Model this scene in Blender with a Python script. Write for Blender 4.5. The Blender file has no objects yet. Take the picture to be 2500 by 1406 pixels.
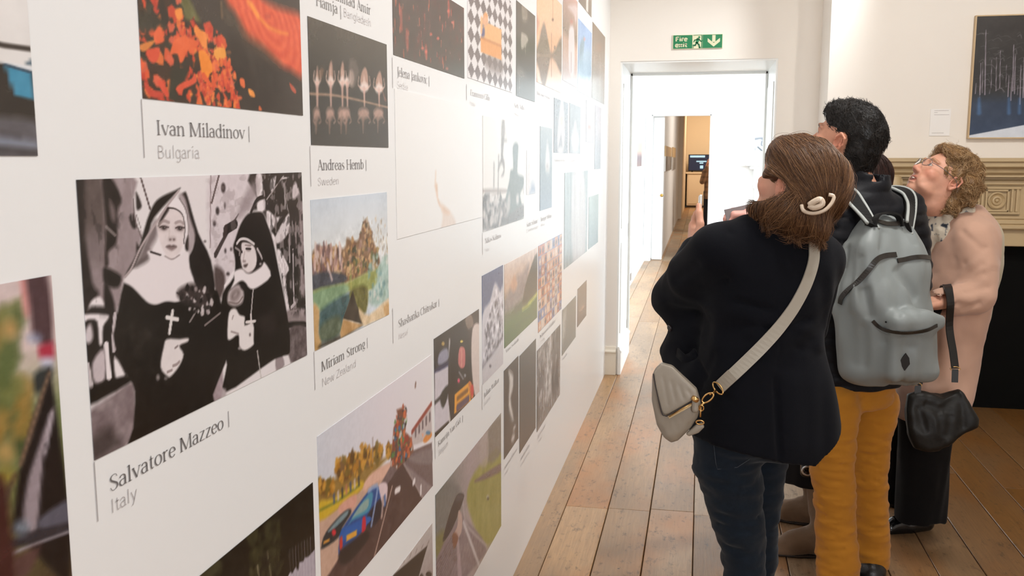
import bpy, math, random
import numpy as np
from mathutils import Vector, Matrix

# ------------------------------------------------------------------ camera, world, lights, exposure
SC = bpy.context.scene
COL = SC.collection
EYE = 1.55                       # camera height above the boards (m)
FOCAL = 2264.0                   # focal length in pixels of a 2500 px wide frame
PITCH, YAW = math.radians(7.92), math.radians(11.52)
cam_d = bpy.data.cameras.new('camera'); cam = bpy.data.objects.new('camera', cam_d); COL.objects.link(cam)
cam.location = (0, 0, EYE); cam.rotation_euler = (math.pi/2 - PITCH, 0, YAW)
cam_d.sensor_width = 36.0; cam_d.lens = 36.0*FOCAL/2500.0; cam_d.clip_start = 0.02; cam_d.clip_end = 200
cam_d.dof.use_dof = True; cam_d.dof.focus_distance = 2.3; cam_d.dof.aperture_fstop = 16.0
SC.camera = cam
SC.view_settings.view_transform = 'Standard'; SC.view_settings.look = 'None'
SC.view_settings.exposure = 0.0; SC.view_settings.gamma = 1.0; SC.view_settings.use_curve_mapping = False

world = bpy.data.worlds.new('sky'); SC.world = world; world.use_nodes = True
world.node_tree.nodes['Background'].inputs[0].default_value = (0.62, 0.80, 1.0, 1)
world.node_tree.nodes['Background'].inputs[1].default_value = 1.2

def area(name, loc, target, size, power, color, sizey=None, spread=math.pi):
    d = bpy.data.lights.new(name, 'AREA'); d.energy = power; d.color = color
    d.shape = 'RECTANGLE'; d.size = size; d.size_y = sizey or size; d.spread = spread
    o = bpy.data.objects.new(name, d); COL.objects.link(o); o.location = loc
    o.rotation_euler = (Vector(target)-Vector(loc)).to_track_quat('-Z', 'Y').to_euler()
    return o
def spot(name, loc, target, power, color, angle=70, blend=0.8, radius=0.06):
    d = bpy.data.lights.new(name, 'SPOT'); d.energy = power; d.color = color
    d.spot_size = math.radians(angle); d.spot_blend = blend; d.shadow_soft_size = radius
    o = bpy.data.objects.new(name, d); COL.objects.link(o); o.location = loc
    o.rotation_euler = (Vector(target)-Vector(loc)).to_track_quat('-Z', 'Y').to_euler()
    return o
WARM = (1.0, 0.87, 0.72); TUNG = (1.0, 0.74, 0.48); DAY = (0.80, 0.91, 1.0)
# track spots of the gallery, aimed at the picture wall
for k, yy in enumerate((0.3, 1.7, 3.1, 4.5, 5.8)):
    spot('track_spot_mural', (1.15, yy, 3.35), (-0.655, yy, 1.35), (38, 70, 102, 150, 210)[k], (0.95, 0.98, 1.0), 82, 0.9, 0.08)
# spots on the end wall and the chimney breast
spot('track_spot_end', (0.0, 4.4, 3.35), (0.1, 6.6, 2.35), 31, (1.0, 0.90, 0.76), 75, 0.9, 0.08)
spot('track_spot_breast', (1.7, 3.6, 3.35), (1.75, 6.17, 2.1), 108, (1.0, 0.965, 0.91), 62, 0.9, 0.08)
area('ceiling_lamp', (0.9, 2.6, 3.4), (0.9, 2.6, 0), 0.7, 34, (1.0, 0.95, 0.89))
# added fill lamp, unseen behind the camera, to brighten the visitors' backs
area('added_front_fill', (1.5, -2.45, 1.95), (1.1, 3.0, 1.5), 1.5, 74, (0.98, 0.985, 1.0), 1.7)
# daylight in the next room comes through its window in the right hand wall
area('window_daylight', (3.35, 10.6, 1.95), (-0.8, 10.8, 1.0), 2.6, 470, DAY, 2.2)
# tungsten lamps in the far rooms
area('far_room_lamp', (1.9, 18.5, 2.9), (-0.6, 18.5, 1.2), 1.6, 85, (1.0, 0.90, 0.80))
area('end_room_lamp', (0.7, 28.6, 3.2), (0.2, 29.6, 0), 1.6, 85, (1.0, 0.76, 0.50))

# ------------------------------------------------------------------ measuring helpers: a point of the photograph -> the surface it lies on
_fw = np.array([-math.sin(YAW)*math.cos(PITCH), math.cos(YAW)*math.cos(PITCH), -math.sin(PITCH)])
_rt = np.array([math.cos(YAW), math.sin(YAW), 0.0]); _up = np.cross(_rt, _fw)
_O = np.array([0, 0, EYE])
def _ray(x, y): return _fw*FOCAL + _rt*(x-1250.0) - _up*(y-703.0)
def on_x(x, y, X): r = _ray(x, y); return _O + r*(X/r[0])
def on_y(x, y, Y): r = _ray(x, y); return _O + r*(Y/r[1])
def on_z(x, y, Z): r = _ray(x, y); return _O + r*((Z-EYE)/r[2])

# ------------------------------------------------------------------ materials
def s2l(c):
    c = np.asarray(c, float)/255.0
    return tuple(np.where(c <= 0.04045, c/12.92, ((c+0.055)/1.055)**2.4))
def rgb(*c): return s2l(c)+(1.0,)
MATS = {}
def mat(name, color, rough=0.5, metal=0.0, spec=0.5, noise=0.0, nscale=8.0, bump=0.0, bscale=60.0, sheen=0.0, coat=0.0,
        sss=0.0, attr=None, bdist=0.01, stretch=None, emit=None, weave=None, trans=0.0):
    if name in MATS: return MATS[name]
    m = bpy.data.materials.new(name); m.use_nodes = True; nt = m.node_tree; N = nt.nodes; L = nt.links
    b = N['Principled BSDF']
    b.inputs['Base Color'].default_value = color; b.inputs['Roughness'].default_value = rough
    b.inputs['Metallic'].default_value = metal; b.inputs['Specular IOR Level'].default_value = spec
    if sheen: b.inputs['Sheen Weight'].default_value = sheen; b.inputs['Sheen Roughness'].default_value = 0.5
    if coat: b.inputs['Coat Weight'].default_value = coat; b.inputs['Coat Roughness'].default_value = 0.15
    if trans: b.inputs['Transmission Weight'].default_value = trans
    if sss:
        b.inputs['Subsurface Weight'].default_value = sss; b.inputs['Subsurface Radius'].default_value = (0.012, 0.005, 0.003)
        b.inputs['Subsurface Scale'].default_value = 0.6
    if emit: b.inputs['Emission Color'].default_value = emit[0]; b.inputs['Emission Strength'].default_value = emit[1]
    tc = N.new('ShaderNodeTexCoord'); mp = N.new('ShaderNodeMapping'); L.new(tc.outputs['Object'], mp.inputs[0])
    if stretch: mp.inputs['Scale'].default_value = stretch
    src = None
    if attr:
        a = N.new('ShaderNodeVertexColor'); a.layer_name = attr; src = a.outputs['Color']
    if noise:
        n = N.new('ShaderNodeTexNoise'); n.inputs['Scale'].default_value = nscale; n.inputs['Detail'].default_value = 5
        L.new(mp.outputs[0], n.inputs['Vector'])
        hsv = N.new('ShaderNodeHueSaturation'); mr = N.new('ShaderNodeMapRange')
        mr.inputs[1].default_value = 0.25; mr.inputs[2].default_value = 0.75
        mr.inputs[3].default_value = 1-noise; mr.inputs[4].default_value = 1+noise
        L.new(n.outputs['Fac'], mr.inputs[0]); L.new(mr.outputs[0], hsv.inputs['Value'])
        if src: L.new(src, hsv.inputs['Color'])
        else: hsv.inputs['Color'].default_value = color
        src = hsv.outputs[0]
    if src: L.new(src, b.inputs['Base Color'])
    if bump:
        if weave:
            w = N.new('ShaderNodeTexWave'); w.inputs['Scale'].default_value = weave; w.bands_direction = 'Z'
            w.inputs['Distortion'].default_value = 0.6
            n2 = w
        else:
            n2 = N.new('ShaderNodeTexNoise'); n2.inputs['Scale'].default_value = bscale; n2.inputs['Detail'].default_value = 6
        L.new(mp.outputs[0], n2.inputs['Vector'])
        bp = N.new('ShaderNodeBump'); bp.inputs['Strength'].default_value = bump; bp.inputs['Distance'].default_value = bdist
        L.new(n2.outputs['Fac'], bp.inputs['Height']); L.new(bp.outputs[0], b.inputs['Normal'])
    MATS[name] = m
    return m

# ------------------------------------------------------------------ mesh helpers
def tag(o, label, cat, group=None, kind=None):
    if label: o['label'] = label
    if cat: o['category'] = cat
    if group: o['group'] = group
    if kind: o['kind'] = kind
    return o
def empty(name, loc, label, cat, group=None):
    o = bpy.data.objects.new(name, None); COL.objects.link(o); o.location = loc; o.empty_display_size = 0.1
    return tag(o, label, cat, group)
def link_mesh(name, verts, faces, m, parent=None, smooth=False, label=None, cols=None, matidx=None):
    """world-space verts; parent keeps world placement (parents are unrotated empties)"""
    me = bpy.data.meshes.new(name)
    v = np.asarray(verts, float)
    off = np.array(parent_loc(parent)) if parent else (v.min(0)+v.max(0))/2 if len(v) else np.zeros(3)
    if parent is None: off[2] = v[:, 2].min()
    me.from_pydata((v-off).tolist(), [], faces if isinstance(faces, list) else faces.tolist()); 
    mm = m if isinstance(m, (list, tuple)) else [m]
    for q in mm: me.materials.append(q)
    if matidx is not None: me.polygons.foreach_set('material_index', np.asarray(matidx, np.int32))
    if smooth: me.polygons.foreach_set('use_smooth', np.ones(len(me.polygons), bool))
    if cols is not None:
        a = me.color_attributes.new('col', 'FLOAT_COLOR', 'POINT')
        c = np.ones((len(v), 4)); c[:, :3] = cols; a.data.foreach_set('color', c.ravel())
    me.update()
    o = bpy.data.objects.new(name, me); COL.objects.link(o)
    if parent: o.parent = parent
    else: o.location = off
    if label: o['label'] = label
    return o
def parent_loc(p):
    l = np.zeros(3)
    while p is not None: l = l + np.array(p.location); p = p.parent
    return l

def sstep(a, b, x): t = np.clip((x-a)/(b-a+1e-12), 0, 1); return t*t*(3-2*t)
class MB:
    def __init__(s): s.v = []; s.f = []; s.mi = []; s.cur = 0
    def add(s, vs, fs):
        b = len(s.v); s.v += [tuple(map(float, q)) for q in vs]; s.f += [tuple(b+i for i in f) for f in fs]; s.mi += [s.cur]*len(fs); return s
    def box(s, a, b, bev=0.0):
        x0, y0, z0 = [min(p, q) for p, q in zip(a, b)]; x1, y1, z1 = [max(p, q) for p, q in zip(a, b)]
        if bev <= 0:
            return s.add([(x0,y0,z0),(x1,y0,z0),(x1,y1,z0),(x0,y1,z0),(x0,y0,z1),(x1,y0,z1),(x1,y1,z1),(x0,y1,z1)],
                         [(0,3,2,1),(4,5,6,7),(0,1,5,4),(1,2,6,5),(2,3,7,6),(3,0,4,7)])
        c = bev; vs = []; idx = {}
        for i, X in enumerate(((x0, x0+c), (x1, x1-c))):
            for j, Y in enumerate(((y0, y0+c), (y1, y1-c))):
                for k, Z in enumerate(((z0, z0+c), (z1, z1-c))):
                    for ax in range(3):
                        p = [X[1], Y[1], Z[1]]; p[ax] = (X, Y, Z)[ax][0]; idx[(i,j,k,ax)] = len(vs); vs.append(p)
        F = []; I = idx
        for a_ in (0, 1):
            q = [(a_,0,0),(a_,1,0),(a_,1,1),(a_,0,1)]; q = q if a_ else q[::-1]; F.append([I[t+(0,)] for t in q])
            q = [(0,a_,0),(0,a_,1),(1,a_,1),(1,a_,0)]; q = q if a_ else q[::-1]; F.append([I[t+(1,)] for t in q])
            q = [(0,0,a_),(1,0,a_),(1,1,a_),(0,1,a_)]; q = q if a_ else q[::-1]; F.append([I[t+(2,)] for t in q])
            for b_ in (0, 1):
                F.append([I[(a_,b_,0,0)], I[(a_,b_,1,0)], I[(a_,b_,1,1)], I[(a_,b_,0,1)]])
                F.append([I[(a_,0,b_,0)], I[(a_,1,b_,0)], I[(a_,1,b_,2)], I[(a_,0,b_,2)]])
                F.append([I[(0,a_,b_,1)], I[(1,a_,b_,1)], I[(1,a_,b_,2)], I[(0,a_,b_,2)]])
        for i in (0,1):
            for j in (0,1):
                for k in (0,1): F.append([I[(i,j,k,0)], I[(i,j,k,1)], I[(i,j,k,2)]])
        return s.add(vs, F)
    def prism(s, poly, axis, a, b):
        """poly: 2-D outline in the two other axes (in x,y,z order); extruded from a to b along axis"""
        n = len(poly); vs = []
        for d in (a, b):
            for p in poly:
                q = list(p); q.insert(axis, d); vs.append(q)
        fs = [tuple(range(n))[::-1], tuple(range(n, 2*n))] + [(i, (i+1) % n, n+(i+1) % n, n+i) for i in range(n)]
        return s.add(vs, fs)
    def tube(s, pts, r, n=8, cap=True):
        pts = np.asarray(pts, float); m = len(pts); r = np.broadcast_to(np.asarray(r, float), (m,))
        t = np.gradient(pts, axis=0); t /= np.linalg.norm(t, axis=1)[:, None]+1e-12
        u = np.cross(t[0], (0.3, 0.2, 0.93)); u /= np.linalg.norm(u)+1e-12; vs = []
        for i in range(m):
            u = u - t[i]*(u@t[i]); u /= np.linalg.norm(u)+1e-12; w = np.cross(t[i], u)
            for k in range(n):
                a = 2*math.pi*k/n; vs.append(pts[i]+r[i]*(u*math.cos(a)+w*math.sin(a)))
        fs = [(i*n+k, i*n+(k+1) % n, (i+1)*n+(k+1) % n, (i+1)*n+k) for i in range(m-1) for k in range(n)]
        if cap: fs += [tuple(range(n))[::-1], tuple(range((m-1)*n, m*n))]
        return s.add(vs, fs)
    def strip(s, pts, wdir, w, th, ndir=None):
        """flat strap: centre line, width directions, width, thickness"""
        pts = np.asarray(pts, float); m = len(pts)
        t = np.gradient(pts, axis=0); t /= np.linalg.norm(t, axis=1)[:, None]+1e-12
        wd = np.broadcast_to(np.asarray(wdir, float), (m, 3)); w = np.broadcast_to(np.asarray(w, float), (m,)); vs = []
        for i in range(m):
            a = wd[i]-t[i]*(wd[i]@t[i]); a /= np.linalg.norm(a)+1e-12; nn = np.cross(t[i], a)
            for p, q in ((-1,-1),(1,-1),(1,1),(-1,1)): vs.append(pts[i]+a*p*w[i]/2+nn*q*th/2)
        fs = [(i*4+k, i*4+(k+1) % 4, (i+1)*4+(k+1) % 4, (i+1)*4+k) for i in range(m-1) for k in range(4)]
        fs += [(3,2,1,0), tuple(range((m-1)*4, m*4))]
        return s.add(vs, fs)
    def lathe(s, prof, origin, axis, n=24):
        """prof: list of (r, h) along axis through origin"""
        ax = np.asarray(axis, float); ax /= np.linalg.norm(ax); u = np.cross(ax, (0.12, 0.3, 0.9)); u /= np.linalg.norm(u); w = np.cross(ax, u)
        o = np.asarray(origin, float); vs = []
        for r, h in prof:
            for k in range(n):
                a = 2*math.pi*k/n; vs.append(o+ax*h+(u*math.cos(a)+w*math.sin(a))*r)
        m = len(prof)
        fs = [(i*n+k, i*n+(k+1) % n, (i+1)*n+(k+1) % n, (i+1)*n+k) for i in range(m-1) for k in range(n)]
        fs += [tuple(range(n))[::-1], tuple(range((m-1)*n, m*n))]
        return s.add(vs, fs)
    def build(s, name, m, parent=None, smooth=False, label=None, cols=None):
        return link_mesh(name, s.v, s.f, m, parent, smooth, label, cols, s.mi if isinstance(m, (list, tuple)) else None)
def struct(name, mb, m, label=None):
    o = mb.build(name, m); o['kind'] = 'structure'
    if label: o['label'] = label
    return o
def smooth_path(pts, n):
    """Catmull-Rom through pts, n samples"""
    P = np.asarray(pts, float); P = np.vstack([2*P[0]-P[1], P, 2*P[-1]-P[-2]]); m = len(P)-3; out = []
    for t in np.linspace(0, m-1e-9, n):
        i = int(t); f = t-i; a, b, c, d = P[i:i+4]
        out.append(0.5*((2*b)+(-a+c)*f+(2*a-5*b+4*c-d)*f*f+(-a+3*b-3*c+d)*f**3))
    return np.array(out)
# ------------------------------------------------------------------ the rooms
WX = -0.655          # face of the picture wall
EY = 6.608           # face of the end wall
BY = 6.17            # face of the chimney breast
Y2 = 7.42            # back of the end wall
NY = 14.3            # far wall of the next room
DX0, DX1, DZ = -0.578, 0.478, 2.22
IX0, IX1, IZ = -0.766, 0.108, 2.205
FY = 31.2
CEIL = 3.55
M_mural = mat('mural_vinyl', rgb(234, 233, 232), rough=0.25, spec=0.75, bump=0.02, bscale=300, bdist=0.001)
M_wall = mat('cream_wall_paint', rgb(240, 233, 224), rough=0.6, noise=0.015, nscale=1.2, bump=0.05, bscale=120, bdist=0.002)
M_white = mat('white_gloss_paint', rgb(238, 238, 235), rough=0.35, bump=0.03, bscale=60, bdist=0.002)
M_next = mat('white_wall_paint', rgb(238, 239, 238), rough=0.6, noise=0.01, nscale=1.5)
M_far = mat('warm_wall_paint', rgb(236, 222, 202), rough=0.65, noise=0.02, nscale=1.0)
M_ceil = mat('ceiling_paint', rgb(242, 240, 236), rough=0.7, noise=0.01, nscale=2)
M_void = mat('underfloor', rgb(22, 16, 11), rough=0.9, noise=0.2, nscale=5)

# floor boards: one floor, gaps between the boards are real
def make_wood():
    m = bpy.data.materials.new('old_floor_boards'); m.use_nodes = True; nt = m.node_tree; N = nt.nodes; L = nt.links
    b = N['Principled BSDF']
    vc = N.new('ShaderNodeVertexColor'); vc.layer_name = 'col'
    sep = N.new('ShaderNodeSeparateColor'); L.new(vc.outputs[0], sep.inputs[0])
    geo = N.new('ShaderNodeNewGeometry')
    off = N.new('ShaderNodeVectorMath'); off.operation = 'MULTIPLY_ADD'
    L.new(vc.outputs[0], off.inputs[0]); off.inputs[1].default_value = (0, 9, 13); L.new(geo.outputs['Position'], off.inputs[2])
    def noise(scale, mapscale, detail=6, rough=0.6):
        mp = N.new('ShaderNodeMapping'); mp.inputs['Scale'].default_value = mapscale; L.new(off.outputs[0], mp.inputs[0])
        n = N.new('ShaderNodeTexNoise'); n.inputs['Scale'].default_value = scale; n.inputs['Detail'].default_value = detail
        n.inputs['Roughness'].default_value = rough; L.new(mp.outputs[0], n.inputs['Vector']); return n.outputs['Fac']
    def ramp(fac, stops):
        r = N.new('ShaderNodeValToRGB'); L.new(fac, r.inputs[0]); e = r.color_ramp.elements
        while len(e) < len(stops): e.new(0.5)
        for q, (p, c) in zip(e, stops): q.position = p; q.color = c
        return r.outputs[0]
    def mix(fac, a, bb, mode='MIX'):
        x = N.new('ShaderNodeMix'); x.data_type = 'RGBA'; x.blend_type = mode
        if isinstance(fac, float): x.inputs[0].default_value = fac
        else: L.new(fac, x.inputs[0])
        L.new(a, x.inputs[6]) if not isinstance(a, tuple) else setattr(x.inputs[6], 'default_value', a)
        L.new(bb, x.inputs[7]) if not isinstance(bb, tuple) else setattr(x.inputs[7], 'default_value', bb)
        return x.outputs[2]
    W = lambda v: (v, v, v, 1)
    tone = ramp(sep.outputs[0], [(0.0, rgb(152, 112, 70)), (0.35, rgb(176, 136, 92)), (0.7, rgb(190, 154, 116)), (1.0, rgb(168, 146, 120))])
    grain = noise(9, (14, 0.7, 1), 8, 0.65)
    c = mix(ramp(grain, [(0.3, W(0)), (0.7, W(1))]), mix(0.34, tone, (0.02, 0.01, 0.004, 1)), tone)
    # orange shellac patches against grey worn patches
    patch = noise(1.6, (1.6, 0.55, 1), 4, 0.55)
    c = mix(ramp(patch, [(0.42, W(0)), (0.62, W(0.55))]), c, rgb(128, 108, 90))
    p2 = noise(2.3, (1.2, 0.6, 1), 3, 0.5)
    c = mix(ramp(p2, [(0.50, W(0)), (0.68, W(0.6))]), c, rgb(170, 108, 48))
    # orange varnish towards the right, its dark tone also painting in the dimmer light
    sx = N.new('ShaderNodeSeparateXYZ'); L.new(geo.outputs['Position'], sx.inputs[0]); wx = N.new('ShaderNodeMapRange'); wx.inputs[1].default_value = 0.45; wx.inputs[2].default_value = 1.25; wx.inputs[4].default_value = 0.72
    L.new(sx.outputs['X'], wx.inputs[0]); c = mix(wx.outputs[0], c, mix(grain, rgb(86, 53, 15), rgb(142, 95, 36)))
    # scuffs, nail holes and dirt
    fine = noise(38, (1, 0.45, 1), 5, 0.7)
    c = mix(ramp(fine, [(0.56, W(0)), (0.68, W(0.6))]), c, rgb(62, 46, 32))
    vo = N.new('ShaderNodeTexVoronoi'); vo.inputs['Scale'].default_value = 11; L.new(off.outputs[0], vo.inputs['Vector'])
    c = mix(ramp(vo.outputs['Distance'], [(0.035, W(0.9)), (0.06, W(0))]), c, rgb(40, 28, 20))
    L.new(c, b.inputs['Base Color'])
    rr = N.new('ShaderNodeMapRange'); rr.inputs[3].default_value = 0.24; rr.inputs[4].default_value = 0.52
    L.new(patch, rr.inputs[0]); L.new(rr.outputs[0], b.inputs['Roughness'])
    bp = N.new('ShaderNodeBump'); bp.inputs['Strength'].default_value = 0.25; bp.inputs['Distance'].default_value = 0.004
    L.new(grain, bp.inputs['Height']); L.new(bp.outputs[0], b.inputs['Normal'])
    return m
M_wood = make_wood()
fl = MB(); fcol = []
rng = random.Random(4)
edges = [-0.95, -0.755, -0.564, -0.373, -0.187, 0.004, 0.185, 0.365, 0.545, 0.735, 0.915, 1.089, 1.28, 1.446, 1.631, 1.819, 2.01, 2.2, 2.39, 2.58, 2.77, 2.96, 3.15, 3.34, 3.53, 3.72]
for i in range(len(edges)-1):
    ys = [-2.6, 4.0+0.02*rng.uniform(-1, 1) if -0.7 < edges[i] < 0.2 else rng.uniform(2.2, 3.2) + (2.4 if edges[i] > .5 and i % 2 else 0), 9.3+rng.uniform(-1, 1), 14.35, 19.6+rng.uniform(-1.5, 1.5), 25+rng.uniform(-1.5, 1.5), FY]
    for a, b in zip(ys[:-1], ys[1:]):
        g = 0.0018
        t = rng.random(); n0 = len(fl.v)
        zz = rng.uniform(-0.0012, 0.0)
        fl.box((edges[i]+g*rng.uniform(.5, 1.2), a+0.001, -0.03), (edges[i+1]-g*rng.uniform(.5, 1.2), b-0.001, zz), 0.0022)
        fcol += [(t, rng.random(), rng.random())]*(len(fl.v)-n0)
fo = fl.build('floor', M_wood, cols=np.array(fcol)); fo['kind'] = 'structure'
struct('floor_void', MB().box((-1.0, -2.65, -0.08), (3.75, FY, -0.031)), M_void)

RX = 3.7             # right hand wall of all rooms (outside the frame)
struct('wall_left', MB().box((WX-0.22, -2.6, 0), (WX, EY-0.001, CEIL)), M_mural)
struct('ceiling', MB().box((-1.0, -2.6, CEIL), (RX, FY+0.2, CEIL+0.1)), M_ceil)
struct('wall_right', MB().box((RX, -2.6, 0), (RX+0.1, Y2, CEIL)), M_wall)
struct('wall_front', MB().box((-1.0, -2.7, 0), (0.7, -2.6, CEIL)).box((2.3, -2.7, 0), (RX, -2.6, CEIL)).box((0.7, -2.7, 0), (2.3, -2.6, 0.95)).box((0.7, -2.7, 2.95), (2.3, -2.6, CEIL)), M_wall)  # opening in the middle added for the made-up window
w = MB()
for z in (0.95, 1.6, 2.25, 2.91): w.box((0.7, -2.67, z), (2.3, -2.63, z+0.04))
for x in (0.7, 1.22, 1.74, 2.26): w.box((x, -2.67, 0.95), (x+0.04, -2.63, 2.95))
struct('added_front_window', w, M_white)  # unseen window bars, made up to go with the added fill lamp
w = MB()
w.box((WX, EY, 0), (DX0, Y2, CEIL)); w.box((DX1, EY, 0), (RX, Y2, CEIL)); w.box((DX0, EY, DZ), (DX1, Y2, CEIL))
struct('wall_back', w, M_wall)
# door lining: white painted reveal boards on both sides and the soffit
t = 0.012
d = MB()
d.box((DX0, EY+0.004, 0), (DX0+t, Y2, DZ-t)); d.box((DX1-t, EY+0.004, 0), (DX1, Y2, DZ-t)); d.box((DX0, EY+0.004, DZ-t), (DX1, Y2, DZ))
for s, X in ((1, DX0+t), (-1, DX1-t)):            # sunk panels in the reveals
    for z0, z1 in ((0.28, 0.95), (1.05, 2.08)):
        d.box((X, EY+0.12, z0), (X+s*0.006, Y2-0.10, z1), 0.003)
    d.box((X, Y2-0.04, 0), (X+s*0.02, Y2, DZ-t), 0.004)
d.box((DX0+t, Y2-0.04, DZ-t-0.02), (DX1-t, Y2, DZ-t))
struct('door_1', d, M_white)
struct('wall_chimney_breast', MB().box((0.752, BY, 0), (RX, EY, CEIL)), M_wall)
def skirting(mb, p0, p1, nrm, h=0.205, th=0.022):
    """moulded skirting between two floor points, nrm points into the room"""
    p0 = np.array(p0+(0,), float); p1 = np.array(p1+(0,), float); n = np.array(nrm+(0,), float)
    prof = [(0, 0), (th, 0), (th, h*0.78), (th*1.25, h*0.80), (th*1.25, h*0.84), (th*0.75, h*0.90), (th*0.5, h), (0, h)]
    vs = [p+n*a+np.array((0, 0, b)) for p in (p0, p1) for a, b in prof]; k = len(prof)
    mb.add(vs, [tuple(range(k)), tuple(range(k, 2*k))[::-1]]+[(i, k+i, k+(i+1) % k, (i+1) % k) for i in range(k)])
b = MB(); skirting(b, (WX, EY), (DX0, EY), (0, -1)); skirting(b, (DX1, EY), (0.752, EY), (0, -1)); struct('baseboard_back', b, mat('cream_skirting', rgb(232, 222, 205), 0.45, bump=.03))
b = MB(); skirting(b, (DX0+t, EY-0.01), (DX0+t, Y2), (1, 0)); skirting(b, (DX1-t, EY-0.01), (DX1-t, Y2), (-1, 0)); struct('baseboard_door', b, M_white)

# next room, daylit
NX = -0.86
w = MB(); w.box((NX-0.15, Y2, 0), (NX, NY, CEIL)); struct('wall_next_left', w, M_next)
# right wall of the next room with its window opening
w = MB(); w.box((RX, Y2, 0), (RX+0.1, 9.3, CEIL)); w.box((RX, 11.9, 0), (RX+0.1, NY, CEIL)); w.box((RX, 9.3, 0), (RX+0.1, 11.9, 0.7)); w.box((RX, 9.3, 3.1), (RX+0.1, 11.9, CEIL))
struct('wall_next_right', w, M_next)
w = MB()
for z in (0.7, 1.3, 1.9, 2.5, 3.06): w.box((RX+0.03, 9.3, z), (RX+0.07, 11.9, z+0.04))
for y in (9.3, 10.15, 11.0, 11.86): w.box((RX+0.03, y, 0.7), (RX+0.07, y+0.04, 3.1))
struct('window_1', w, M_white)
w = MB(); w.box((NX-0.15, NY, 0), (IX0, NY+0.12, CEIL)); w.box((IX1, NY, 0), (RX, NY+0.12, CEIL)); w.box((IX0, NY, IZ), (IX1, NY+0.12, CEIL))
struct('wall_next_back', w, M_next)
b = MB(); skirting(b, (NX, Y2), (NX, NY), (1, 0), 0.22); skirting(b, (NX, NY), (IX0, NY), (0, -1), 0.22); skirting(b, (IX1, NY), (2.2, NY), (0, -1), 0.22)
struct('baseboard_next', b, M_white)
d = MB(); 
for x0, x1 in ((IX0-0.09, IX0), (IX1, IX1+0.09)): d.box((x0, NY-0.025, 0), (x1, NY, IZ+0.09), 0.006)
d.box((IX0, NY-0.025, IZ), (IX1, NY, IZ+0.09), 0.006)
d.box((IX0, NY, 0.0), (IX0+0.015, NY+0.12, IZ)); d.box((IX1-0.015, NY, 0.0), (IX1, NY+0.12, IZ)); d.box((IX0, NY, IZ-0.015), (IX1, NY+0.12, IZ))
struct('door_2', d, M_white)
# chair rail on the far wall, at the height of the white mantelshelf
struct('trim_1', MB().box((IX1+0.1, NY-0.02, 1.44), (0.70, NY, 1.47), 0.004), M_next)
# far rooms
GX = -0.60
w = MB(); w.box((GX-0.3, NY+0.42, 0), (GX, 24.6, CEIL)); struct('wall_far_left', w, M_next)
w = MB(); w.box((GX-0.3, 24.6, 0), (-0.515, 25.3, CEIL)); w.box((-0.82, 25.3, 0), (-0.53, FY, CEIL)); struct('wall_far_pier', w, M_far)
w = MB(); w.box((RX, NY, 0), (RX+0.1, FY, CEIL)); struct('wall_far_right', w, M_far)
w = MB(); w.box((-1.0, FY, 0), (RX, FY+0.1, CEIL)); struct('wall_far_end', w, M_far)
w = MB(); w.box((-1.05, NY+0.12, 0), (-0.95, FY, CEIL)); struct('wall_far_outer', w, M_far)
# white door leaf standing open into the far room
lf = empty('door_leaf', (-0.66, NY+0.14, 0), 'white panelled door leaf standing open beyond the second doorway', 'door')
m = MB(); m.box((-0.74, NY+0.13, 0.012), (-0.585, NY+0.175, 2.17), 0.003); m.build('leaf_board', M_white, lf)
m = MB(); m.box((-0.72, NY+0.122, 1.2), (-0.61, NY+0.13, 2.02), 0.003); m.box((-0.72, NY+0.122, 0.2), (-0.61, NY+0.13, 0.9), 0.003); m.build('leaf_panel', M_white, lf)
m = MB(); m.lathe([(0.006, 0), (0.006, 0.03), (0.024, 0.036), (0.026, 0.05), (0.016, 0.062)], (-0.60, NY+0.13, 1.0), (0, -1, 0), 16); m.build('door_knob', mat('brass', rgb(190, 150, 80), 0.3, 1.0), lf, True)
# ------------------------------------------------------------------ printed pictures: a small painter working in metres on the print's own face
def _hash(ix, iy, seed):
    n = (ix.astype(np.int64)*374761393 + iy.astype(np.int64)*668265263 + seed*1274126177) & 0x7fffffff
    n = ((n ^ (n >> 13))*1103515245) & 0x7fffffff
    return ((n ^ (n >> 16)) & 0xffff)/65535.0
def vnoise(x, y, seed=0):
    ix = np.floor(x); iy = np.floor(y); fx = x-ix; fy = y-iy; fx = fx*fx*(3-2*fx); fy = fy*fy*(3-2*fy)
    a = _hash(ix, iy, seed); b = _hash(ix+1, iy, seed); c = _hash(ix, iy+1, seed); d = _hash(ix+1, iy+1, seed)
    return (a*(1-fx)+b*fx)*(1-fy)+(c*(1-fx)+d*fx)*fy
def fbm(x, y, seed=0, o=4):
    s = 0; a = 0.5; t = 0
    for k in range(o): s = s+a*vnoise(x*2**k+17*k, y*2**k-9*k, seed+k); t += a; a *= 0.55
    return s/t

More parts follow.
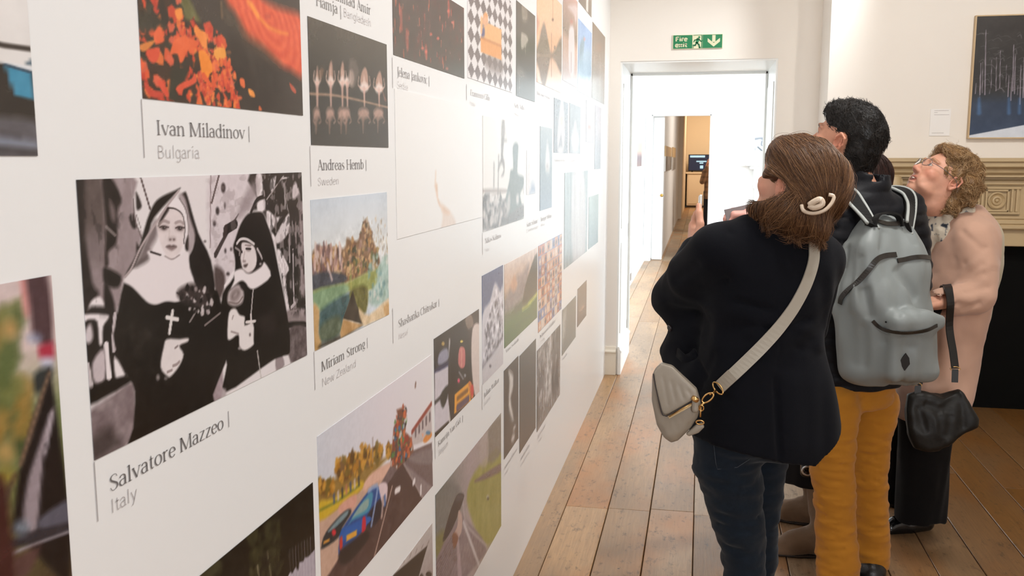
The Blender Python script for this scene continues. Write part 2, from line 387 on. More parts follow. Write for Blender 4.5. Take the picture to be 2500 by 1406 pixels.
class Pic:
    """coloured grid on a flat print. (s, z) are metres along the wall and up; px() turns a measured point of the photograph into them"""
    def __init__(s, face, s0, s1, z0, z1, n, m):
        s.face = face; s.S0, s.S1, s.Z0, s.Z1 = s0, s1, z0, z1
        s.S, s.Z = np.meshgrid(np.linspace(s0, s1, n), np.linspace(z0, z1, m))
        s.u = (s.S-s0)/(s1-s0); s.v = (s.Z-z0)/(z1-z0)
        s.C = np.zeros(s.S.shape+(3,)); s.o = (0, 0, 1.0)
        s.h = z1-z0; s.w = s1-s0
    def at(s, x0, y0, k): s.o = (x0, y0, k); return s
    def px(s, pts):
        x0, y0, k = s.o; return np.array([s.face(x0+p[0]/k, y0+p[1]/k) for p in pts])
    def uv(s, pts): return np.array([(s.S0+p[0]*s.w, s.Z0+p[1]*s.h) for p in pts])
    def mix(s, mask, c):
        s.C += (np.asarray(c, float)-s.C)*mask[..., None]
    def fill(s, c): s.C[:] = c
    def grad(s, stops, t=None):
        t = s.v if t is None else t; xs = [q[0] for q in stops]
        for k in range(3): s.C[..., k] = np.interp(t, xs, [q[1][k] for q in stops])
    def mask(s, P, soft):
        m = np.zeros(s.S.shape); lo = P.min(0)-3*soft; hi = P.max(0)+3*soft
        q = (s.S >= lo[0]) & (s.S <= hi[0]) & (s.Z >= lo[1]) & (s.Z <= hi[1])
        if not q.any(): return m
        x = s.S[q]; y = s.Z[q]; ins = np.zeros(x.shape, bool); d2 = np.full(x.shape, 1e9)
        for (ax, ay), (bx, by) in zip(P, np.roll(P, -1, 0)):
            ex, ey = bx-ax, by-ay; t = np.clip(((x-ax)*ex+(y-ay)*ey)/(ex*ex+ey*ey+1e-18), 0, 1)
            d2 = np.minimum(d2, (x-ax-t*ex)**2+(y-ay-t*ey)**2)
            c = (ay > y) != (by > y); ins ^= c & (x < ex*(y-ay)/(ey+1e-18)+ax)
        sd = np.sqrt(d2)*np.where(ins, 1, -1); m[q] = np.clip(0.5+sd/(2*soft), 0, 1); return m
    def poly(s, pts, c, soft=1.0, a=1.0, curve=True, uv=False):
        """soft in millimetres"""
        P = s.uv(pts) if uv else s.px(pts)
        if curve and len(P) > 3:
            Q = np.vstack([P[-1:], P, P[:2]]); out = []
            for i in range(len(P)):
                p0, p1, p2, p3 = Q[i:i+4]
                for f in (0, .33, .67): out.append(0.5*((2*p1)+(p2-p0)*f+(2*p0-5*p1+4*p2-p3)*f*f+(3*p1-p0-3*p2+p3)*f**3))
            P = np.array(out)
        m = s.mask(P, soft/1000)*a
        if callable(c): s.mix(m, c(s))
        else: s.mix(m, c)
        return m
    def line(s, pts, w, c, a=1.0, soft=0.6, uv=False, curve=True):
        """w in millimetres (one or per point)"""
        P = s.uv(pts) if uv else s.px(pts)
        if curve and len(P) > 2: P = smooth_path(P, len(P)*4)
        W = np.interp(np.linspace(0, 1, len(P)), np.linspace(0, 1, np.size(w)), np.ravel(w))/1000 if np.size(w) > 1 else np.full(len(P), float(w)/1000)
        m = np.zeros(s.S.shape); mx = W.max()+4*soft/1000; lo = P.min(0)-mx; hi = P.max(0)+mx
        q = (s.S >= lo[0]) & (s.S <= hi[0]) & (s.Z >= lo[1]) & (s.Z <= hi[1])
        if not q.any(): return
        x = s.S[q]; y = s.Z[q]; mm = np.zeros(x.shape)
        for i in range(len(P)-1):
            (ax, ay), (bx, by) = P[i], P[i+1]; ex, ey = bx-ax, by-ay
            t = np.clip(((x-ax)*ex+(y-ay)*ey)/(ex*ex+ey*ey+1e-18), 0, 1)
            d = np.hypot(x-ax-t*ex, y-ay-t*ey)-(W[i]+(W[i+1]-W[i])*t)/2
            mm = np.maximum(mm, np.clip(0.5-d/(2*soft/1000), 0, 1))
        m[q] = mm*a; s.mix(m, c)
    def ell(s, c0, rx, ry, c, soft=1.0, a=1.0, uv=False, rot=0.0):
        A = np.linspace(0, 2*math.pi, 28, endpoint=False); ca, sa = math.cos(rot), math.sin(rot)
        return s.poly([(c0[0]+rx*math.cos(t)*ca-ry*math.sin(t)*sa, c0[1]+rx*math.cos(t)*sa+ry*math.sin(t)*ca) for t in A], c, soft, a, False, uv)
    def blobs(s, n, seed, region, colors, r, soft=1.5, a=0.9, asp=1.0):
        """n little irregular marks inside a px polygon region"""
        R = random.Random(seed); P = s.px(region); lo, hi = P.min(0), P.max(0)
        from_poly = s.mask(P, 0.0005)
        k = 0
        for _ in range(n*6):
            if k >= n: break
            x = R.uniform(lo[0], hi[0]); y = R.uniform(lo[1], hi[1])
            i = int(np.clip((y-s.Z0)/s.h*(s.S.shape[0]-1), 0, s.S.shape[0]-1)); j = int(np.clip((x-s.S0)/s.w*(s.S.shape[1]-1), 0, s.S.shape[1]-1))
            if from_poly[i, j] < 0.5: continue
            k += 1; rr = R.uniform(*r)/1000; th = R.uniform(0, 6.28)
            pts = np.array([(x+rr*math.cos(t+th)*R.uniform(.5, 1.2)/asp, y+rr*math.sin(t+th)*R.uniform(.5, 1.2)*asp) for t in np.linspace(0, 6.28, 8)[:-1]])
            s.mix(s.mask(pts, soft/1000)*a, R.choice(colors))
    def noise(s, scale, amp, seed=0, m=None, ax=1.0, az=1.0, o=4):
        n = (fbm(s.S*scale*ax, s.Z*scale*az, seed, o)-0.5)*2*amp
        s.C += n[..., None]*(1 if m is None else m[..., None])
    def lin(s):
        c = np.clip(s.C, 0, 255)/255; return np.where(c <= 0.04045, c/12.92, ((c+0.055)/1.055)**2.4)

def _mural_face(x, y): p = on_x(x, y, WX); return p[1], p[2]
M_print = mat('print_on_vinyl', rgb(200, 200, 200), rough=0.25, spec=0.75, attr='col')
M_printm = mat('matt_photo_paper', rgb(200, 200, 200), rough=0.45, spec=0.4, attr='col')
M_paper = mat('print_backing', rgb(225, 222, 218), rough=0.5, noise=0.02)
PTH = 0.0012
def mural_pic(tl, tr, bl, br, step=2.6, over=None):
    """corner points measured in the photograph -> rectangle on the picture wall"""
    A = [_mural_face(*q) for q in (tl, tr, bl, br)]
    s0 = (A[0][0]+A[2][0])/2; s1 = (A[1][0]+A[3][0])/2; z1 = (A[0][1]+A[1][1])/2; z0 = (A[2][1]+A[3][1])/2
    if over: s0, s1, z0, z1 = [q if q is not None else d for q, d in zip(over, (s0, s1, z0, z1))]
    w = abs(tr[0]-tl[0])+20; h = max(abs(bl[1]-tl[1]), abs(br[1]-tr[1]))+20
    if over: h = max(h, (z1-z0)*900/s1)
    return Pic(_mural_face, s0, s1, z0, z1, int(np.clip(w/step, 14, 260)), int(np.clip(h/step, 16, 330)))
PRINTS = []
def finish_print(p, label, group='photographs printed on the picture wall'):
    """build the print as a thin sheet on the wall: painted face grid + edges, one mesh"""
    p.noise(110, 9, 77, sstep(228, 205, p.C.mean(-1))); m, n = p.S.shape; X = WX+PTH
    v = np.column_stack([np.full(m*n, X), p.S.ravel(), p.Z.ravel()])
    i, j = np.meshgrid(np.arange(m-1), np.arange(n-1), indexing='ij'); a = (i*n+j).ravel()
    f = np.column_stack([a, a+1, a+n+1, a+n]); f = f.tolist()
    col = p.lin().reshape(-1, 3)
    # edge skirt back to the wall
    ring = list(range(n))+[r*n+n-1 for r in range(1, m)]+[(m-1)*n+c for c in range(n-2, -1, -1)]+[r*n for r in range(m-2, 0, -1)]
    b = len(v); vb = v[ring].copy(); vb[:, 0] = WX+0.0002; v = np.vstack([v, vb]); col = np.vstack([col, col[ring]])
    k = len(ring); f += [(ring[q], b+q, b+(q+1) % k, ring[(q+1) % k]) for q in range(k)]
    o = link_mesh('photo_print', v, f, M_print, cols=col)
    return tag(o, label, 'photograph', group)
BLK = (26, 21, 17); WHT = (232, 222, 224)

# ---- two girls dressed as nuns
def pic_nuns():
    p = mural_pic((186, 438), (738, 421), (228, 1125), (745, 868), 2.0)
    p.fill((226, 218, 219))
    K = 1172/300.
    p.at(180, 410, K)     # upper left quarter: house fronts, sky
    p.poly([(0, 90), (560, 80), (560, 300), (590, 560), (640, 640), (560, 930), (470, 1060), (380, 1406), (0, 1406)], (150, 134, 136), 3)
    p.noise(24, 22, 3, p.mask(p.px([(0, 90), (470, 80), (430, 800), (300, 1300), (0, 1406)]), 0.004), 2.0, 0.5)
    p.poly([(0, 90), (110, 95), (110, 500), (130, 800), (170, 1100), (230, 1200), (150, 1300), (120, 1406), (40, 1406)], (34, 28, 25), 4, 0.95)
    p.poly([(100, 95), (260, 95), (290, 560), (300, 640), (110, 640)], (80, 68, 64), 6, 0.85)
    p.poly([(110, 600), (300, 580), (310, 820), (280, 930), (160, 900)], (118, 104, 104), 8, 0.8)
    p.poly([(265, 90), (345, 90), (445, 290), (410, 420), (400, 700), (320, 800), (320, 910), (290, 920), (300, 560), (280, 330)], (34, 27, 24), 3)
    p.poly([(330, 300), (390, 400), (390, 520), (345, 480)], (128, 112, 112), 4, 0.8)
    p.line([(300, 560), (385, 640)], 4, (150, 138, 136), 0.7); p.line([(285, 80), (290, 920)], 2, (60, 50, 48), 0.5)
    p.poly([(270, 990), (300, 950), (440, 1030), (410, 1140), (290, 1110)], (30, 25, 22), 3)
    p.poly([(280, 1120), (330, 1140), (380, 1300), (370, 1406), (290, 1406)], (32, 26, 23), 3)
    p.poly([(160, 1270), (240, 1230), (280, 1300), (280, 1406), (130, 1406)], WHT, 2)
    p.poly([(590, 230), (640, 360), (595, 400), (585, 300)], (44, 37, 35), 2); p.poly([(520, 470), (560, 440), (590, 560), (550, 570)], (42, 35, 33), 2)
    p.line([(630, 90), (720, 390)], 3.2, (74, 56, 54)); p.line([(560, 300), (580, 500), (640, 670)], 2.4, (110, 96, 96)); p.line([(590, 450), (630, 570)], 1.6, (130, 118, 118))
    p.line([(415, 320), (410, 900)], 1.5, (120, 104, 104), 0.6); p.line([(545, 90), (548, 500)], 1.5, (170, 156, 158), 0.6)
    p.poly([(590, 710), (620, 760), (585, 810)], (50, 42, 40), 2)
    p.at(460, 410, K)     # upper right quarter: facades and ironwork
    p.poly([(200, 60), (580, 55), (640, 300), (480, 620), (420, 1000), (330, 1100), (240, 930), (190, 700)], (214, 202, 206), 5)
    p.line([(205, 60), (200, 760)], 2, (120, 100, 100)); p.line([(285, 65), (215, 330)], 4, (86, 70, 68))
    for q in ((325, 190, 22, 48), (270, 410, 18, 38), (240, 530, 15, 26), (340, 360, 8, 30), (150, 700, 10, 8), (370, 1010, 16, 16), (205, 1000, 12, 14), (345, 790, 10, 22), (400, 775, 10, 16)): p.ell(q[:2], q[2], q[3], (52, 43, 42), 2, 0.9)
    p.line([(250, 830), (350, 640), (470, 440)], [9, 7, 2], (58, 48, 46), 0.95); p.line([(350, 590), (440, 535)], 14, (40, 33, 31)); p.line([(335, 640), (350, 570)], 9, (62, 50, 48))
    p.poly([(580, 55), (1090, 40), (1120, 1406), (960, 1406), (830, 740), (700, 420), (600, 400), (650, 290)], (38, 33, 29), 3)
    p.poly([(640, 70), (690, 60), (700, 260), (645, 270)], WHT, 2); p.poly([(560, 200), (640, 100), (640, 280), (480, 480), (470, 400)], (150, 136, 138), 7, 0.8)
    p.poly([(650, 330), (720, 300), (720, 400), (660, 420)], WHT, 2); p.line([(590, 420), (650, 300), (740, 270)], 6, (34, 28, 26))
    p.poly([(780, 110), (830, 80), (800, 230), (770, 200)], (214, 204, 206), 2); p.line([(740, 300), (860, 130), (900, 80)], 2.5, (170, 158, 158)); p.line([(690, 60), (720, 260)], 3, (150, 138, 138))
    p.poly([(745, 400), (820, 480), (800, 580), (760, 590), (740, 480)], WHT, 2); p.poly([(830, 470), (890, 460), (840, 520)], (214, 204, 206), 2)
    p.poly([(820, 660), (950, 430), (945, 620), (850, 720)], (214, 204, 206), 2); p.poly([(780, 610), (820, 660), (830, 780), (800, 680)], WHT, 1.5)
    p.poly([(840, 780), (880, 800), (950, 950), (930, 1010), (890, 1030), (850, 900)], WHT, 2)
    p.line([(905, 150), (920, 390)], 2.2, (200, 190, 190)); p.poly([(985, 200), (1015, 130), (1050, 240), (990, 300)], (206, 192, 195), 3)
    p.line([(890, 100), (950, 90)], 3, (190, 180, 180)); p.line([(940, 130), (930, 330), (950, 420)], 2, (170, 160, 158), 0.7)
    p.line([(1015, 480), (1020, 760)], 5, (150, 134, 134), 0.8); p.line([(990, 780), (1000, 1300)], 4, (196, 184, 186)); p.line([(955, 640), (960, 900)], 3, (184, 172, 172)); p.line([(985, 430), (985, 640)], 2, (150, 138, 138))
    p.poly([(1050, 400), (1100, 420), (1110, 1150), (1060, 1150)], (150, 133, 134), 5, 0.85); p.noise(30, 26, 5, p.mask(p.px([(940, 420), (1110, 420), (1120, 1300), (940, 1300)]), .004), 3, .4)
    p.poly([(240, 940), (330, 990), (340, 1120), (290, 1260), (250, 1200)], (84, 70, 68), 4); p.line([(200, 1050), (290, 1330)], 7, WHT); p.line([(120, 880), (200, 1060)], 5, WHT)
    p.line([(345, 1130), (420, 1010)], 7, WHT); p.line([(905, 1060), (950, 1400)], 10, (224, 214, 216)); p.line([(975, 1330), (1010, 1290)], 6, (190, 178, 180))
    p.at(180, 770, K)     # lower left quarter
    p.poly([(60, -10), (420, -10), (500, 620), (120, 720)], (36, 30, 27), 3)
    p.poly([(90, -10), (300, -10), (320, 30), (270, 110), (265, 260), (235, 270), (215, 60), (130, 40), (100, 60)], WHT, 2); p.poly([(105, 140), (150, 80), (175, 190), (150, 260), (100, 250)], (206, 194, 198), 3)
    p.line([(385, -10), (368, 230), (375, 330)], 6, (196, 184, 186)); p.line([(300, 280), (330, 590)], 8, WHT); p.poly([(170, 450), (280, 320), (290, 600), (190, 640)], (196, 182, 186), 3); p.poly([(380, 390), (480, 560), (440, 600), (390, 590)], WHT, 2); p.line([(120, 480), (155, 680)], 8, (200, 188, 190))
    p.poly([(160, 900), (380, 740), (520, 640), (575, 720), (545, 1190), (180, 1400), (150, 1000)], (126, 110, 112), 4)
    p.noise(40, 34, 9, p.mask(p.px([(150, 800), (560, 640), (560, 1200), (160, 1400)]), .003))
    p.poly([(160, 1180), (330, 1060), (380, 1120), (440, 1230), (180, 1400)], (54, 46, 44), 9, 0.75); p.poly([(130, 700), (560, 560), (520, 640), (390, 710), (150, 850)], (24, 19, 16), 3)
    p.poly([(210, 880), (320, 810), (340, 840), (220, 900)], (168, 154, 154), 5, 0.7)
    p.at(460, 660, K)     # lower right quarter
    p.poly([(190, 470), (300, 470), (300, 870), (150, 900), (130, 800)], (226, 218, 220), 2); p.poly([(160, 900), (300, 860), (320, 1210), (210, 1260)], (156, 138, 142), 3); p.noise(60, 30, 4, p.mask(p.px([(160, 900), (300, 860), (320, 1210), (210, 1260)]), .002))
    p.poly([(940, 380), (1120, 370), (1120, 490), (940, 500)], (140, 126, 126), 3); p.poly([(930, 495), (1120, 490), (1120, 545), (930, 550)], (30, 25, 23), 2); p.poly([(950, 560), (1125, 545), (1130, 800), (970, 880)], (96, 84, 84), 3); p.noise(70, 40, 8, p.mask(p.px([(950, 560), (1125, 545), (1130, 800), (970, 880)]), .002))
    p.poly([(830, 760), (870, 770), (910, 900), (830, 960)], (150, 136, 138), 2)
    p.at(460, 410, K); rb = p.px([(600, 60), (1090, 40), (1120, 1400), (960, 1400), (830, 740), (720, 420)]); mk = p.mask(rb, .006); nn = fbm(p.S*95, p.Z*55, 12, 3); p.mix(mk*sstep(.56, .66, nn)*.55, (176, 162, 164)); p.mix(mk*sstep(.46, .36, nn)*.6, (28, 23, 21)); ln_ = p.mask(p.px([(180, 60), (580, 55), (640, 300), (480, 620), (420, 1000), (240, 930), (190, 700)]), .01); p.mix(ln_*sstep(.55, .68, fbm(p.S*60, p.Z*90, 15, 3))*.35, (150, 134, 136))
    p.at(180, 410, K); lm = p.mask(p.px([(0, 90), (470, 80), (430, 800), (380, 1400), (0, 1406)]), .006); p.mix(lm*sstep(.58, .70, fbm(p.S*70, p.Z*40, 18, 4))*.4, (36, 30, 28))
    # the taller girl: habit, veil, wimple, face
    p.at(180, 410, K)
    p.poly([(1000, 195), (960, 215), (840, 270), (760, 340), (690, 500), (600, 800), (480, 1030), (560, 960), (700, 640), (760, 470), (990, 215)], (30, 25, 21), 2)
    p.poly([(470, 1100), (560, 1140), (680, 1270), (760, 1300), (860, 1270), (1000, 1270), (1172, 1200), (1330, 1150), (1400, 1300), (1480, 1700), (1320, 2160), (1320, 2300), (560, 2680), (560, 2480), (575, 2130), (490, 1950), (400, 1720), (370, 1600), (390, 1500)], BLK, 2)
    p.poly([(1050, 230), (1080, 280), (1180, 620), (1300, 880), (1330, 1200), (1160, 1120), (1080, 900), (1140, 700), (1060, 400), (1000, 290)], (34, 28, 25), 2)
    p.poly([(1015, 240), (1060, 300), (1100, 470), (1150, 640), (1120, 780), (1080, 800), (1080, 520), (1040, 360), (990, 280)], (172, 158, 160), 3)
    p.poly([(980, 290), (1040, 340), (1075, 480), (1085, 700), (1030, 830), (920, 875), (840, 830), (730, 800), (710, 700), (780, 520), (880, 360)], WHT, 2)
    p.poly([(720, 600), (775, 500), (790, 640), (730, 760), (720, 860), (570, 960)], (112, 98, 98), 5, 0.9)
    p.poly([(700, 790), (860, 840), (940, 870), (1040, 830), (1080, 780), (1100, 950), (1140, 1090), (1080, 1150), (990, 1270), (880, 1265), (780, 1300), (690, 1260), (560, 1140), (470, 1080), (560, 960), (700, 860)], (229, 219, 221), 2)
    p.line([(725, 800), (820, 830)], 2.6, (46, 38, 36)); p.poly([(560, 930), (690, 850), (700, 880), (600, 940)], (70, 60, 58), 4, .8)
    p.poly([(870, 375), (960, 390), (1030, 440), (1050, 560), (1040, 700), (1000, 810), (930, 865), (870, 830), (820, 720), (790, 600), (790, 500)], (222, 208, 208), 2)
    p.line([(870, 380), (960, 390), (1030, 450), (1052, 580), (1040, 720)], 2.0, (50, 40, 38)); p.poly([(810, 500), (880, 380), (900, 400), (850, 480), (800, 560)], (40, 32, 30), 2)
    p.poly([(1055, 720), (1085, 640), (1085, 780), (1060, 780)], (40, 33, 30), 2)
    p.line([(995, 215), (870, 380), (780, 520), (640, 740), (545, 950), (480, 1040)], 3.2, (176, 160, 160)); p.line([(1000, 290), (1060, 400), (1085, 560), (1080, 760)], 2, (90, 76, 74), .8)
    for cx, cy, w in ((852, 570, 44), (1005, 575, 42)):
        p.ell((cx, cy), w, 20, (160, 142, 140), 5, 0.8); p.ell((cx, cy+2), w*.62, 13, (70, 56, 54), 3); p.ell((cx, cy+2), 14, 12, (32, 25, 23), 2); p.ell((cx+5, cy-3), 4, 3, WHT, .7)
        p.line([(cx-w, cy-2), (cx-10, cy-14), (cx+w, cy-4)], 1.8, (60, 48, 46), .9)
    p.line([(805, 535), (850, 505), (900, 520)], 4, (150, 132, 130), .7); p.line([(960, 525), (1005, 510), (1040, 530)], 4, (150, 132, 130), .7)
    p.line([(905, 600), (900, 660)], 3, (200, 184, 182), .7); p.ell((930, 680), 32, 15, (160, 140, 138), 4, .8); p.ell((912, 683), 8, 6, (80, 64, 62), 2); p.ell((948, 683), 8, 6, (80, 64, 62), 2)
    p.poly([(872, 752), (905, 735), (925, 742), (945, 735), (975, 752), (925, 760)], (74, 56, 54), 2); p.poly([(880, 756), (925, 760), (968, 756), (925, 785)], (120, 98, 96), 2.5)
    p.line([(860, 840), (930, 870), (1000, 830)], 2.2, (150, 134, 134), .8)
    # rosary cross, hand, flowers
    p.at(180, 770, K)
    p.line([(935, -40), (905, 165)], 6, (224, 216, 214), soft=.8, curve=False); p.line([(878, 18), (985, 38)], 5.4, (224, 216, 214), soft=.8, curve=False)
    p.poly([(880, 225), (1000, 225), (1080, 215), (1080, 250), (1000, 290), (1040, 370), (1000, 480), (920, 580), (880, 575), (820, 490), (850, 300)], (224, 214, 214), 2)
    p.line([(985, 290), (960, 310)], 3, (120, 104, 102), .8); p.line([(940, 480), (975, 465), (1000, 440)], 4, (140, 122, 120), .8); p.line([(885, 540), (930, 520)], 3.5, (140, 122, 120), .8); p.ell((795, 590), 14, 26, (190, 178, 178), 3, .8); p.ell((870, 600), 12, 10, (190, 178, 178), 3, .7)
    p.line([(1100, 60), (1160, -40)], 3, (170, 158, 156), .8)
    for q in ([(440, 160), (560, 110)], [(560, 200), (720, 160)], [(590, 320), (700, 200)]): p.line(q, 8, (52, 45, 40), .5, 5)
    p.at(460, 410, K)
    p.poly([(-120, 1190), (-40, 1120), (60, 1105), (180, 1170), (230, 1280), (180, 1380), (80, 1330), (-60, 1280)], (62, 52, 50), 4)
    p.blobs(46, 3, [(-120, 1150), (60, 1090), (190, 1170), (240, 1380), (60, 1406), (-80, 1290)], [(204, 192, 192), (150, 136, 136), (30, 25, 23), (30, 25, 23)], (2, 6), 1.2)
    p.line([(-120, 1190), (-10, 1260)], 2, (60, 50, 48)); p.line([(150, 1500), (300, 1380)], 3, (150, 136, 134), .8)
    # the smaller girl
    p.poly([(640, 420), (560, 440), (490, 540), (440, 680), (420, 760), (440, 900), (420, 1050), (320, 1200), (300, 1500), (330, 1750), (360, 1880), (340, 2140), (700, 1900), (820, 1820), (900, 1790), (960, 1750), (950, 1500), (900, 1200), (850, 950), (800, 700), (740, 520), (700, 430)], BLK, 2)
    p.poly([(440, 740), (470, 680), (540, 665), (620, 730), (660, 800), (700, 900), (700, 980), (640, 1000), (500, 980), (480, 860)], (44, 36, 33), 2)
    p.poly([(500, 720), (540, 710), (610, 740), (640, 820), (640, 920), (600, 985), (550, 1000), (510, 960), (490, 860), (500, 800)], (222, 210, 210), 1.6)
    p.line([(455, 720), (490, 680), (550, 680), (620, 725)], 4, (216, 206, 206)); p.line([(650, 770), (690, 850), (690, 900)], 4, (190, 178, 178)); p.line([(440, 760), (480, 790), (480, 830)], 3, (180, 168, 168), .8)
    p.ell((565, 775), 20, 12, (96, 80, 78), 3); p.line([(540, 770), (590, 772)], 2.6, (38, 30, 28)); p.line([(495, 790), (505, 800)], 4, (60, 48, 46)); p.line([(535, 735), (590, 740)], 2.4, (130, 112, 110), .8); p.line([(530, 800), (515, 880)], 2.5, (178, 160, 160), .8); p.ell((525, 890), 14, 8, (120, 102, 100), 2.5); p.poly([(520, 925), (560, 915), (545, 945), (525, 945)], (70, 54, 52), 2); p.line([(520, 970), (560, 1000), (600, 985)], 2, (150, 132, 132), .8)
    p.ell((675, 910), 30, 46, (36, 29, 27), 2); p.ell((680, 915), 9, 9, (200, 190, 190), 2)
    p.poly([(430, 990), (500, 960), (545, 1000), (600, 1000), (690, 940), (720, 900), (780, 1030), (650, 1140), (580, 1150), (520, 1080), (470, 1090), (400, 1150), (430, 1070)], (230, 220, 222), 2)
    p.poly([(370, 1200), (400, 1150), (470, 1110), (520, 1180), (510, 1280), (440, 1320), (370, 1290)], (186, 172, 172), 3); p.ell((440, 1210), 36, 60, (104, 88, 86), 5, .8, rot=.5); p.ell((440, 1210), 14, 30, (170, 156, 156), 3, .8, rot=.5); p.line([(380, 1280), (460, 1290), (510, 1230)], 3, (120, 104, 102), .8); p.ell((520, 1130), 30, 30, (36, 30, 28), 3)
    p.poly([(380, 1380), (440, 1340), (480, 1400), (530, 1420), (530, 1500), (610, 1480), (615, 1640), (610, 1690), (530, 1740), (480, 1700), (470, 1590), (390, 1640), (365, 1600)], (226, 217, 216), 2)
    p.line([(420, 1410), (410, 1440)], 3, (130, 114, 112), .7); p.line([(400, 1560), (470, 1580)], 3, (140, 124, 122), .7); p.ell((580, 1590), 8, 14, (90, 76, 74), 2); p.ell((480, 1720), 14, 14, (190, 178, 178), 2, .8)
    p.line([(610, 1160), (590, 1400)], 2.6, (206, 196, 194)); p.line([(588, 1400), (592, 1500)], 5, (220, 210, 208), curve=False); p.line([(545, 1470), (630, 1460)], 4.4, (220, 210, 208), curve=False)
    p.line([(650, 1745), (690, 2030)], 3.2, (190, 182, 178), .9); p.poly([(310, 2130), (350, 2110), (345, 2240), (320, 2230)], (176, 162, 164), 3, .9)
    p.poly([(650, 1460), (770, 1350), (830, 1430), (800, 1600), (690, 1560)], (44, 36, 34), 8, .7)
    finish_print(p, 'large black and white photograph of two girls dressed as nuns holding flowers')
pic_nuns()

# ---- autumn leaves and swirling water
def pic_leaves():
    p = mural_pic((337, 0), (737, 0), (345, 240), (735, 280), 2.1, (1.013, 1.467, 1.6215, 1.90))
    p.fill((62, 52, 44)); p.noise(12, 14, 2)
    p.at(330, 0, 1988/410.)
    p.poly([(1000, -500), (1500, -20), (1700, 90), (1990, 240), (1990, 880), (1830, 830), (1700, 760), (1500, 560), (1280, 400), (1170, 150), (1050, -20)], (226, 92, 58), 9)
    q = p.px([(1600, 200)])[0]; dx = (p.S-q[0]); dz = (p.Z-q[1]); r = np.hypot(dx*1.0+dz*0.35, dz*1.15+0.25*dx); th = np.arctan2(dz, dx)
    mk = p.mask(p.px([(1060, -400), (1500, -20), (1990, 240), (1990, 880), (1830, 830), (1700, 760), (1500, 560), (1280, 400), (1170, 150)]), 0.012)
    band = np.sin(r*300+th*1.2+3*fbm(p.S*14, p.Z*14, 5)); p.C += (mk*band*7)[..., None]*np.array((1.0, 1.1, .7))
    p.line([(1370, 60), (1430, 170), (1560, 310), (1700, 380), (1800, 400)], [8, 6, 5, 3], (250, 150, 60), .75, 4); p.line([(1330, 20), (1400, 110), (1440, 180)], 8, (252, 160, 66), .7, 4)
    p.ell((1560, 195), 26, 18, (176, 66, 50), 5, .7)
    p.poly([(1280, 400), (1500, 560), (1700, 760), (1600, 700), (1420, 560), (1290, 460)], (120, 84, 56), 14, .6)
    p.poly([(1000, 0), (1060, 0), (1100, 120), (1240, 260), (1300, 420), (1180, 340), (1040, 220)], (84, 70, 54), 10, .7); p.line([(1010, 30), (1020, 200)], 5, (150, 116, 82), .5, 3)
    p.poly([(470, -60), (600, -60), (700, 120), (760, 260), (680, 310), (590, 240), (540, 120)], (104, 100, 58), 5); p.noise(60, 16, 4, p.mask(p.px([(470, -60), (600, -60), (760, 260), (590, 240)]), .003))
    reg = [(20, -60), (480, -60), (560, 240), (760, 280), (960, 380), (1060, 620), (1110, 800), (1190, 930), (1200, 1300), (50, 1180)]
    p.poly(reg, (70, 50, 36), 4, curve=False)
    OR = [(226, 92, 52), (214, 76, 48), (236, 118, 60), (196, 66, 46), (222, 100, 70)]
    p.blobs(150, 11, reg, OR+[(58, 48, 38), (66, 52, 40)], (5, 13), 1.2, .92)
    p.blobs(260, 12, [(500, 250), (760, 280), (960, 380), (1060, 620), (1190, 930), (1200, 1300), (600, 1250), (700, 700)], OR+[(176, 60, 44), (240, 140, 66)], (2.5, 6), 1, .85)
    p.blobs(50, 14, reg, [(52, 44, 34), (58, 52, 38)], (4, 11), 1.5, .9)
    p.poly([(40, 150), (140, 140), (300, 220), (300, 300), (180, 360), (40, 340)], (60, 54, 42), 4)
    p.poly([(430, 800), (560, 790), (620, 860), (540, 1000), (470, 1060), (500, 1180), (390, 1180), (400, 960)], (58, 54, 40), 3)
    def leaf(pts, c): p.poly(pts, c, 1.2); 
    leaf([(420, 560), (460, 470), (560, 430), (640, 450), (690, 470), (740, 520), (700, 560), (690, 640), (640, 640), (610, 600), (560, 720), (520, 740), (490, 640), (410, 640)], (232, 104, 58))
    leaf([(740, 620), (780, 590), (850, 640), (900, 760), (920, 840), (870, 880), (840, 960), (790, 930), (760, 760)], (244, 142, 52)); p.line([(800, 900), (930, 1060)], [10, 3], (228, 96, 54))
    leaf([(700, 300), (760, 350), (830, 400), (840, 560), (790, 560), (740, 460), (690, 380)], (240, 140, 66)); leaf([(930, 590), (1000, 560), (1060, 600), (1060, 700), (990, 730), (930, 670)], (238, 158, 70))
    leaf([(130, 600), (200, 570), (280, 570), (260, 700), (200, 750), (140, 690)], (218, 84, 56)); leaf([(210, 400), (280, 310), (320, 420), (330, 490), (230, 520)], (230, 102, 60)); leaf([(50, 530), (200, 480), (220, 500), (120, 600), (60, 600)], (216, 130, 64)); leaf([(460, 120), (540, 100), (550, 210), (490, 230)], (240, 142, 64))
    leaf([(250, 970), (310, 960), (390, 1110), (350, 1140)], (222, 84, 58)); leaf([(100, 960), (190, 1060), (310, 1090), (320, 1160), (180, 1150), (110, 1050)], (206, 76, 56)); leaf([(470, 1050), (560, 970), (660, 930), (690, 860), (720, 960), (640, 1020), (560, 1060), (540, 1130)], (224, 90, 60))
    leaf([(1230, 930), (1280, 940), (1290, 1040), (1240, 1010)], (230, 112, 64)); leaf([(1330, 1050), (1390, 1080), (1410, 1150), (1350, 1130)], (238, 150, 70)); leaf([(1460, 1250), (1490, 1290), (1480, 1310), (1455, 1300)], (236, 110, 60)); leaf([(1820, 980), (1890, 1060), (1890, 1110), (1840, 1060)], (186, 84, 60)); p.ell((1220, 1160), 36, 22, (228, 104, 60), 2); p.ell((1100, 620), 22, 14, (176, 106, 72), 3, .8)
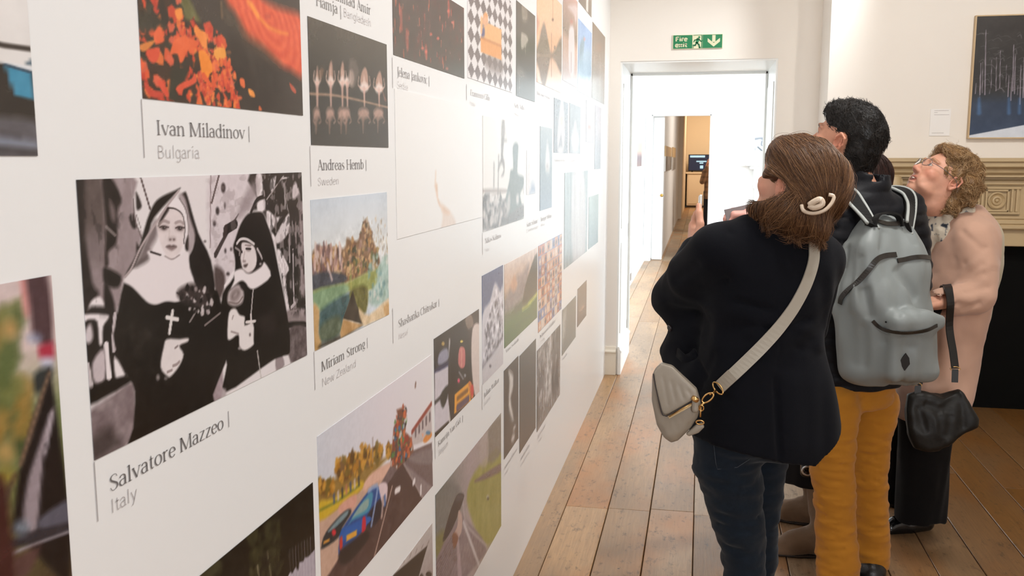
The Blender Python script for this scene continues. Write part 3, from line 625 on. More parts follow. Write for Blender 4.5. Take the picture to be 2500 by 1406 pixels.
    p.blobs(60, 19, [(900, 700), (1100, 700), (1190, 930), (1200, 1300), (900, 1250)], OR, (3, 8), 1, .9)
    p.poly([(1480, 900), (1620, 900), (1600, 1200), (1480, 1200)], (50, 42, 36), 22, .6); p.noise(30, 8, 7)
    finish_print(p, 'photograph of orange autumn leaves beside swirling red water, top of wall')
pic_leaves()
# ---- left edge: boat, car interior
def pic_boat():
    p = mural_pic((0, 40), (73, 40), (0, 383), (87, 383), 2.0, (0.56, 0.826, 1.553, 1.735))
    p.fill((226, 221, 218)); p.at(0, 60, 455/110.)
    p.line([(-600, 120), (-100, 170), (0, 205), (300, 248)], [3, 5, 5], (62, 54, 48), 1, 1.5)
    p.poly([(-800, 300), (0, 385), (330, 470), (400, 900), (400, 1400), (-800, 1400)], (48, 42, 36), 2, curve=False)
    p.poly([(-100, 370), (40, 390), (330, 475), (340, 440), (60, 385)], (222, 226, 232), 2, curve=False)
    p.poly([(35, 405), (310, 485), (340, 760), (140, 715)], (66, 140, 172), 2, curve=False); p.line([(40, 405), (320, 488)], 3, (52, 74, 92), .8); p.poly([(250, 400), (300, 345), (330, 410)], (52, 76, 92), 2, curve=False)
    p.poly([(-800, 900), (0, 930), (400, 1010), (400, 1400), (-800, 1400)], (92, 88, 92), 5); p.poly([(-200, 1120), (60, 1130), (400, 1200), (400, 1250), (60, 1240), (-200, 1220)], (128, 132, 146), 5); p.line([(-100, 1260), (100, 1270), (380, 1300)], 5, (58, 54, 54), .8, 4); p.line([(0, 1090), (200, 1130)], 3, (66, 60, 62), .6, 4); p.noise(30, 8, 3)
    finish_print(p, 'photograph of a blue boat hull, cut by the left edge of the view')
pic_boat()
def pic_car():
    p = mural_pic((0, 668), (104, 658), (0, 1400), (154, 1400), 2.0, (0.56, 0.8335, 1.06, 1.4315))
    p.fill((196, 170, 166)); p.at(0, 640, 312/170.)
    p.grad([(0, (60, 36, 34)), (.35, (96, 92, 52)), (.62, (120, 130, 84)), (.82, (212, 190, 186)), (1, (206, 186, 184))])
    p.blobs(60, 2, [(-200, 300), (60, 220), (130, 500), (90, 900), (-200, 1000)], [(86, 98, 54), (116, 118, 66), (66, 78, 46), (150, 120, 60)], (8, 22), 6, .8)
    p.ell((40, 300), 30, 40, (206, 150, 90), 8, .7); p.ell((20, 850), 40, 50, (196, 150, 90), 8, .7); p.ell((20, 960), 40, 30, (160, 130, 40), 8, .7)
    p.poly([(85, 40), (110, 38), (130, 200), (110, 230)], (206, 110, 104), 6, .8); p.poly([(112, 30), (200, 20), (230, 360), (150, 340), (130, 200)], (74, 50, 54), 5)
    p.ell((150, 340), 30, 18, (150, 160, 190), 6, .8); p.poly([(170, 380), (230, 360), (235, 430), (180, 430)], (170, 44, 66), 5); p.poly([(180, 435), (230, 430), (230, 480), (190, 480)], (190, 188, 206), 5); p.poly([(150, 500), (220, 470), (225, 520), (160, 590)], (40, 46, 46), 5)
    p.poly([(215, 480), (130, 740), (80, 940), (60, 1110), (50, 1200), (300, 1450), (320, 1200), (240, 600)], (22, 17, 18), 4, curve=False)
    p.line([(214, 500), (140, 740), (90, 900)], [5, 7, 6], (120, 96, 78), 1, 3); p.poly([(225, 660), (235, 700), (190, 900), (160, 1200), (100, 1160), (120, 980), (170, 820)], (150, 136, 142), 4); p.line([(195, 820), (175, 1180)], 3, (40, 34, 36), .9, 2); p.line([(225, 680), (200, 850)], 4, (190, 178, 186), .8, 3)
    p.poly([(180, 1140), (320, 1060), (330, 1180), (180, 1200)], (88, 86, 98), 4); p.line([(60, 1300), (180, 1250), (320, 1200)], 4, (150, 142, 148), 1, 2); p.poly([(50, 1240), (320, 1160), (320, 1190), (60, 1280)], (50, 46, 52), 3); p.ell((90, 1190), 34, 34, (136, 146, 160), 6, .8)
    p.poly([(-200, 1100), (0, 960), (40, 1180), (60, 1450), (-200, 1450)], (64, 30, 28), 6); p.poly([(60, 1330), (180, 1270), (120, 1400), (70, 1420)], (88, 60, 58), 5, .9); p.line([(20, 1060), (60, 960)], 5, (70, 46, 44), .8, 4)
    finish_print(p, 'photograph past a car door pillar, cut by the left edge, below the boat')
pic_car()
def pic_forest():
    p = mural_pic((485, 1406), (760, 1180), (485, 1406), (770, 1406), 2.2, (0.99, 1.461, 0.80, 0.989))
    p.fill((26, 21, 14)); p.noise(30, 10, 3); p.at(450, 1150, 1867/340.)
    p.blobs(120, 5, [(820, 860), (1250, 650), (1290, 1250), (1250, 1420), (850, 1420)], [(56, 54, 30), (46, 44, 26), (68, 64, 38)], (4, 10), 4, .6); p.blobs(60, 6, [(150, 1420), (440, 1180), (470, 1320), (300, 1500)], [(64, 62, 38), (52, 48, 30)], (4, 9), 4, .6)
    p.line([(1105, 1090), (1115, 1170)], 4, (110, 100, 76), .8, 2); p.line([(970, 1270), (990, 1406)], 4, (140, 128, 104), .8, 2); p.line([(1135, 1265), (1150, 1406)], 4, (120, 110, 86), .8, 2)
    p.poly([(1380, 1410), (1410, 1350), (1440, 1370), (1480, 1290), (1520, 1330), (1535, 1220), (1590, 1210), (1600, 1160), (1650, 1150), (1740, 1050), (1770, 1600), (1300, 1600)], (178, 168, 178), 2, curve=False)
    for x in range(1400, 1740, 40): p.line([(x, 1640-.33*x*1.9+300), (x+20, 1500)], 2, (150, 138, 148), .6, 2)
    finish_print(p, 'dark photograph of a forest with a pale fence, at the bottom of the wall')
pic_forest()

# ---- second column: antler dancers, collage, street race
def pic_antler():
    p = mural_pic((753, 41), (945, 109), (756, 355), (945, 359), 1.9)
    p.grad([(0, (60, 58, 54)), (.4, (46, 44, 38)), (1, (84, 76, 66))]); p.noise(20, 6, 3); p.at(730, 0, 1318/450.)
    PK = (222, 186, 172)
    for x, top, b, w in ((125, 470, 600, 8), (222, 435, 600, 15), (305, 440, 600, 13), (340, 560, 600, 10), (462, 480, 640, 26), (568, 510, 650, 22)):
        p.poly([(x-w, b-40), (x-w*.7, top+40), (x+w*.3, top), (x+w, top+60), (x+w, b)], (198, 156, 138), 3, .85); p.poly([(x-w*.5, b-30), (x-w*.1, top+50), (x+w*.5, b-40)], (232, 204, 190), 3, .6)
        p.ell((x, b-15), w*.9+8, 34, (240, 222, 214), 4, .85); p.line([(x, b), (x+2, 750)], [12, 7], (214, 172, 158), .85, 3); p.ell((x-4, 810), w+14, 40, (206, 164, 148), 6, .75); p.line([(x-8, 850), (x-8, 950)], [14, 4], (150, 118, 104), .7, 4)
        for sgn in (-1, 1):
            p.line([(x+sgn*6, b), (x+sgn*(w+16), b-30), (x+sgn*(w+12), b-90)], [4, 4, 3], PK, .8, 2); p.line([(x+sgn*6, 800), (x+sgn*(w+18), 860), (x+sgn*(w+8), 880)], 4, (190, 150, 136), .6, 3)
    p.poly([(360, 430), (400, 430), (425, 520), (390, 640), (350, 580)], (124, 110, 102), 7, .6); p.ell((370, 560), 20, 60, (226, 196, 184), 5, .5); p.line([(70, 670), (300, 690), (640, 770)], 4, (196, 156, 130), .8, 2.5); p.poly([(590, 640), (625, 720), (610, 730)], (160, 110, 96), 4, .7); p.poly([(150, 480), (175, 500), (160, 560), (130, 560)], (140, 104, 80), 5, .6)
    finish_print(p, 'dark photograph of white dancers with antler arms reflected in water')
pic_antler()
def pic_collage():
    p = mural_pic((758, 487), (945, 470), (767, 856), (947, 769), 1.9)
    p.grad([(0, (205, 214, 224)), (.6, (226, 226, 224)), (1, (204, 213, 223))]); p.noise(9, 12, 2, None, 1, .7); p.at(740, 450, 1213/440.)
    reg = [(55, 480), (90, 430), (150, 420), (270, 430), (290, 360), (330, 380), (370, 370), (400, 260), (430, 240), (470, 380), (500, 460), (500, 560), (300, 660), (60, 720)]
    p.poly(reg, (130, 98, 70), 4)
    p.blobs(200, 7, reg, [(176, 132, 84), (200, 160, 116), (120, 84, 60), (84, 74, 52), (214, 176, 130), (150, 116, 100)], (4, 10), 2, .85)
    p.blobs(60, 8, [(60, 430), (250, 430), (260, 600), (60, 620)], [(190, 152, 140), (120, 90, 88), (214, 190, 180), (88, 72, 74)], (4, 12), 2, .85, 1.6)
    p.blobs(70, 9, [(380, 230), (560, 230), (570, 500), (500, 460), (430, 330)], [(200, 188, 172), (220, 206, 190), (150, 134, 116), (180, 160, 130)], (2, 6), 1.5, .8, 1.5)
    p.poly([(58, 610), (180, 590), (280, 610), (270, 660), (60, 720)], (70, 72, 80), 4); p.blobs(30, 21, [(290, 440), (500, 430), (500, 600), (300, 640)], [(84, 92, 50), (150, 120, 64), (60, 62, 40)], (5, 12), 2, .8)
    p.poly([(60, 720), (280, 665), (500, 560), (490, 680), (420, 720), (300, 720), (200, 800), (110, 860)], (152, 158, 88), 4); p.poly([(60, 730), (270, 670), (300, 720), (200, 800), (110, 850)], (130, 158, 122), 5)
    p.poly([(500, 560), (575, 480), (580, 760), (480, 820), (430, 760), (490, 660)], (166, 190, 182), 6); p.blobs(40, 31, [(430, 500), (575, 470), (580, 760), (440, 780)], [(196, 206, 200), (110, 150, 150), (150, 176, 160), (214, 212, 204)], (4, 12), 3, .7)
    p.poly([(110, 850), (300, 730), (310, 800), (270, 900), (240, 1010), (120, 1060), (100, 960)], (62, 92, 94), 5); p.poly([(330, 700), (430, 690), (420, 860), (360, 850), (310, 760)], (104, 100, 46), 5)
    p.poly([(110, 960), (200, 890), (250, 900), (240, 1010), (120, 1060)], (84, 96, 76), 6); p.poly([(330, 720), (400, 940), (265, 905)], (56, 46, 34), 2, curve=False)
    p.poly([(60, 820), (105, 850), (100, 1000), (120, 1080), (70, 1120)], (190, 152, 100), 4); p.poly([(120, 1070), (200, 1040), (250, 1010), (400, 940), (250, 1040), (110, 1100)], (52, 46, 34), 5); p.poly([(265, 905), (400, 945), (250, 1035), (245, 1000)], (194, 152, 100), 3, curve=False)
    p.poly([(370, 830), (440, 880), (580, 760), (580, 880), (460, 930), (400, 950)], (222, 196, 160), 4); p.poly([(540, 820), (580, 800), (580, 880), (550, 890)], (206, 164, 110), 4); p.line([(160, 540), (190, 640)], 7, (214, 190, 184), .8, 3); p.line([(315, 550), (320, 700)], 6, (190, 180, 100), .6, 4)
    p.noise(45, 26, 5, p.mask(p.px([(55, 430), (400, 240), (575, 250), (580, 900), (70, 1130)]), .01)); p.noise(90, 18, 6, p.mask(p.px([(55, 430), (400, 240), (575, 250), (580, 900), (70, 1130)]), .01))
    finish_print(p, 'collage photograph of autumn trees, lawn and a river bend under pale blue sky')
pic_collage()
def pic_street():
    p = mural_pic((772, 1068), (1053, 888), (783, 1500), (1053, 1188), 1.9, (1.486, 2.195, 0.722, 1.064))
    p.grad([(0, (70, 52, 50)), (.55, (200, 192, 200)), (1, (226, 222, 224))]); p.at(740, 900, 1389/500.)
    p.grad([(0, (206, 206, 214)), (.5, (224, 216, 222)), (1, (232, 226, 228))], p.u)
    p.poly([(100, 940), (560, 650), (680, 600), (700, 640), (500, 1000), (250, 1300), (120, 1500)], (196, 160, 140), 4)
    p.poly([(110, 800), (330, 700), (560, 600), (540, 640), (350, 850), (110, 1000)], (150, 118, 60), 6)
    for x, y, rx, ry in ((150, 820, 50, 50), (270, 690, 56, 80), (350, 650, 60, 70), (430, 600, 40, 70), (500, 580, 36, 50), (580, 560, 20, 40)):
        p.ell((x, y), rx, ry, (112, 76, 36), 6, .9)
        p.blobs(26, int(x), [(x-rx, y-ry), (x+rx, y-ry), (x+rx, y+ry), (x-rx, y+ry)], [(176, 120, 40), (206, 150, 60), (96, 66, 30), (120, 96, 40)], (5, 14), 3, .85)
    p.poly([(110, 900), (200, 880), (380, 760), (400, 810), (240, 940), (110, 1030)], (206, 170, 50), 4); p.line([(110, 960), (240, 890), (380, 790)], 5, (110, 120, 50), .8, 3)
    p.poly([(410, 780), (470, 700), (590, 640), (570, 720), (450, 800), (410, 830)], (222, 176, 156), 4); p.poly([(240, 930), (350, 850), (350, 930), (260, 990)], (214, 158, 140), 4)
    p.poly([(590, 660), (640, 600), (870, 500), (880, 880), (440, 1420), (120, 1500), (400, 1000)], (112, 92, 92), 3, curve=False)
    p.poly([(650, 660), (680, 640), (830, 920), (440, 1440), (100, 1500)], (78, 56, 54), 4, curve=False); p.noise(60, 12, 3, p.mask(p.px([(600, 660), (680, 640), (830, 920), (440, 1440), (100, 1500)]), .004))
    p.poly([(680, 640), (870, 800), (870, 880), (830, 920)], (140, 122, 122), 4, curve=False); p.line([(680, 645), (830, 915)], 6, (176, 160, 158), .7, 3); p.poly([(720, 600), (870, 540), (870, 640), (760, 640)], (132, 116, 116), 5); p.line([(600, 800), (450, 1390)], 6, (206, 176, 160), .8, 3)
    p.line([(625, 830), (650, 815)], 14, (232, 222, 220), 1, 3); p.line([(745, 775), (752, 760)], 14, (230, 220, 220), 1, 3); p.line([(795, 845), (796, 800)], 12, (232, 222, 220), 1, 3)
    # clock tower of people
    p.poly([(590, 650), (610, 400), (640, 330), (630, 280), (690, 255), (700, 330), (690, 430), (740, 480), (745, 560), (640, 680)], (122, 74, 56), 4, curve=False)
    p.blobs(110, 41, [(595, 650), (610, 400), (640, 270), (695, 260), (695, 430), (740, 480), (740, 560), (640, 680)], [(176, 92, 66), (70, 60, 66), (60, 110, 150), (214, 110, 60), (90, 130, 70), (44, 44, 56), (200, 196, 190), (150, 60, 46)], (5, 12), 2, .9)
    p.poly([(730, 440), (865, 240), (870, 440), (800, 500), (740, 520)], (198, 184, 182), 3, curve=False); p.line([(735, 430), (868, 236)], 12, (150, 70, 60), 1, 3)
    for k in range(5): p.line([(760+k*24, 450-k*26), (760+k*24, 420-k*28)], 12, (96, 80, 84), .9, 3)
    p.poly([(810, 490), (830, 450), (865, 430), (868, 460), (830, 500)], (222, 140, 70), 3); p.ell((845, 435), 16, 14, (90, 130, 160), 3); p.poly([(800, 440), (815, 440), (810, 470)], (230, 170, 140), 3)
    p.line([(760, 100), (758, 120)], 9, (120, 84, 70), 1, 3); p.line([(468, 470), (470, 600)], 5, (150, 130, 120), .9, 2)
    # blue car, black car, runner
    p.poly([(240, 1180), (260, 1090), (330, 980), (440, 830), (500, 800), (540, 820), (530, 900), (480, 1000), (400, 1100), (250, 1270)], (36, 76, 140), 3)
    p.poly([(290, 1080), (380, 930), (450, 840), (470, 860), (440, 970), (330, 1030)], (66, 140, 170), 3); p.poly([(330, 1010), (390, 920), (440, 880), (430, 950), (350, 1000)], (140, 166, 160), 3); p.poly([(430, 1000), (520, 880), (560, 900), (500, 1040), (440, 1080)], (34, 30, 44), 4); p.line([(440, 830), (480, 800), (500, 820), (460, 1060)], 10, (150, 170, 206), .8, 3)
    p.poly([(250, 1090), (320, 1060), (440, 1000), (450, 1040), (330, 1130), (250, 1170)], (34, 92, 170), 3)
    p.poly([(290, 1130), (360, 1092), (360, 1130), (290, 1170)], (222, 160, 60), 2, curve=False); p.poly([(400, 1010), (420, 1010), (420, 1090), (395, 1110)], (196, 40, 60), 3); p.poly([(245, 1150), (262, 1140), (262, 1230), (245, 1230)], (196, 60, 50), 3); p.poly([(250, 1230), (400, 1120), (430, 1090), (440, 1150), (330, 1290), (250, 1330)], (40, 32, 34), 5)
    p.poly([(120, 1200), (150, 1110), (250, 990), (310, 950), (320, 980), (260, 1080), (230, 1150), (130, 1220)], (44, 46, 50), 3); p.poly([(165, 1100), (250, 1000), (300, 960), (290, 1000), (200, 1090)], (120, 140, 146), 3); p.ell((205, 1110), 14, 22, (206, 50, 60), 3); p.poly([(135, 1170), (175, 1150), (175, 1170), (135, 1190)], (206, 140, 60), 2, curve=False)
    p.poly([(510, 790), (550, 770), (570, 800), (560, 900), (540, 930), (520, 860)], (220, 196, 200), 3); p.line([(540, 880), (530, 1000)], 12, (176, 150, 140), .9, 3); p.line([(550, 870), (552, 920)], 12, (70, 100, 150), .9, 3)
    for k in range(7): p.line([(205+k*28, 860-k*20), (207+k*28, 900-k*20)], 9, [(70, 80, 110), (200, 180, 170), (60, 60, 60), (190, 120, 90)][k % 4], .9, 3)
    finish_print(p, 'photograph of a blue car racing through a street past a tower of people')
pic_street()
def pic_building():
    p = mural_pic((955, 1406), (1053, 1285), (955, 1480), (1055, 1480), 2.0, (1.80, 2.185, 0.45, 0.626))
    p.fill((160, 146, 142)); p.at(740, 900, 1389/500.)
    p.grad([(0, (150, 134, 132)), (1, (190, 180, 176))]); p.poly([(560, 1440), (840, 1200), (780, 1410), (780, 1600), (500, 1600)], (34, 28, 26), 3, curve=False)
    for k in range(6): p.line([(640+k*40, 1340-k*30), (650+k*40, 1300-k*26)], 4, (130, 116, 112), .8, 3)
    p.ell((850, 1395), 20, 20, (40, 34, 32), 3); p.ell((800, 1420), 14, 30, (40, 34, 32), 3)
    finish_print(p, 'grey photograph of a concrete building with a black triangle, at the bottom edge')
pic_building()

# ---- third column
def pic_red():
    p = mural_pic((958, 0), (1132, 0), (958, 135), (1133, 190), 2.0, (1.941, 2.548, 1.771, 1.96))
    p.grad([(0, (74, 66, 58)), (1, (70, 50, 44))]); p.noise(30, 10, 2); p.at(730, 0, 1318/450.)
    p.blobs(140, 3, [(670, 0), (1180, 0), (1180, 520), (670, 360)], [(150, 70, 62), (190, 84, 70), (120, 60, 52), (100, 52, 46), (210, 110, 84)], (3, 9), 2.5, .7, 1.8)
    for q in ([(725, 80), (728, 200)], [(1065, 20), (1068, 100)], [(770, 240), (772, 330)], [(905, 340), (905, 390)]): p.line(q, 20, (196, 92, 76), .6, 6)
    for x, y in ((1065, 80), (940, 245), (1095, 160), (990, 275), (880, 345), (905, 370), (1055, 490)): p.ell((x, y), 9, 10, (226, 110, 92), 4, .9)
    p.poly([(1040, 480), (1180, 430), (1180, 560)], (78, 84, 78), 16, .7)
    finish_print(p, 'dark photograph speckled with red lights, top of the third column')
pic_red()
def pic_check():
    p = mural_pic((1140, 0), (1250, 0), (1140, 192), (1250, 230), 1.7, (2.587, 3.215, 1.777, 2.08))
    p.fill((228, 222, 222)); nx, nz = 8.0, 6.2
    a = (p.u*nx); b = (p.v*nz*1.0); d = np.abs((a % 1)-.5)+np.abs((b % 1)-.5)
    p.mix(sstep(.53, .47, d), (120, 108, 108)); p.at(1130, 0, 1530/370.)
    p.poly([(220, 545), (390, 610), (385, 760), (230, 680)], (128, 112, 108), 12, .7)
    p.poly([(175, 370), (385, 440), (388, 608), (178, 525)], (232, 160, 96), 3, curve=False); p.poly([(190, 280), (245, 230), (388, 300), (386, 450), (180, 375)], (236, 176, 116), 3, curve=False); p.line([(178, 378), (386, 468)], 6, (196, 126, 72), .9, 4)
    p.ell((225, 170), 24, 46, (230, 160, 100), 4); p.ell((222, 215), 30, 50, (226, 170, 130), 5); p.poly([(185, 290), (215, 280), (215, 360), (185, 370)], (96, 92, 130), 5); p.poly([(175, 180), (195, 180), (190, 330), (176, 330)], (240, 180, 130), 4)
    finish_print(p, 'photograph of a person at an orange desk on a black and white chequered floor')
pic_check()
def pic_ballet():
    p = mural_pic((958, 285), (1172, 285), (958, 722), (1172, 650), 2.2, (1.944, 2.742, 1.375, 1.70))
    p.fill((236, 234, 232)); p.at(740, 450, 1213/440.)
    p.poly([(905, 110), (940, 140), (1000, 200), (1025, 270), (990, 330), (930, 380), (870, 400), (920, 310), (935, 200)], (228, 212, 202), 8, .9)
    p.poly([(935, 145), (985, 190), (960, 200), (930, 170)], (224, 190, 166), 8, .8); p.poly([(885, 10), (900, 0), (905, 90), (925, 150), (905, 120)], (222, 186, 160), 6, .85); p.poly([(870, 345), (915, 330), (905, 420), (880, 410)], (218, 176, 152), 7, .8); p.line([(890, -80), (885, 10)], 10, (226, 200, 180), .7, 5)
    p.line([(902, 400), (903, 560), (905, 685)], [18, 13, 7], (170, 126, 116), .95, 5); p.line([(905, 560), (907, 685)], 7, (120, 84, 84), .7, 4)
    finish_print(p, 'white photograph of a dancer poised on one slender leg')
pic_ballet()
def pic_truck():
    p = mural_pic((1060, 823), (1169, 757), (1060, 1057), (1169, 966), 1.7)
    p.fill((48, 41, 35)); p.at(1040, 560, 1049/440.)
    p.poly([(48, 820), (130, 770), (132, 1110), (48, 1185)], (206, 198, 206), 3, curve=False); p.poly([(60, 740), (135, 670), (132, 770), (50, 820)], (40, 36, 40), 4); p.poly([(75, 720), (120, 690), (125, 760), (70, 790)], (150, 148, 166), 6); p.poly([(48, 815), (132, 765), (132, 790), (48, 835)], (60, 60, 90), 4); p.poly([(80, 970), (125, 905), (122, 980), (95, 1040)], (40, 44, 42), 5); p.line([(48, 1010), (90, 970)], 10, (60, 60, 60), 1, 4)
    p.poly([(130, 680), (140, 680), (140, 1100), (130, 1110)], (226, 220, 220), 3, .8); p.poly([(140, 640), (240, 560), (260, 960), (140, 1100)], (44, 38, 33), 4)
    p.poly([(230, 530), (310, 470), (312, 960), (280, 1000), (255, 700)], (58, 46, 40), 4); p.poly([(268, 580), (300, 545), (312, 600), (310, 960), (280, 960), (262, 760)], (222, 204, 196), 5); p.poly([(225, 520), (260, 490), (275, 560), (240, 580)], (150, 130, 116), 6, .8)
    p.poly([(190, 700), (205, 680), (225, 700), (225, 790), (205, 810), (185, 780)], (206, 120, 116), 4); p.line([(205, 700), (205, 790)], 12, (232, 160, 150), .7, 4); p.ell((205, 652), 8, 8, (240, 210, 90), 3); p.ell((97, 665), 9, 14, (206, 170, 90), 4, .8); p.ell((188, 880), 7, 14, (230, 90, 120), 4); p.line([(190, 830), (215, 870)], 8, (180, 176, 180), .7, 4); p.ell((225, 850), 6, 12, (190, 190, 196), 4, .7)
    p.poly([(165, 960), (245, 890), (260, 1000), (162, 1075)], (236, 160, 50), 3, curve=False); p.poly([(245, 890), (262, 890), (275, 960), (262, 985)], (214, 120, 60), 3); p.line([(180, 985), (240, 935)], 14, (120, 80, 40), .8, 4); p.line([(180, 1040), (245, 985)], 22, (70, 56, 96), .85, 5); p.poly([(258, 915), (272, 905), (275, 955), (262, 970)], (206, 60, 50), 4)
    finish_print(p, 'photograph of a dark street scene with a glowing yellow truck front')
pic_truck()
def pic_road():
    p = mural_pic((1062, 1205), (1223, 1012), (1066, 1500), (1222, 1282), 1.9, (2.217, 3.02, 0.283, 0.688))
    p.grad([(0, (120, 106, 108)), (.5, (150, 138, 136)), (1, (150, 140, 134))]); p.at(740, 900, 1389/500.)
    p.grad([(0, (104, 108, 100)), (.45, (168, 150, 150)), (1, (150, 140, 130))], p.u)
    p.poly([(895, 850), (1000, 760), (1080, 900), (960, 1200), (900, 1250)], (110, 108, 104), 14, .8); p.poly([(890, 1160), (950, 1100), (960, 1220), (900, 1280)], (120, 112, 60), 12, .8)
    p.poly([(1110, 830), (1200, 650), (1345, 560), (1345, 1060), (1240, 1200), (1140, 1020)], (148, 142, 66), 10); p.noise(14, 14, 5, p.mask(p.px([(1110, 830), (1200, 650), (1345, 560), (1345, 1060), (1240, 1200), (1140, 1020)]), .01), 2, 1)
    p.poly([(1160, 760), (1345, 640), (1345, 690), (1230, 750)], (120, 96, 90), 6); p.poly([(1255, 420), (1345, 330), (1345, 560), (1250, 640)], (120, 110, 96), 10, .8); p.poly([(1200, 490), (1250, 440), (1250, 640), (1200, 660)], (176, 160, 154), 10, .7)
    p.poly([(900, 1300), (1060, 1000), (1100, 1020), (1240, 1200), (1180, 1320), (900, 1600)], (128, 110, 114), 6)
    for k in range(10): p.line([(900, 1600-k*30), (1060, 1240-k*22)], 5, (84, 70, 72), .6, 3)
    p.noise(70, 18, 6, p.mask(p.px([(900, 1300), (1060, 1000), (1240, 1200), (1180, 1320), (900, 1600)]), .005)); p.line([(1085, 1040), (1190, 1330)], 14, (206, 196, 196), .9, 4); p.line([(1080, 900), (1110, 1060), (1240, 1200)], 9, (190, 176, 176), .7, 5)
    p.poly([(945, 1170), (985, 1000), (1040, 860), (1085, 850), (1080, 900), (1010, 1080)], (38, 30, 36), 3); p.poly([(1035, 870), (1080, 850), (1080, 880), (1040, 900)], (70, 64, 70), 4)
    p.poly([(1050, 960), (1075, 1000), (1070, 1110), (1030, 1160), (1020, 1120), (1045, 1060)], (190, 160, 150), 4); p.line([(1045, 1150), (1060, 1406)], [26, 40], (172, 150, 156), .8, 6); p.poly([(1010, 1130), (1030, 1110), (1050, 1150), (1020, 1220)], (120, 70, 50), 4)
    p.ell((1250, 870), 10, 14, (190, 184, 160), 5, .8); p.ell((1252, 880), 7, 9, (60, 52, 40), 4, .8)
    finish_print(p, 'photograph of a dark caped woman on a gravel track beside a green bank')
pic_road()

# ---- the smaller pictures towards the far end: (corners, painter, label)
def small(tl, tr, bl, br, paint, label, over=None, step=1.6):
    p = mural_pic(tl, tr, bl, br, step, over); paint(p); finish_print(p, label)
def P_dark(p):
    p.grad([(0, (96, 102, 100)), (.45, (66, 60, 50)), (1, (80, 68, 54))]); p.at(1130, 0, 1530/370.)
    p.poly([(590, 20), (640, 0), (650, 200), (600, 210)], (172, 160, 142), 14, .6); p.poly([(585, 340), (610, 330), (650, 370), (650, 430), (590, 500)], (210, 200, 186), 9, .7); p.line([(628, 440), (630, 540)], 9, (196, 186, 170), .7, 5); p.poly([(540, 690), (580, 680), (640, 780), (560, 800)], (130, 126, 118), 12, .7); p.line([(570, 800), (570, 920)], 18, (150, 150, 144), .5, 8)
small((1256, 0), (1305, 0), (1254, 232), (1304, 248), P_dark, 'narrow dark photograph of a white dress floating in gloom', (3.285, 3.66, 1.772, 2.10))
def P_peach(p):
    p.grad([(0, (238, 214, 196)), (.5, (240, 180, 140)), (1, (244, 200, 160))]); p.at(1130, 0, 1530/370.)
    for sg in (1, -1):
        y0 = 560
        p.poly([(740, y0), (770, y0-sg*160), (790, y0-sg*270), (820, y0-sg*330), (850, y0-sg*200), (880, y0-sg*40), (900, y0)], (130, 112, 96), 12, .95); p.poly([(900, y0), (940, y0-sg*80), (980, y0-sg*170), (1015, y0-sg*180), (1015, y0)], (126, 108, 92), 12, .95); p.poly([(740, y0-sg*440), (770, y0-sg*330), (740, y0-sg*200)], (196, 140, 120), 14, .7)
    p.line([(905, -20), (905, 200)], 8, (170, 116, 84), .9, 6); p.ell((905, 200), 10, 14, (120, 88, 66), 6); p.line([(892, 350), (892, 760)], 14, (140, 100, 80), .85, 6); p.ell((925, 480), 9, 14, (120, 90, 70), 6)
small((1308, 0), (1374, 0), (1309, 200), (1373, 230), P_peach, 'peach coloured photograph of trees mirrored in still water', (3.70, 4.36, 1.853, 2.25))
def P_pinkroom(p):
    p.grad([(0, (206, 196, 196)), (.45, (200, 160, 140)), (.55, (140, 116, 96)), (1, (214, 170, 156))]); p.at(1130, 0, 1530/370.)
    p.poly([(1070, 300), (1120, 300), (1120, 740), (1070, 700)], (232, 220, 222), 14, .9); p.line([(1092, 540), (1092, 720)], 12, (120, 96, 84), .8, 8); p.ell((1095, 220), 14, 20, (196, 110, 96), 12, .8); p.poly([(1060, 60), (1150, 60), (1140, 240), (1120, 160), (1080, 100)], (226, 206, 204), 14, .7)
small((1378, 0), (1411, 0), (1377, 200), (1410, 216), P_pinkroom, 'narrow photograph of a person in white against a pink and brown room', (4.40, 4.90, 1.917, 2.35))
def P_blue(p):
    p.grad([(0, (206, 216, 220)), (.4, (150, 176, 206)), (1, (140, 172, 214))]); p.at(1130, 0, 1530/370.)
    p.poly([(1175, 480), (1200, 400), (1225, 380), (1215, 560), (1180, 700)], (120, 146, 156), 16, .8); p.poly([(1170, 600), (1280, 500), (1290, 760), (1190, 800)], (150, 180, 200), 18, .8); p.ell((1225, 395), 10, 16, (196, 140, 136), 8, .8); p.noise(7, 16, 3)
small((1411, 42), (1444, 82), (1411, 222), (1443, 240), P_blue, 'blue photograph of figures against a pale sky beside the last top picture')
def P_brown(p):
    p.grad([(0, (150, 150, 146)), (.5, (150, 134, 120)), (1, (116, 92, 68))]); p.noise(6, 14, 3, None, 2, .4); p.at(1130, 0, 1530/370.); p.ell((1370, 480), 30, 40, (160, 116, 88), 16, .6)
small((1446, 52), (1478, 92), (1445, 236), (1474, 257), P_brown, 'plain brown photograph at the far end of the top row')
def P_strips(p):
    p.grad([(0, (120, 104, 88)), (1, (150, 130, 112))], p.v); p.poly([(.55, 0), (.72, 0), (.72, 1), (.55, 1)], (222, 214, 206), 8, 1, False, True); p.noise(8, 10, 4)
small((1413, -60), (1444, -40), (1413, 5), (1444, 43), P_strips, 'brown photograph cut by the top of the frame, above the blue one')
def P_port(p, seed=0):
    p.fill((118, 124, 130)); p.noise(5, 10, seed); p.poly([(.25, .35), (.45, .95), (.62, .95), (.75, .35), (.6, 0), (.3, 0)], (222, 214, 212), 24, .9, True, True); p.ell((.52, .62), .12, .12, (216, 160, 148), 14, .8, True); p.poly([(.3, .1), (.5, .45), (.6, .1)], (110, 112, 118), 14, .8, True, True)
small((1352, 240), (1386, 250), (1352, 373), (1386, 374), P_port, 'grey photograph of a figure in white, upper of the far middle row')
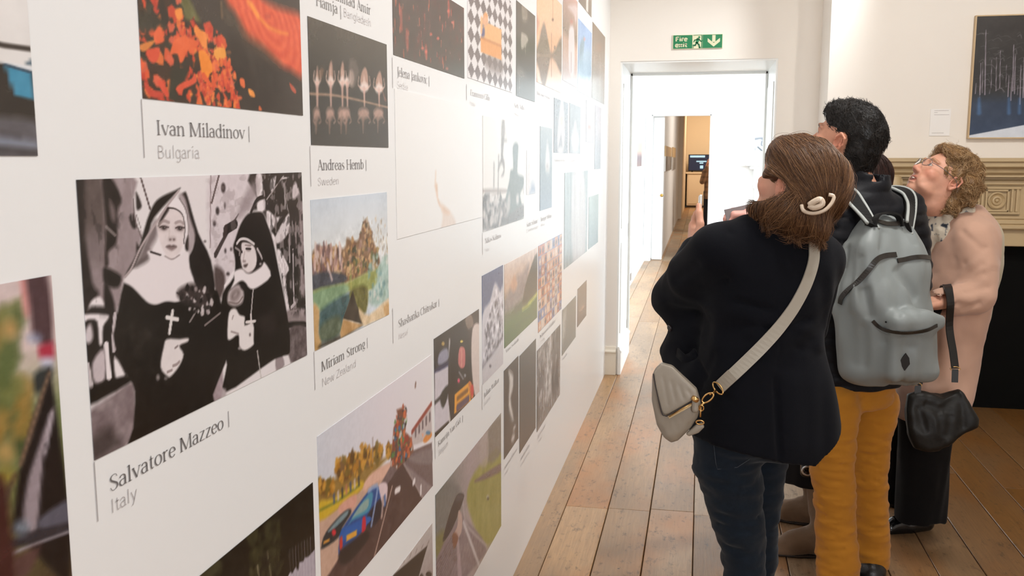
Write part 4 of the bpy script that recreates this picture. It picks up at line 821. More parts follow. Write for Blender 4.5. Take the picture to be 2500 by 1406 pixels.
def P_port2(p): p.fill((130, 138, 142)); p.noise(5, 12, 8); p.ell((.5, .25), .34, .26, (206, 206, 206), 30, .8, True); p.ell((.5, .55), .1, .1, (216, 214, 212), 20, .8, True)
small((1390, 251), (1417, 262), (1390, 374), (1416, 375), P_port2, 'grey photograph of a pale mound, beside the figure in white')
def P_dot(p): p.fill((168, 166, 172)); p.noise(5, 8, 4); p.ell((.42, .37), .2, .07, (232, 140, 130), 14, .9, True)
small((1431, 244), (1450, 252), (1430, 347), (1449, 348), P_dot, 'small pale grey photograph with one red spot')
def P_grey(p): p.grad([(0, (146, 160, 170)), (.6, (170, 168, 174)), (1, (166, 160, 168))]); p.noise(5, 12, 6)
small((1453, 256), (1468, 264), (1451, 412), (1465, 413), P_grey, 'narrow pale grey photograph near the far end of the wall')
def P_site(p):
    p.fill((230, 226, 222)); p.at(1160, 230, 1292/340.)
    p.poly([(72, 880), (280, 880), (280, 910), (75, 915)], (166, 156, 152), 6); p.line([(150, 940), (280, 900)], 5, (170, 158, 154), .7, 6)
    p.poly([(245, 250), (270, 245), (268, 420), (240, 420)], (150, 146, 142), 8); p.poly([(240, 420), (265, 420), (255, 560), (270, 640), (265, 740), (240, 760), (260, 700), (240, 640), (210, 720), (215, 650), (235, 600)], (128, 124, 122), 8); p.line([(265, 430), (290, 430)], 10, (150, 146, 142), .8, 6); p.line([(215, 580), (208, 960)], 14, (128, 124, 122), .9, 7); p.line([(172, 650), (170, 850)], 16, (140, 136, 134), .9, 8); p.line([(270, 300), (285, 400)], 6, (176, 170, 166), .6, 6)
    p.poly([(370, 445), (398, 480), (390, 660), (395, 740), (450, 770), (445, 860), (415, 940), (440, 1150), (270, 1200), (275, 1000), (310, 820), (325, 710), (350, 680), (345, 500)], (108, 122, 122), 8)
    p.poly([(72, 960), (130, 930), (140, 1010), (280, 980), (300, 1120), (440, 1020), (446, 1145), (72, 1262)], (110, 112, 114), 8); p.blobs(60, 3, [(72, 940), (140, 940), (280, 980), (300, 1190), (75, 1250)], [(206, 200, 198), (90, 90, 92), (150, 146, 146), (214, 208, 206)], (8, 24), 6, .8); p.poly([(300, 960), (320, 920), (320, 1060), (285, 1130)], (196, 190, 188), 10, .8); p.poly([(380, 940), (400, 930), (400, 1010), (380, 1010)], (216, 212, 210), 8, .9)
    p.line([(445, 870), (446, 910)], 12, (150, 150, 150), .8, 6)
small((1179, 290), (1279, 296), (1178, 565), (1278, 535), P_site, 'black and white photograph of a construction worker in silhouette', None, 1.4)
def P_pale(p): p.fill((222, 220, 220)); p.poly([(.1, .1), (.35, .1), (.35, .95), (.1, .95)], (206, 196, 198), 30, .8, False, True); p.poly([(.35, 0), (.95, 0), (.9, .18), (.6, .25), (.45, .1)], (130, 150, 176), 24, .9, True, True)
small((1285, 366), (1307, 369), (1285, 476), (1306, 472), P_pale, 'tiny pale photograph with a blue patch at its foot')
def P_teal(p): p.grad([(0, (120, 142, 160)), (.5, (112, 130, 138)), (1, (150, 160, 162))]); p.at(1160, 230, 1292/340.); p.poly([(650, 620), (668, 440), (690, 610), (685, 720), (655, 720)], (214, 212, 210), 20, .9); p.ell((668, 670), 10, 26, (150, 140, 140), 14, .7)
small((1319, 309), (1349, 313), (1317, 515), (1345, 506), P_teal, 'narrow blue grey photograph of a white dress on a hanger')
def P_falls(p): p.fill((140, 156, 160)); p.noise(9, 30, 3, None, 3, .25); p.poly([(.3, 1), (.8, 1), (.9, 0), (.35, 0)], (206, 200, 202), 40, .75, True, True); p.noise(12, 16, 9, None, 2, .3)
small((1379, 422), (1435, 416), (1376, 660), (1432, 612), P_falls, 'tall grey green photograph of a waterfall')
small((1438, 480), (1461, 474), (1436, 608), (1459, 592), lambda p: (p.grad([(0, (120, 150, 158)), (1, (150, 172, 170))]), p.noise(5, 10, 2)), 'small plain teal photograph right of the waterfall')
def P_snow(p):
    p.grad([(0, (196, 190, 196)), (.45, (206, 204, 210)), (1, (110, 122, 152))]); p.grad([(0, (196, 190, 194)), (.5, (210, 208, 214)), (.62, (88, 102, 136)), (1, (84, 98, 134))]); p.at(1040, 560, 1049/440.)
    p.poly([(328, 500), (370, 420), (400, 310), (430, 360), (446, 340), (446, 660), (328, 800)], (206, 202, 210), 8); p.blobs(120, 6, [(340, 600), (400, 380), (446, 420), (446, 640), (328, 790)], [(110, 106, 116), (150, 146, 154), (90, 86, 96), (214, 210, 216)], (5, 16), 5, .75); p.line([(328, 800), (400, 700), (446, 620)], 10, (96, 92, 100), .7, 8); p.poly([(328, 890), (446, 800), (446, 680), (400, 720), (328, 830)], (206, 200, 204), 10, .9); p.noise(40, 70, 4, p.mask(p.px([(345, 560), (400, 330), (446, 360), (446, 640), (328, 800)]), .01), 1, 1.3); p.ell((372, 795), 6, 8, (90, 84, 92), 5)
small((1178, 671), (1228, 648), (1176, 937), (1227, 892), P_snow, 'photograph of a snowy crag under a deep blue sky')
def P_peak(p):
    p.grad([(0, (76, 92, 56)), (.3, (96, 112, 72)), (.5, (120, 116, 106)), (.7, (206, 172, 150)), (1, (222, 200, 188))]); p.at(1040, 560, 1049/440.)
    p.poly([(458, 420), (520, 280), (560, 250), (600, 200), (560, 400), (458, 480)], (150, 136, 136), 14, .8); p.poly([(490, 330), (515, 270), (530, 320), (510, 360)], (206, 156, 126), 12, .9); p.poly([(560, 420), (590, 280), (646, 140), (646, 380), (570, 440)], (66, 62, 48), 8); p.poly([(458, 640), (458, 560), (646, 380), (646, 500), (458, 680)], (88, 116, 62), 12); p.line([(560, 460), (600, 430), (646, 370)], 18, (206, 210, 90), .8, 10); p.line([(458, 620), (640, 470)], 12, (60, 80, 40), .5, 12); p.noise(30, 14, 4); p.line([(520, 470), (590, 420)], 22, (74, 76, 60), .6, 14)
small((1231, 648), (1312, 602), (1231, 844), (1310, 781), P_peak, 'photograph of a mountain peak above a sunlit green meadow')
def P_tiles(p):
    a = p.u*9; b = p.v*8; ia = np.floor(a); ib = np.floor(b); r = _hash(ia, ib, 3); r2 = _hash(ia, ib, 7)
    cols = np.array([(206, 150, 120), (196, 120, 96), (150, 140, 160), (222, 180, 150), (176, 110, 90), (206, 190, 180), (120, 130, 170)]); p.C[:] = cols[(r*6.99).astype(int)]
    d = np.abs((a % 1)-.5)*1.2+np.abs((b % 1)-.45)*.9; p.mix(sstep(.42, .3, d), np.where((r2 > .5)[..., None], (96, 84, 96), (226, 196, 176)))
    p.mix(sstep(.44, .5, np.abs((b % 1)-.5)), (130, 130, 160))
small((1315, 600), (1372, 570), (1313, 804), (1370, 762), P_tiles, 'photograph of many small portraits in an orange and blue tile pattern', None, 1.2)
def P_bwport(p): p.fill((62, 54, 48)); p.poly([(.3, .95), (.6, .85), (.6, .7), (.45, .6), (.55, .45), (.65, .3), (.5, .35), (.3, .55), (.35, .8)], (226, 220, 214), 16, .9, True, True); p.noise(25, 20, 3); p.ell((.6, .1), .13, .05, (210, 200, 194), 14, .9, True); p.ell((.7, .2), .1, .03, (210, 200, 194), 12, .9, True)
small((1231, 900), (1266, 871), (1229, 1118), (1264, 1076), P_bwport, 'black and white photograph of a pale bent figure, left of the all black one')
small((1269, 865), (1308, 829), (1267, 1101), (1307, 1052), lambda p: (p.grad([(0, (66, 60, 54)), (1, (74, 72, 66))]), p.noise(4, 8, 3)), 'almost black photograph with no visible subject')
def P_bw2(p): p.fill((112, 104, 100)); p.noise(8, 60, 3, None, 2.2, .8); p.poly([(0, .95), (.35, 1), (.3, .6), (0, .7)], (130, 122, 118), 20, .9, True, True); p.poly([(.4, 1), (.55, 1), (.6, .4), (.4, .1), (.35, .5)], (206, 200, 196), 24, .7, True, True); p.poly([(.6, 1), (1, 1), (1, .3), (.65, .2)], (70, 62, 58), 24, .8, True, True); p.noise(16, 90, 5, None, 2, .7); p.noise(34, 60, 9)
small((1311, 850), (1368, 796), (1310, 1054), (1366, 965), P_bw2, 'black and white photograph of a crowd of faces, right of the all black one')
def P_street2(p): p.fill((120, 124, 118)); p.noise(6, 40, 4, None, 2.5, .5); p.poly([(0, 0), (.6, 0), (1, .35), (.8, 1), (.4, 1)], (96, 96, 88), 40, .6, True, True); p.poly([(0, .8), (.25, .95), (.2, .4), (0, .3)], (176, 172, 166), 30, .6, True, True)
small((1373, 757), (1406, 721), (1371, 872), (1405, 820), P_street2, 'grey photograph of a misty street, second from the far end of the lowest row')
small((1410, 709), (1432, 680), (1409, 798), (1431, 771), lambda p: (p.grad([(0, (90, 76, 70)), (1, (134, 118, 104))]), p.noise(6, 20, 9), p.ell((.5, .35), .3, .1, (196, 160, 140), 24, .7, True)), 'small brown photograph at the far end of the lowest row')
# ------------------------------------------------------------------ lettering: drawn letters (old-style serif, and a light sans)
def glyphs(serif=True, T=0.15, tn=0.055, slab=0.13):
    """letter -> (advance, list of strokes [(x, y, w), ...]); x-height 1, capitals 1.42"""
    if not serif: tn = T; slab = 0
    def stem(x, y0, y1, top=True, bot=True, flag=False):
        s = [[(x, y0, T), (x, y1, T)]]
        if serif:
            if bot: s.append([(x-slab-T/2, y0+tn/2, tn), (x+slab+T/2, y0+tn/2, tn)])
            if top and flag: s.append([(x-slab-T/2, y1-0.10, tn), (x, y1-tn/2, tn*1.6)])
            elif top: s.append([(x-slab-T/2, y1-tn/2, tn), (x+slab+T/2, y1-tn/2, tn)])
        return s
    def arc(cx, cy, rx, ry, a0, a1, n=14):
        out = []
        for i in range(n+1):
            a = math.radians(a0+(a1-a0)*i/n); c = abs(math.cos(a)); out.append((cx+rx*math.cos(a), cy+ry*math.sin(a), tn+(T-tn)*c))
        return [out]
    def ln(*p): return [[q if len(q) == 3 else q+(T,) for q in p]]
    G = {}
    th = tn*1.15
    G['a'] = (.86, arc(.38, .68, .27, .29, 160, 0, 10)+ln((.65, .68), (.65, .12), (.70, .03, tn), (.82, .06, tn))+arc(.36, .29, .27, .27, 70, 320, 14)+ln((.42, .55, th), (.65, .60, th)))
    G['b'] = (1.0, stem(.2, 0, 1.5, True, False, True)+arc(.5, .5, .33, .48, -150, 150, 18))
    G['c'] = (.84, arc(.47, .5, .36, .48, 45, 315, 18))
    G['d'] = (1.02, stem(.8, 0, 1.5, True, False, True)+arc(.48, .5, .34, .48, 30, 330, 18)+(ln((.8, .03, tn), (.98, .03, tn)) if serif else []))
    G['e'] = (.86, arc(.45, .5, .34, .48, 5, 320, 20)+ln((.14, .54, tn), (.76, .54, tn)))
    G['f'] = (.6, stem(.25, 0, 1.15, False)+arc(.47, 1.18, .22, .28, 180, 50, 8)+ln((.05, .95, tn), (.52, .95, tn)))
    G['g'] = (.92, arc(.45, .62, .29, .35, 0, 360, 20)+ln((.24, .34, tn), (.2, .14, tn), (.4, .04, T*.8), (.75, -.06, T*.8), (.78, -.25, tn), (.5, -.42, tn), (.2, -.38, tn), (.1, -.2, tn), (.28, .02, tn))+ln((.68, .9, tn), (.88, .98, tn))) if serif else (.98, arc(.46, .5, .33, .48, 30, 330, 18)+ln((.78, .98), (.78, -.2))+arc(.48, -.15, .3, .3, 0, -150, 8))
    G['h'] = (1.08, stem(.22, 0, 1.5, True, True, True)+ln((.26, .74, tn), (.5, .96, tn*1.5), (.72, .92, T*.8), (.82, .7), (.82, 0))+(ln((.66, .035, tn), (.98, .035, tn)) if serif else []))
    G['n'] = (1.08, stem(.22, 0, 1.0, True, True, True)+ln((.26, .74, tn), (.5, .96, tn*1.5), (.72, .92, T*.8), (.82, .7), (.82, 0))+(ln((.66, .035, tn), (.98, .035, tn)) if serif else []))
    G['m'] = (1.62, stem(.22, 0, 1.0, True, True, True)+ln((.26, .74, tn), (.45, .95, tn*1.5), (.66, .92, T*.8), (.76, .7), (.76, 0))+ln((.8, .74, tn), (1.0, .95, tn*1.5), (1.2, .92, T*.8), (1.32, .7), (1.32, 0))+(ln((.62, .035, tn), (.9, .035, tn))+ln((1.16, .035, tn), (1.48, .035, tn)) if serif else []))
    G['i'] = (.5, stem(.25, 0, 1.0, True, True, True)+ln((.24, 1.30, .21), (.24, 1.44, .21)))
    G['j'] = (.48, stem(.26, -.25, 1.0, True, False, True)+ln((.26, -.2), (.18, -.4, T*.7), (.0, -.45, tn))+ln((.25, 1.30, .21), (.25, 1.44, .21)))
    G['k'] = (1.0, stem(.22, 0, 1.5, True, True, True)+ln((.3, .45, tn), (.8, .96, tn))+ln((.45, .58), (.85, .04))+(ln((.64, .965, tn), (.94, .965, tn))+ln((.7, .035, tn), (1.0, .035, tn)) if serif else []))
    G['l'] = (.5, stem(.25, 0, 1.5, True, True, True))
    G['o'] = (.96, arc(.48, .5, .36, .48, 0, 360, 24))
    G['p'] = (1.0, stem(.22, -.45, 1.0, True, True, True)+arc(.5, .5, .33, .48, -150, 150, 18))
    G['r'] = (.74, stem(.22, 0, 1.0, True, True, True)+ln((.26, .72, tn), (.44, .95, tn*1.6), (.64, .93, T*.9)))
    G['s'] = (.76, ln((.62, .80, tn), (.52, .95, tn), (.34, .97, tn), (.17, .84, T*.7), (.2, .64, T), (.42, .5, T), (.6, .34, T), (.6, .14, T*.7), (.42, .03, tn), (.24, .04, tn), (.12, .24, tn)))
    G['t'] = (.62, ln((.28, 1.28, tn), (.28, .9), (.28, .2), (.38, .03, T*.7), (.56, .1, tn))+ln((.05, .95, tn), (.54, .95, tn)))
    G['u'] = (1.06, ln((.2, 1.0), (.2, .3), (.3, .08, T*.8), (.5, .03, tn), (.78, .25, tn))+stem(.8, 0, 1.0, False, False))
    G['v'] = (.96, ln((.12, 1.0), (.5, .02))+ln((.5, .02, tn), (.84, 1.0, tn))+(ln((0, .965, tn), (.28, .965, tn))+ln((.68, .965, tn), (.96, .965, tn)) if serif else []))
    G['w'] = (1.42, ln((.12, 1.0), (.42, .02))+ln((.42, .02, tn), (.7, .95, tn))+ln((.68, 1.0), (1.0, .02))+ln((1.0, .02, tn), (1.3, 1.0, tn))+(ln((0, .965, tn), (.28, .965, tn))+ln((1.14, .965, tn), (1.42, .965, tn)) if serif else []))
    G['x'] = (.9, ln((.12, 1.0), (.78, 0))+ln((.12, 0, tn), (.78, 1.0, tn)))
    G['y'] = (.96, ln((.12, 1.0), (.5, .05))+ln((.86, 1.0, tn), (.4, -.25, tn), (.2, -.45, T*.8))+(ln((0, .965, tn), (.28, .965, tn))+ln((.7, .965, tn), (.98, .965, tn)) if serif else []))
    G['z'] = (.86, ln((.12, .96, tn), (.76, .96, tn))+ln((.72, .96), (.14, .04))+ln((.1, .04, tn), (.78, .04, tn)))
    H = 1.42
    G['A'] = (1.22, ln((.12, 0, tn), (.6, H, tn))+ln((.58, H), (1.08, 0))+ln((.3, .48, tn), (.9, .48, tn))+(ln((0, .035, tn), (.3, .035, tn))+ln((.9, .035, tn), (1.24, .035, tn)) if serif else []))
    G['B'] = (1.1, stem(.22, 0, H)+arc(.5, 1.08, .36, .32, -90, 90, 10)+arc(.52, .38, .44, .36, -90, 90, 10)+ln((.22, H-.03, tn), (.5, H-.03, tn))+ln((.22, .75, tn), (.52, .75, tn))+ln((.22, .03, tn), (.52, .03, tn)))
    G['C'] = (1.2, arc(.64, .71, .52, .70, 50, 310, 20))
    G['D'] = (1.25, stem(.22, 0, H)+arc(.5, .71, .6, .69, -90, 90, 16)+ln((.22, H-.03, tn), (.5, H-.03, tn))+ln((.22, .03, tn), (.5, .03, tn)))
    G['F'] = (1.02, stem(.25, 0, H)+ln((.25, H-.035, tn), (.95, H-.035, tn))+ln((.25, .74, tn), (.75, .74, tn))+(ln((.93, H, tn), (.93, H-.25, tn)) if serif else []))
    G['G'] = (1.3, arc(.66, .71, .54, .70, 50, 330, 20)+ln((1.1, .62), (1.1, .2)))
    G['H'] = (1.36, stem(.22, 0, H)+stem(1.12, 0, H)+ln((.22, .74, tn), (1.12, .74, tn)))
    G['I'] = (.62, stem(.31, 0, H))
    G['J'] = (.62, stem(.36, -.1, H, True, False)+ln((.36, 0), (.28, -.28, T*.8), (.05, -.34, tn)))
    G['K'] = (1.26, stem(.22, 0, H)+ln((.3, .62, tn), (1.0, H-.04, tn))+ln((.5, .8), (1.08, .04))+(ln((.84, H-.035, tn), (1.16, H-.035, tn))+ln((.9, .035, tn), (1.28, .035, tn)) if serif else []))
    G['M'] = (1.66, stem(.22, 0, H, True, True)[:2 if serif else 1]+ln((.26, H), (.82, .04))+ln((.82, .04, tn), (1.38, H, tn))+stem(1.4, 0, H)+(ln((.04, H-.035, tn), (.3, H-.035, tn)) if serif else []))
    G['N'] = (1.4, ln((.22, 0, th), (.22, H, th))+ln((.22, H), (1.16, 0))+ln((1.16, 0, th), (1.16, H, th))+(ln((.04, .035, tn), (.42, .035, tn))+ln((.96, H-.035, tn), (1.36, H-.035, tn)) if serif else []))
    G['S'] = (.98, ln((.82, 1.12, tn), (.74, 1.33, tn), (.5, 1.40, tn), (.24, 1.25, T*.8), (.22, .98, T), (.5, .74, T), (.8, .5, T), (.8, .2, T*.8), (.54, .02, tn), (.28, .06, tn), (.14, .34, tn)))
    G['V'] = (1.2, ln((.14, H), (.62, .02))+ln((.62, .02, tn), (1.06, H, tn))+(ln((0, H-.035, tn), (.32, H-.035, tn))+ln((.88, H-.035, tn), (1.22, H-.035, tn)) if serif else []))
    G['W'] = (1.7, ln((.14, H), (.5, .02))+ln((.5, .02, tn), (.86, H-.1, tn))+ln((.84, H), (1.2, .02))+ln((1.2, .02, tn), (1.56, H, tn)))
    G['Z'] = (1.12, ln((.14, H-.04, tn), (1.0, H-.04, tn))+ln((.98, H-.04), (.14, .04))+ln((.1, .04, tn), (1.04, .04, tn)))
    G['|'] = (.3, [[(.15, -.25, tn), (.15, 1.5, tn)]])
    G[' '] = (.5, [])
    return G
SERIF = glyphs(True); SANS = glyphs(False, 0.095); BOLD = glyphs(False, 0.30)
def text_strokes(txt, font, track=0.0):
    x = 0; out = []
    for ch in txt:
        adv, st = font[ch]
        for s in st: out.append([(x+p[0], p[1], p[2]) for p in s])
        x += adv+track
    return out, x-track
def text_mesh(mb, txt, font, place, sx, sy, track=0.0):
    """place(x, y) -> world point, x and y in metres on the face; sx, sy: metres per unit"""
    st, w = text_strokes(txt, font, track)
    for s in st:
        P = np.array(s)
        if len(P) > 2 and not (len(P) == 3 and font is None): P = smooth_path(P, len(P)*2)
        d = np.gradient(P[:, :2], axis=0); n = np.column_stack([-d[:, 1], d[:, 0]]); n /= np.linalg.norm(n, axis=1)[:, None]+1e-9
        L = P[:, :2]+n*P[:, 2:3]/2; R = P[:, :2]-n*P[:, 2:3]/2
        v = [place(a*sx, b*sy) for a, b in L]+[place(a*sx, b*sy) for a, b in R]; k = len(P)
        mb.add(v, [(i, k+i, k+i+1, i+1) for i in range(k-1)])
    return w
def ink(v):
    v = int(v+(235-v)*(.2 if v < 160 else .05)); return mat('caption_ink_%d' % v, rgb(v, int(v*.97), int(v*.96)), rough=0.4, noise=0.02)
CX_ = WX+0.0009
def wall_line(mb, p, zz, w):
    """p: (s, z0, z1) a vertical hairline on the picture wall"""
    mb.add([(CX_, p-w/2, zz[0]), (CX_, p+w/2, zz[0]), (CX_, p+w/2, zz[1]), (CX_, p-w/2, zz[1])], [(0, 1, 2, 3)])
def caption(label, name=None, country=None, rule=None, bar=None, dark=105, pale=185, extra=()):
    """name/country: (text, start px of the baseline, end px, cap top px at start)"""
    first = name or country
    s0, z0 = _mural_face(*first[1]); root = empty('wall_caption', (WX, s0, z0), label, 'caption', 'captions on the picture wall')
    for kind, spec, font, col in [('name_lettering', name, SERIF, dark), ('country_lettering', country, SANS, pale)]+[('name_lettering', e, SERIF, dark) for e in extra]:
        if not spec: continue
        txt, a, b, c = spec; (sa, za), (sb, zb), (sc, zc) = _mural_face(*a), _mural_face(*b), _mural_face(*c)
        zl = (za+zb)/2 if abs(za-zb) < 0.02 else za; cap = zc-za
        st, w = text_strokes(txt, font); mb = MB()
        text_mesh(mb, txt, font, lambda x, y: (CX_, sa+x, zl+y), (sb-sa)/w, cap/1.42)
        mb.build(kind, ink(col), root)
    for kind, q in (('rule_line', rule), ('end_bar', bar)):
        if not q: continue
        (sa, za), (sb, zb) = _mural_face(*q[0]), _mural_face(*q[1]); mb = MB()
        wall_line(mb, (sa+sb)/2, (min(za, zb), max(za, zb)), 0.0016*max(1, sa*0.75)); mb.build(kind, ink(150 if kind == 'rule_line' else 120), root)
caption('caption with a name and Italy under the two nuns', ('Salvatore Mazzeo', (265, 1193), (546, 1053), (265, 1153)), ('Italy', (268, 1251), (335, 1219), (268, 1216)), ((229, 1127), (237, 1273)), ((557, 1003), (557, 1043)), 78, 170)
caption('caption with a name and Bulgaria under the autumn leaves', ('Ivan Miladinov', (380, 330), (598, 338), (380, 294)), ('Bulgaria', (383, 385), (487, 387), (383, 354)), ((345, 242), (350, 385)), ((607, 308), (607, 347)), 110, 190)
caption('caption with a name and Sweden under the antler dancers', ('Andreas Hemb', (775, 416), (888, 412), (775, 390)), ('Sweden', (775, 453), (828, 449), (775, 434)), ((756, 357), (758, 455)), ((893, 390), (893, 417)), 112, 195)
caption('caption with a name and New Zealand under the autumn collage', ('Miriam Strong', (784, 905), (891, 850), (784, 881)), ('New Zealand', (785, 941), (869, 898), (785, 921)), ((766, 858), (768, 952)), ((896, 824), (896, 850)), 100, 190)
caption('caption with a name and Serbia under the dark red speckled picture', ('Jelena Jankovic', (969, 186), (1043, 204), (969, 164)), ('Serbia', (969, 216), (996, 221), (969, 198)), ((957, 140), (958, 215)), ((1047, 186), (1047, 211)), 150, 212)
caption('faint caption with a name under the chequered floor picture', ('Francesco Cilla', (1148, 232), (1195, 246), (1148, 218)), ('Italy', (1147, 258), (1160, 261), (1147, 245)), ((1138, 205), (1139, 244)), None, 190, 218)
caption('faint caption under the narrow picture of the floating white dress', ('Sofi Adis', (1255, 262), (1280, 268), (1255, 251)), ('Italy', (1255, 281), (1268, 283), (1255, 275)), None, None, 205, 222)
caption('caption with a name and Nepal under the dancer on one leg', ('Shashanka Chitrukar', (972, 799), (1067, 749), (972, 780)), ('Nepal', (972, 827), (996, 817), (972, 813)), ((958, 752), (959, 838)), ((1071, 729), (1071, 749)), 140, 205)
caption('faint caption under the construction worker in silhouette', ('Nikos Kalinos', (1184, 594), (1223, 580), (1184, 582)), ('Italy', (1184, 614), (1194, 612), (1184, 606)), ((1177, 568), (1178, 622)), None, 180, 212)
caption('caption with a name and Belgium under the yellow truck picture', ('Kamrijn Van Giel', (1069, 1090), (1124, 1031), (1069, 1077)), ('Belgium', (1070, 1115), (1094, 1085), (1070, 1101)), ((1061, 1060), (1062, 1120)), ((1129, 1014), (1129, 1031)), 110, 180)
caption('caption with a name and Austria under the snowy crag', ('Julian Walker', (1181, 972), (1218, 931), (1181, 960)), ('Austria', (1181, 990), (1196, 976), (1181, 981)), ((1176, 940), (1177, 1000)), None, 120, 180)
caption('faint caption under the mountain peak', ('Peter Svoboda'.replace('P', 'V').replace('b', 'k'), (1235, 860), (1266, 833), (1235, 852)), None, None, None, 160)
caption('faint caption under the pale figure bent in the dark', ('Hannah Martin'.replace('H', 'K'), (1231, 1141), (1262, 1104), (1231, 1133)), ('Italy', (1231, 1160), (1240, 1150), (1231, 1153)), None, None, 140, 175)
caption('faint two line caption under the almost black photograph', ('Sandra Miller', (1270, 1122), (1293, 1092), (1270, 1114)), ('Germany'.replace('G', 'C'), (1270, 1138), (1292, 1108), (1270, 1131)), None, None, 140, 170)
caption('faint caption under the crowd of faces', ('Karl Hansen', (1313, 1068), (1331, 1042), (1313, 1060)), ('Italy', (1313, 1082), (1322, 1070), (1313, 1076)), None, None, 165, 185)
caption('faint caption under the orange and blue tile portraits', ('Marion Haller', (1318, 823), (1356, 788), (1318, 815)), ('Italy', (1318, 838), (1330, 827), (1318, 832)), None, None, 165, 185)
caption('faint caption under the misty street picture', ('Anne Kallas', (1373, 881), (1384, 866), (1373, 874)), None, None, None, 175)
caption('faint two line caption under the tiny pale photograph', ('Karl Schulz'.replace('l', 'a'), (1286, 554), (1312, 544), (1286, 543)), ('Germany'.replace('G', 'C'), (1285, 568), (1312, 557), (1285, 560)), None, None, 188, 212)
caption('faint caption under the white dress on a hanger', ('Jorge Silva'.replace('J', 'I'), (1320, 540), (1346, 531), (1320, 530)), ('Italy', (1320, 553), (1330, 549), (1320, 547)), None, None, 190, 214)
caption('faint caption under the grey figure in white', ('Natasha Klein', (1353, 395), (1379, 394), (1353, 388)), ('Spain', (1391, 395), (1404, 394), (1391, 389)), None, None, 208, 212)
caption('faint caption under the peach coloured trees', ('Michal Horak'.replace('k', 'a'), (1311, 232), (1342, 241), (1311, 224)), None, None, None, 205)
caption('caption with a name and Bangladesh, cut by the top of the view', ('Hamja', (771, 14), (824, 33), (771, -13)), ('Bangladesh', (838, 41), (906, 64), (838, 21)), None, ((831, 13), (831, 47)), 135, 205, (('Mohammad Amir', (771, -15), (905, 32), (771, -42)),))
# ------------------------------------------------------------------ fire exit sign over the doorway
M_green = mat('sign_green', rgb(0, 124, 74), rough=0.35, noise=0.02)
M_glow = mat('sign_cream', rgb(226, 222, 186), rough=0.4, noise=0.02)
def exit_sign():
    a = on_y(1642, 122, EY); b = on_y(1765, 82, EY); x0, x1 = a[0], b[0]; z0, z1 = a[2]+0.004, b[2]-0.002; y = EY-0.001
    r = empty('exit_sign', ((x0+x1)/2, EY, z0), 'green fire exit sign with running figure and down arrow above the doorway', 'sign')
    MB().box((x0, y-0.006, z0), (x1, y, z1), 0.001).build('sign_board', M_glow, r)
    w = x1-x0; h = z1-z0; q = y-0.0065
    P = lambda u, v: (x0+u*w, q, z0+v*h)
    def flat(mb, pts, d=0.0): mb.add([(x0+u*w, q-d, z0+v*h) for u, v in pts], [tuple(range(len(pts)))])
    for u0, u1 in ((.01, .395), (.60, .99)): m = MB(); flat(m, [(u0, .03), (u1, .03), (u1, .97), (u0, .97)]); m.build('green_field', M_green, r)
    m = MB()
    for t, v in (('Fire', .55), ('exit', .14)): text_mesh(m, t, BOLD, lambda a_, b_: (x0+.05*w+a_, q-0.0006, z0+v*h+b_), .245*w/text_strokes(t, BOLD)[1], .30*h/1.42)
    m.build('lettering', M_glow, r)
    m = MB(); flat(m, [(.79, .93), (.855, .93), (.855, .48), (.945, .66), (.945, .42), (.822, .10), (.70, .42), (.70, .66), (.79, .48)][0:0] or [(.79, .93), (.855, .93), (.855, .45), (.79, .45)], .0006)
    flat(m, [(.70, .72), (.70, .47), (.822, .12), (.822, .38)], .0006); flat(m, [(.945, .72), (.822, .38), (.822, .12), (.945, .47)], .0006); m.build('arrow', M_glow, r)
    m = MB()
    def limb(pts, ww):
        for i in range(len(pts)-1):
            a_ = np.array(pts[i])*(w, h); b_ = np.array(pts[i+1])*(w, h); d = b_-a_; n = np.array((-d[1], d[0]))/np.linalg.norm(d)*ww*h/2; d = d/np.linalg.norm(d)*ww*h*.25
            m.add([(x0+c[0], q-0.0006, z0+c[1]) for c in (a_+n-d, a_-n-d, b_-n+d, b_+n+d)], [(0, 1, 2, 3)])
    m.add([(x0+.53*w+.075*h*math.cos(t), q-0.0006, z0+.80*h+.075*h*math.sin(t)) for t in np.linspace(0, 6.28, 14)[:-1]], [tuple(range(13))])
    limb([(.51, .68), (.485, .42)], .20); limb([(.52, .68), (.565, .52), (.595, .55)], .08); limb([(.495, .66), (.44, .60), (.425, .48)], .08); limb([(.485, .42), (.53, .28), (.54, .08), (.56, .08)], .10); limb([(.48, .42), (.455, .24), (.41, .24)], .10)
    m.build('running_figure', M_green, r)
    m = MB(); flat(m, [(.405, .03), (.42, .03), (.42, .3), (.405, .3)]); flat(m, [(.575, .03), (.595, .03), (.595, .97), (.41, .97), (.41, .93), (.575, .93)]); m.build('doorway_mark', M_green, r)
exit_sign()

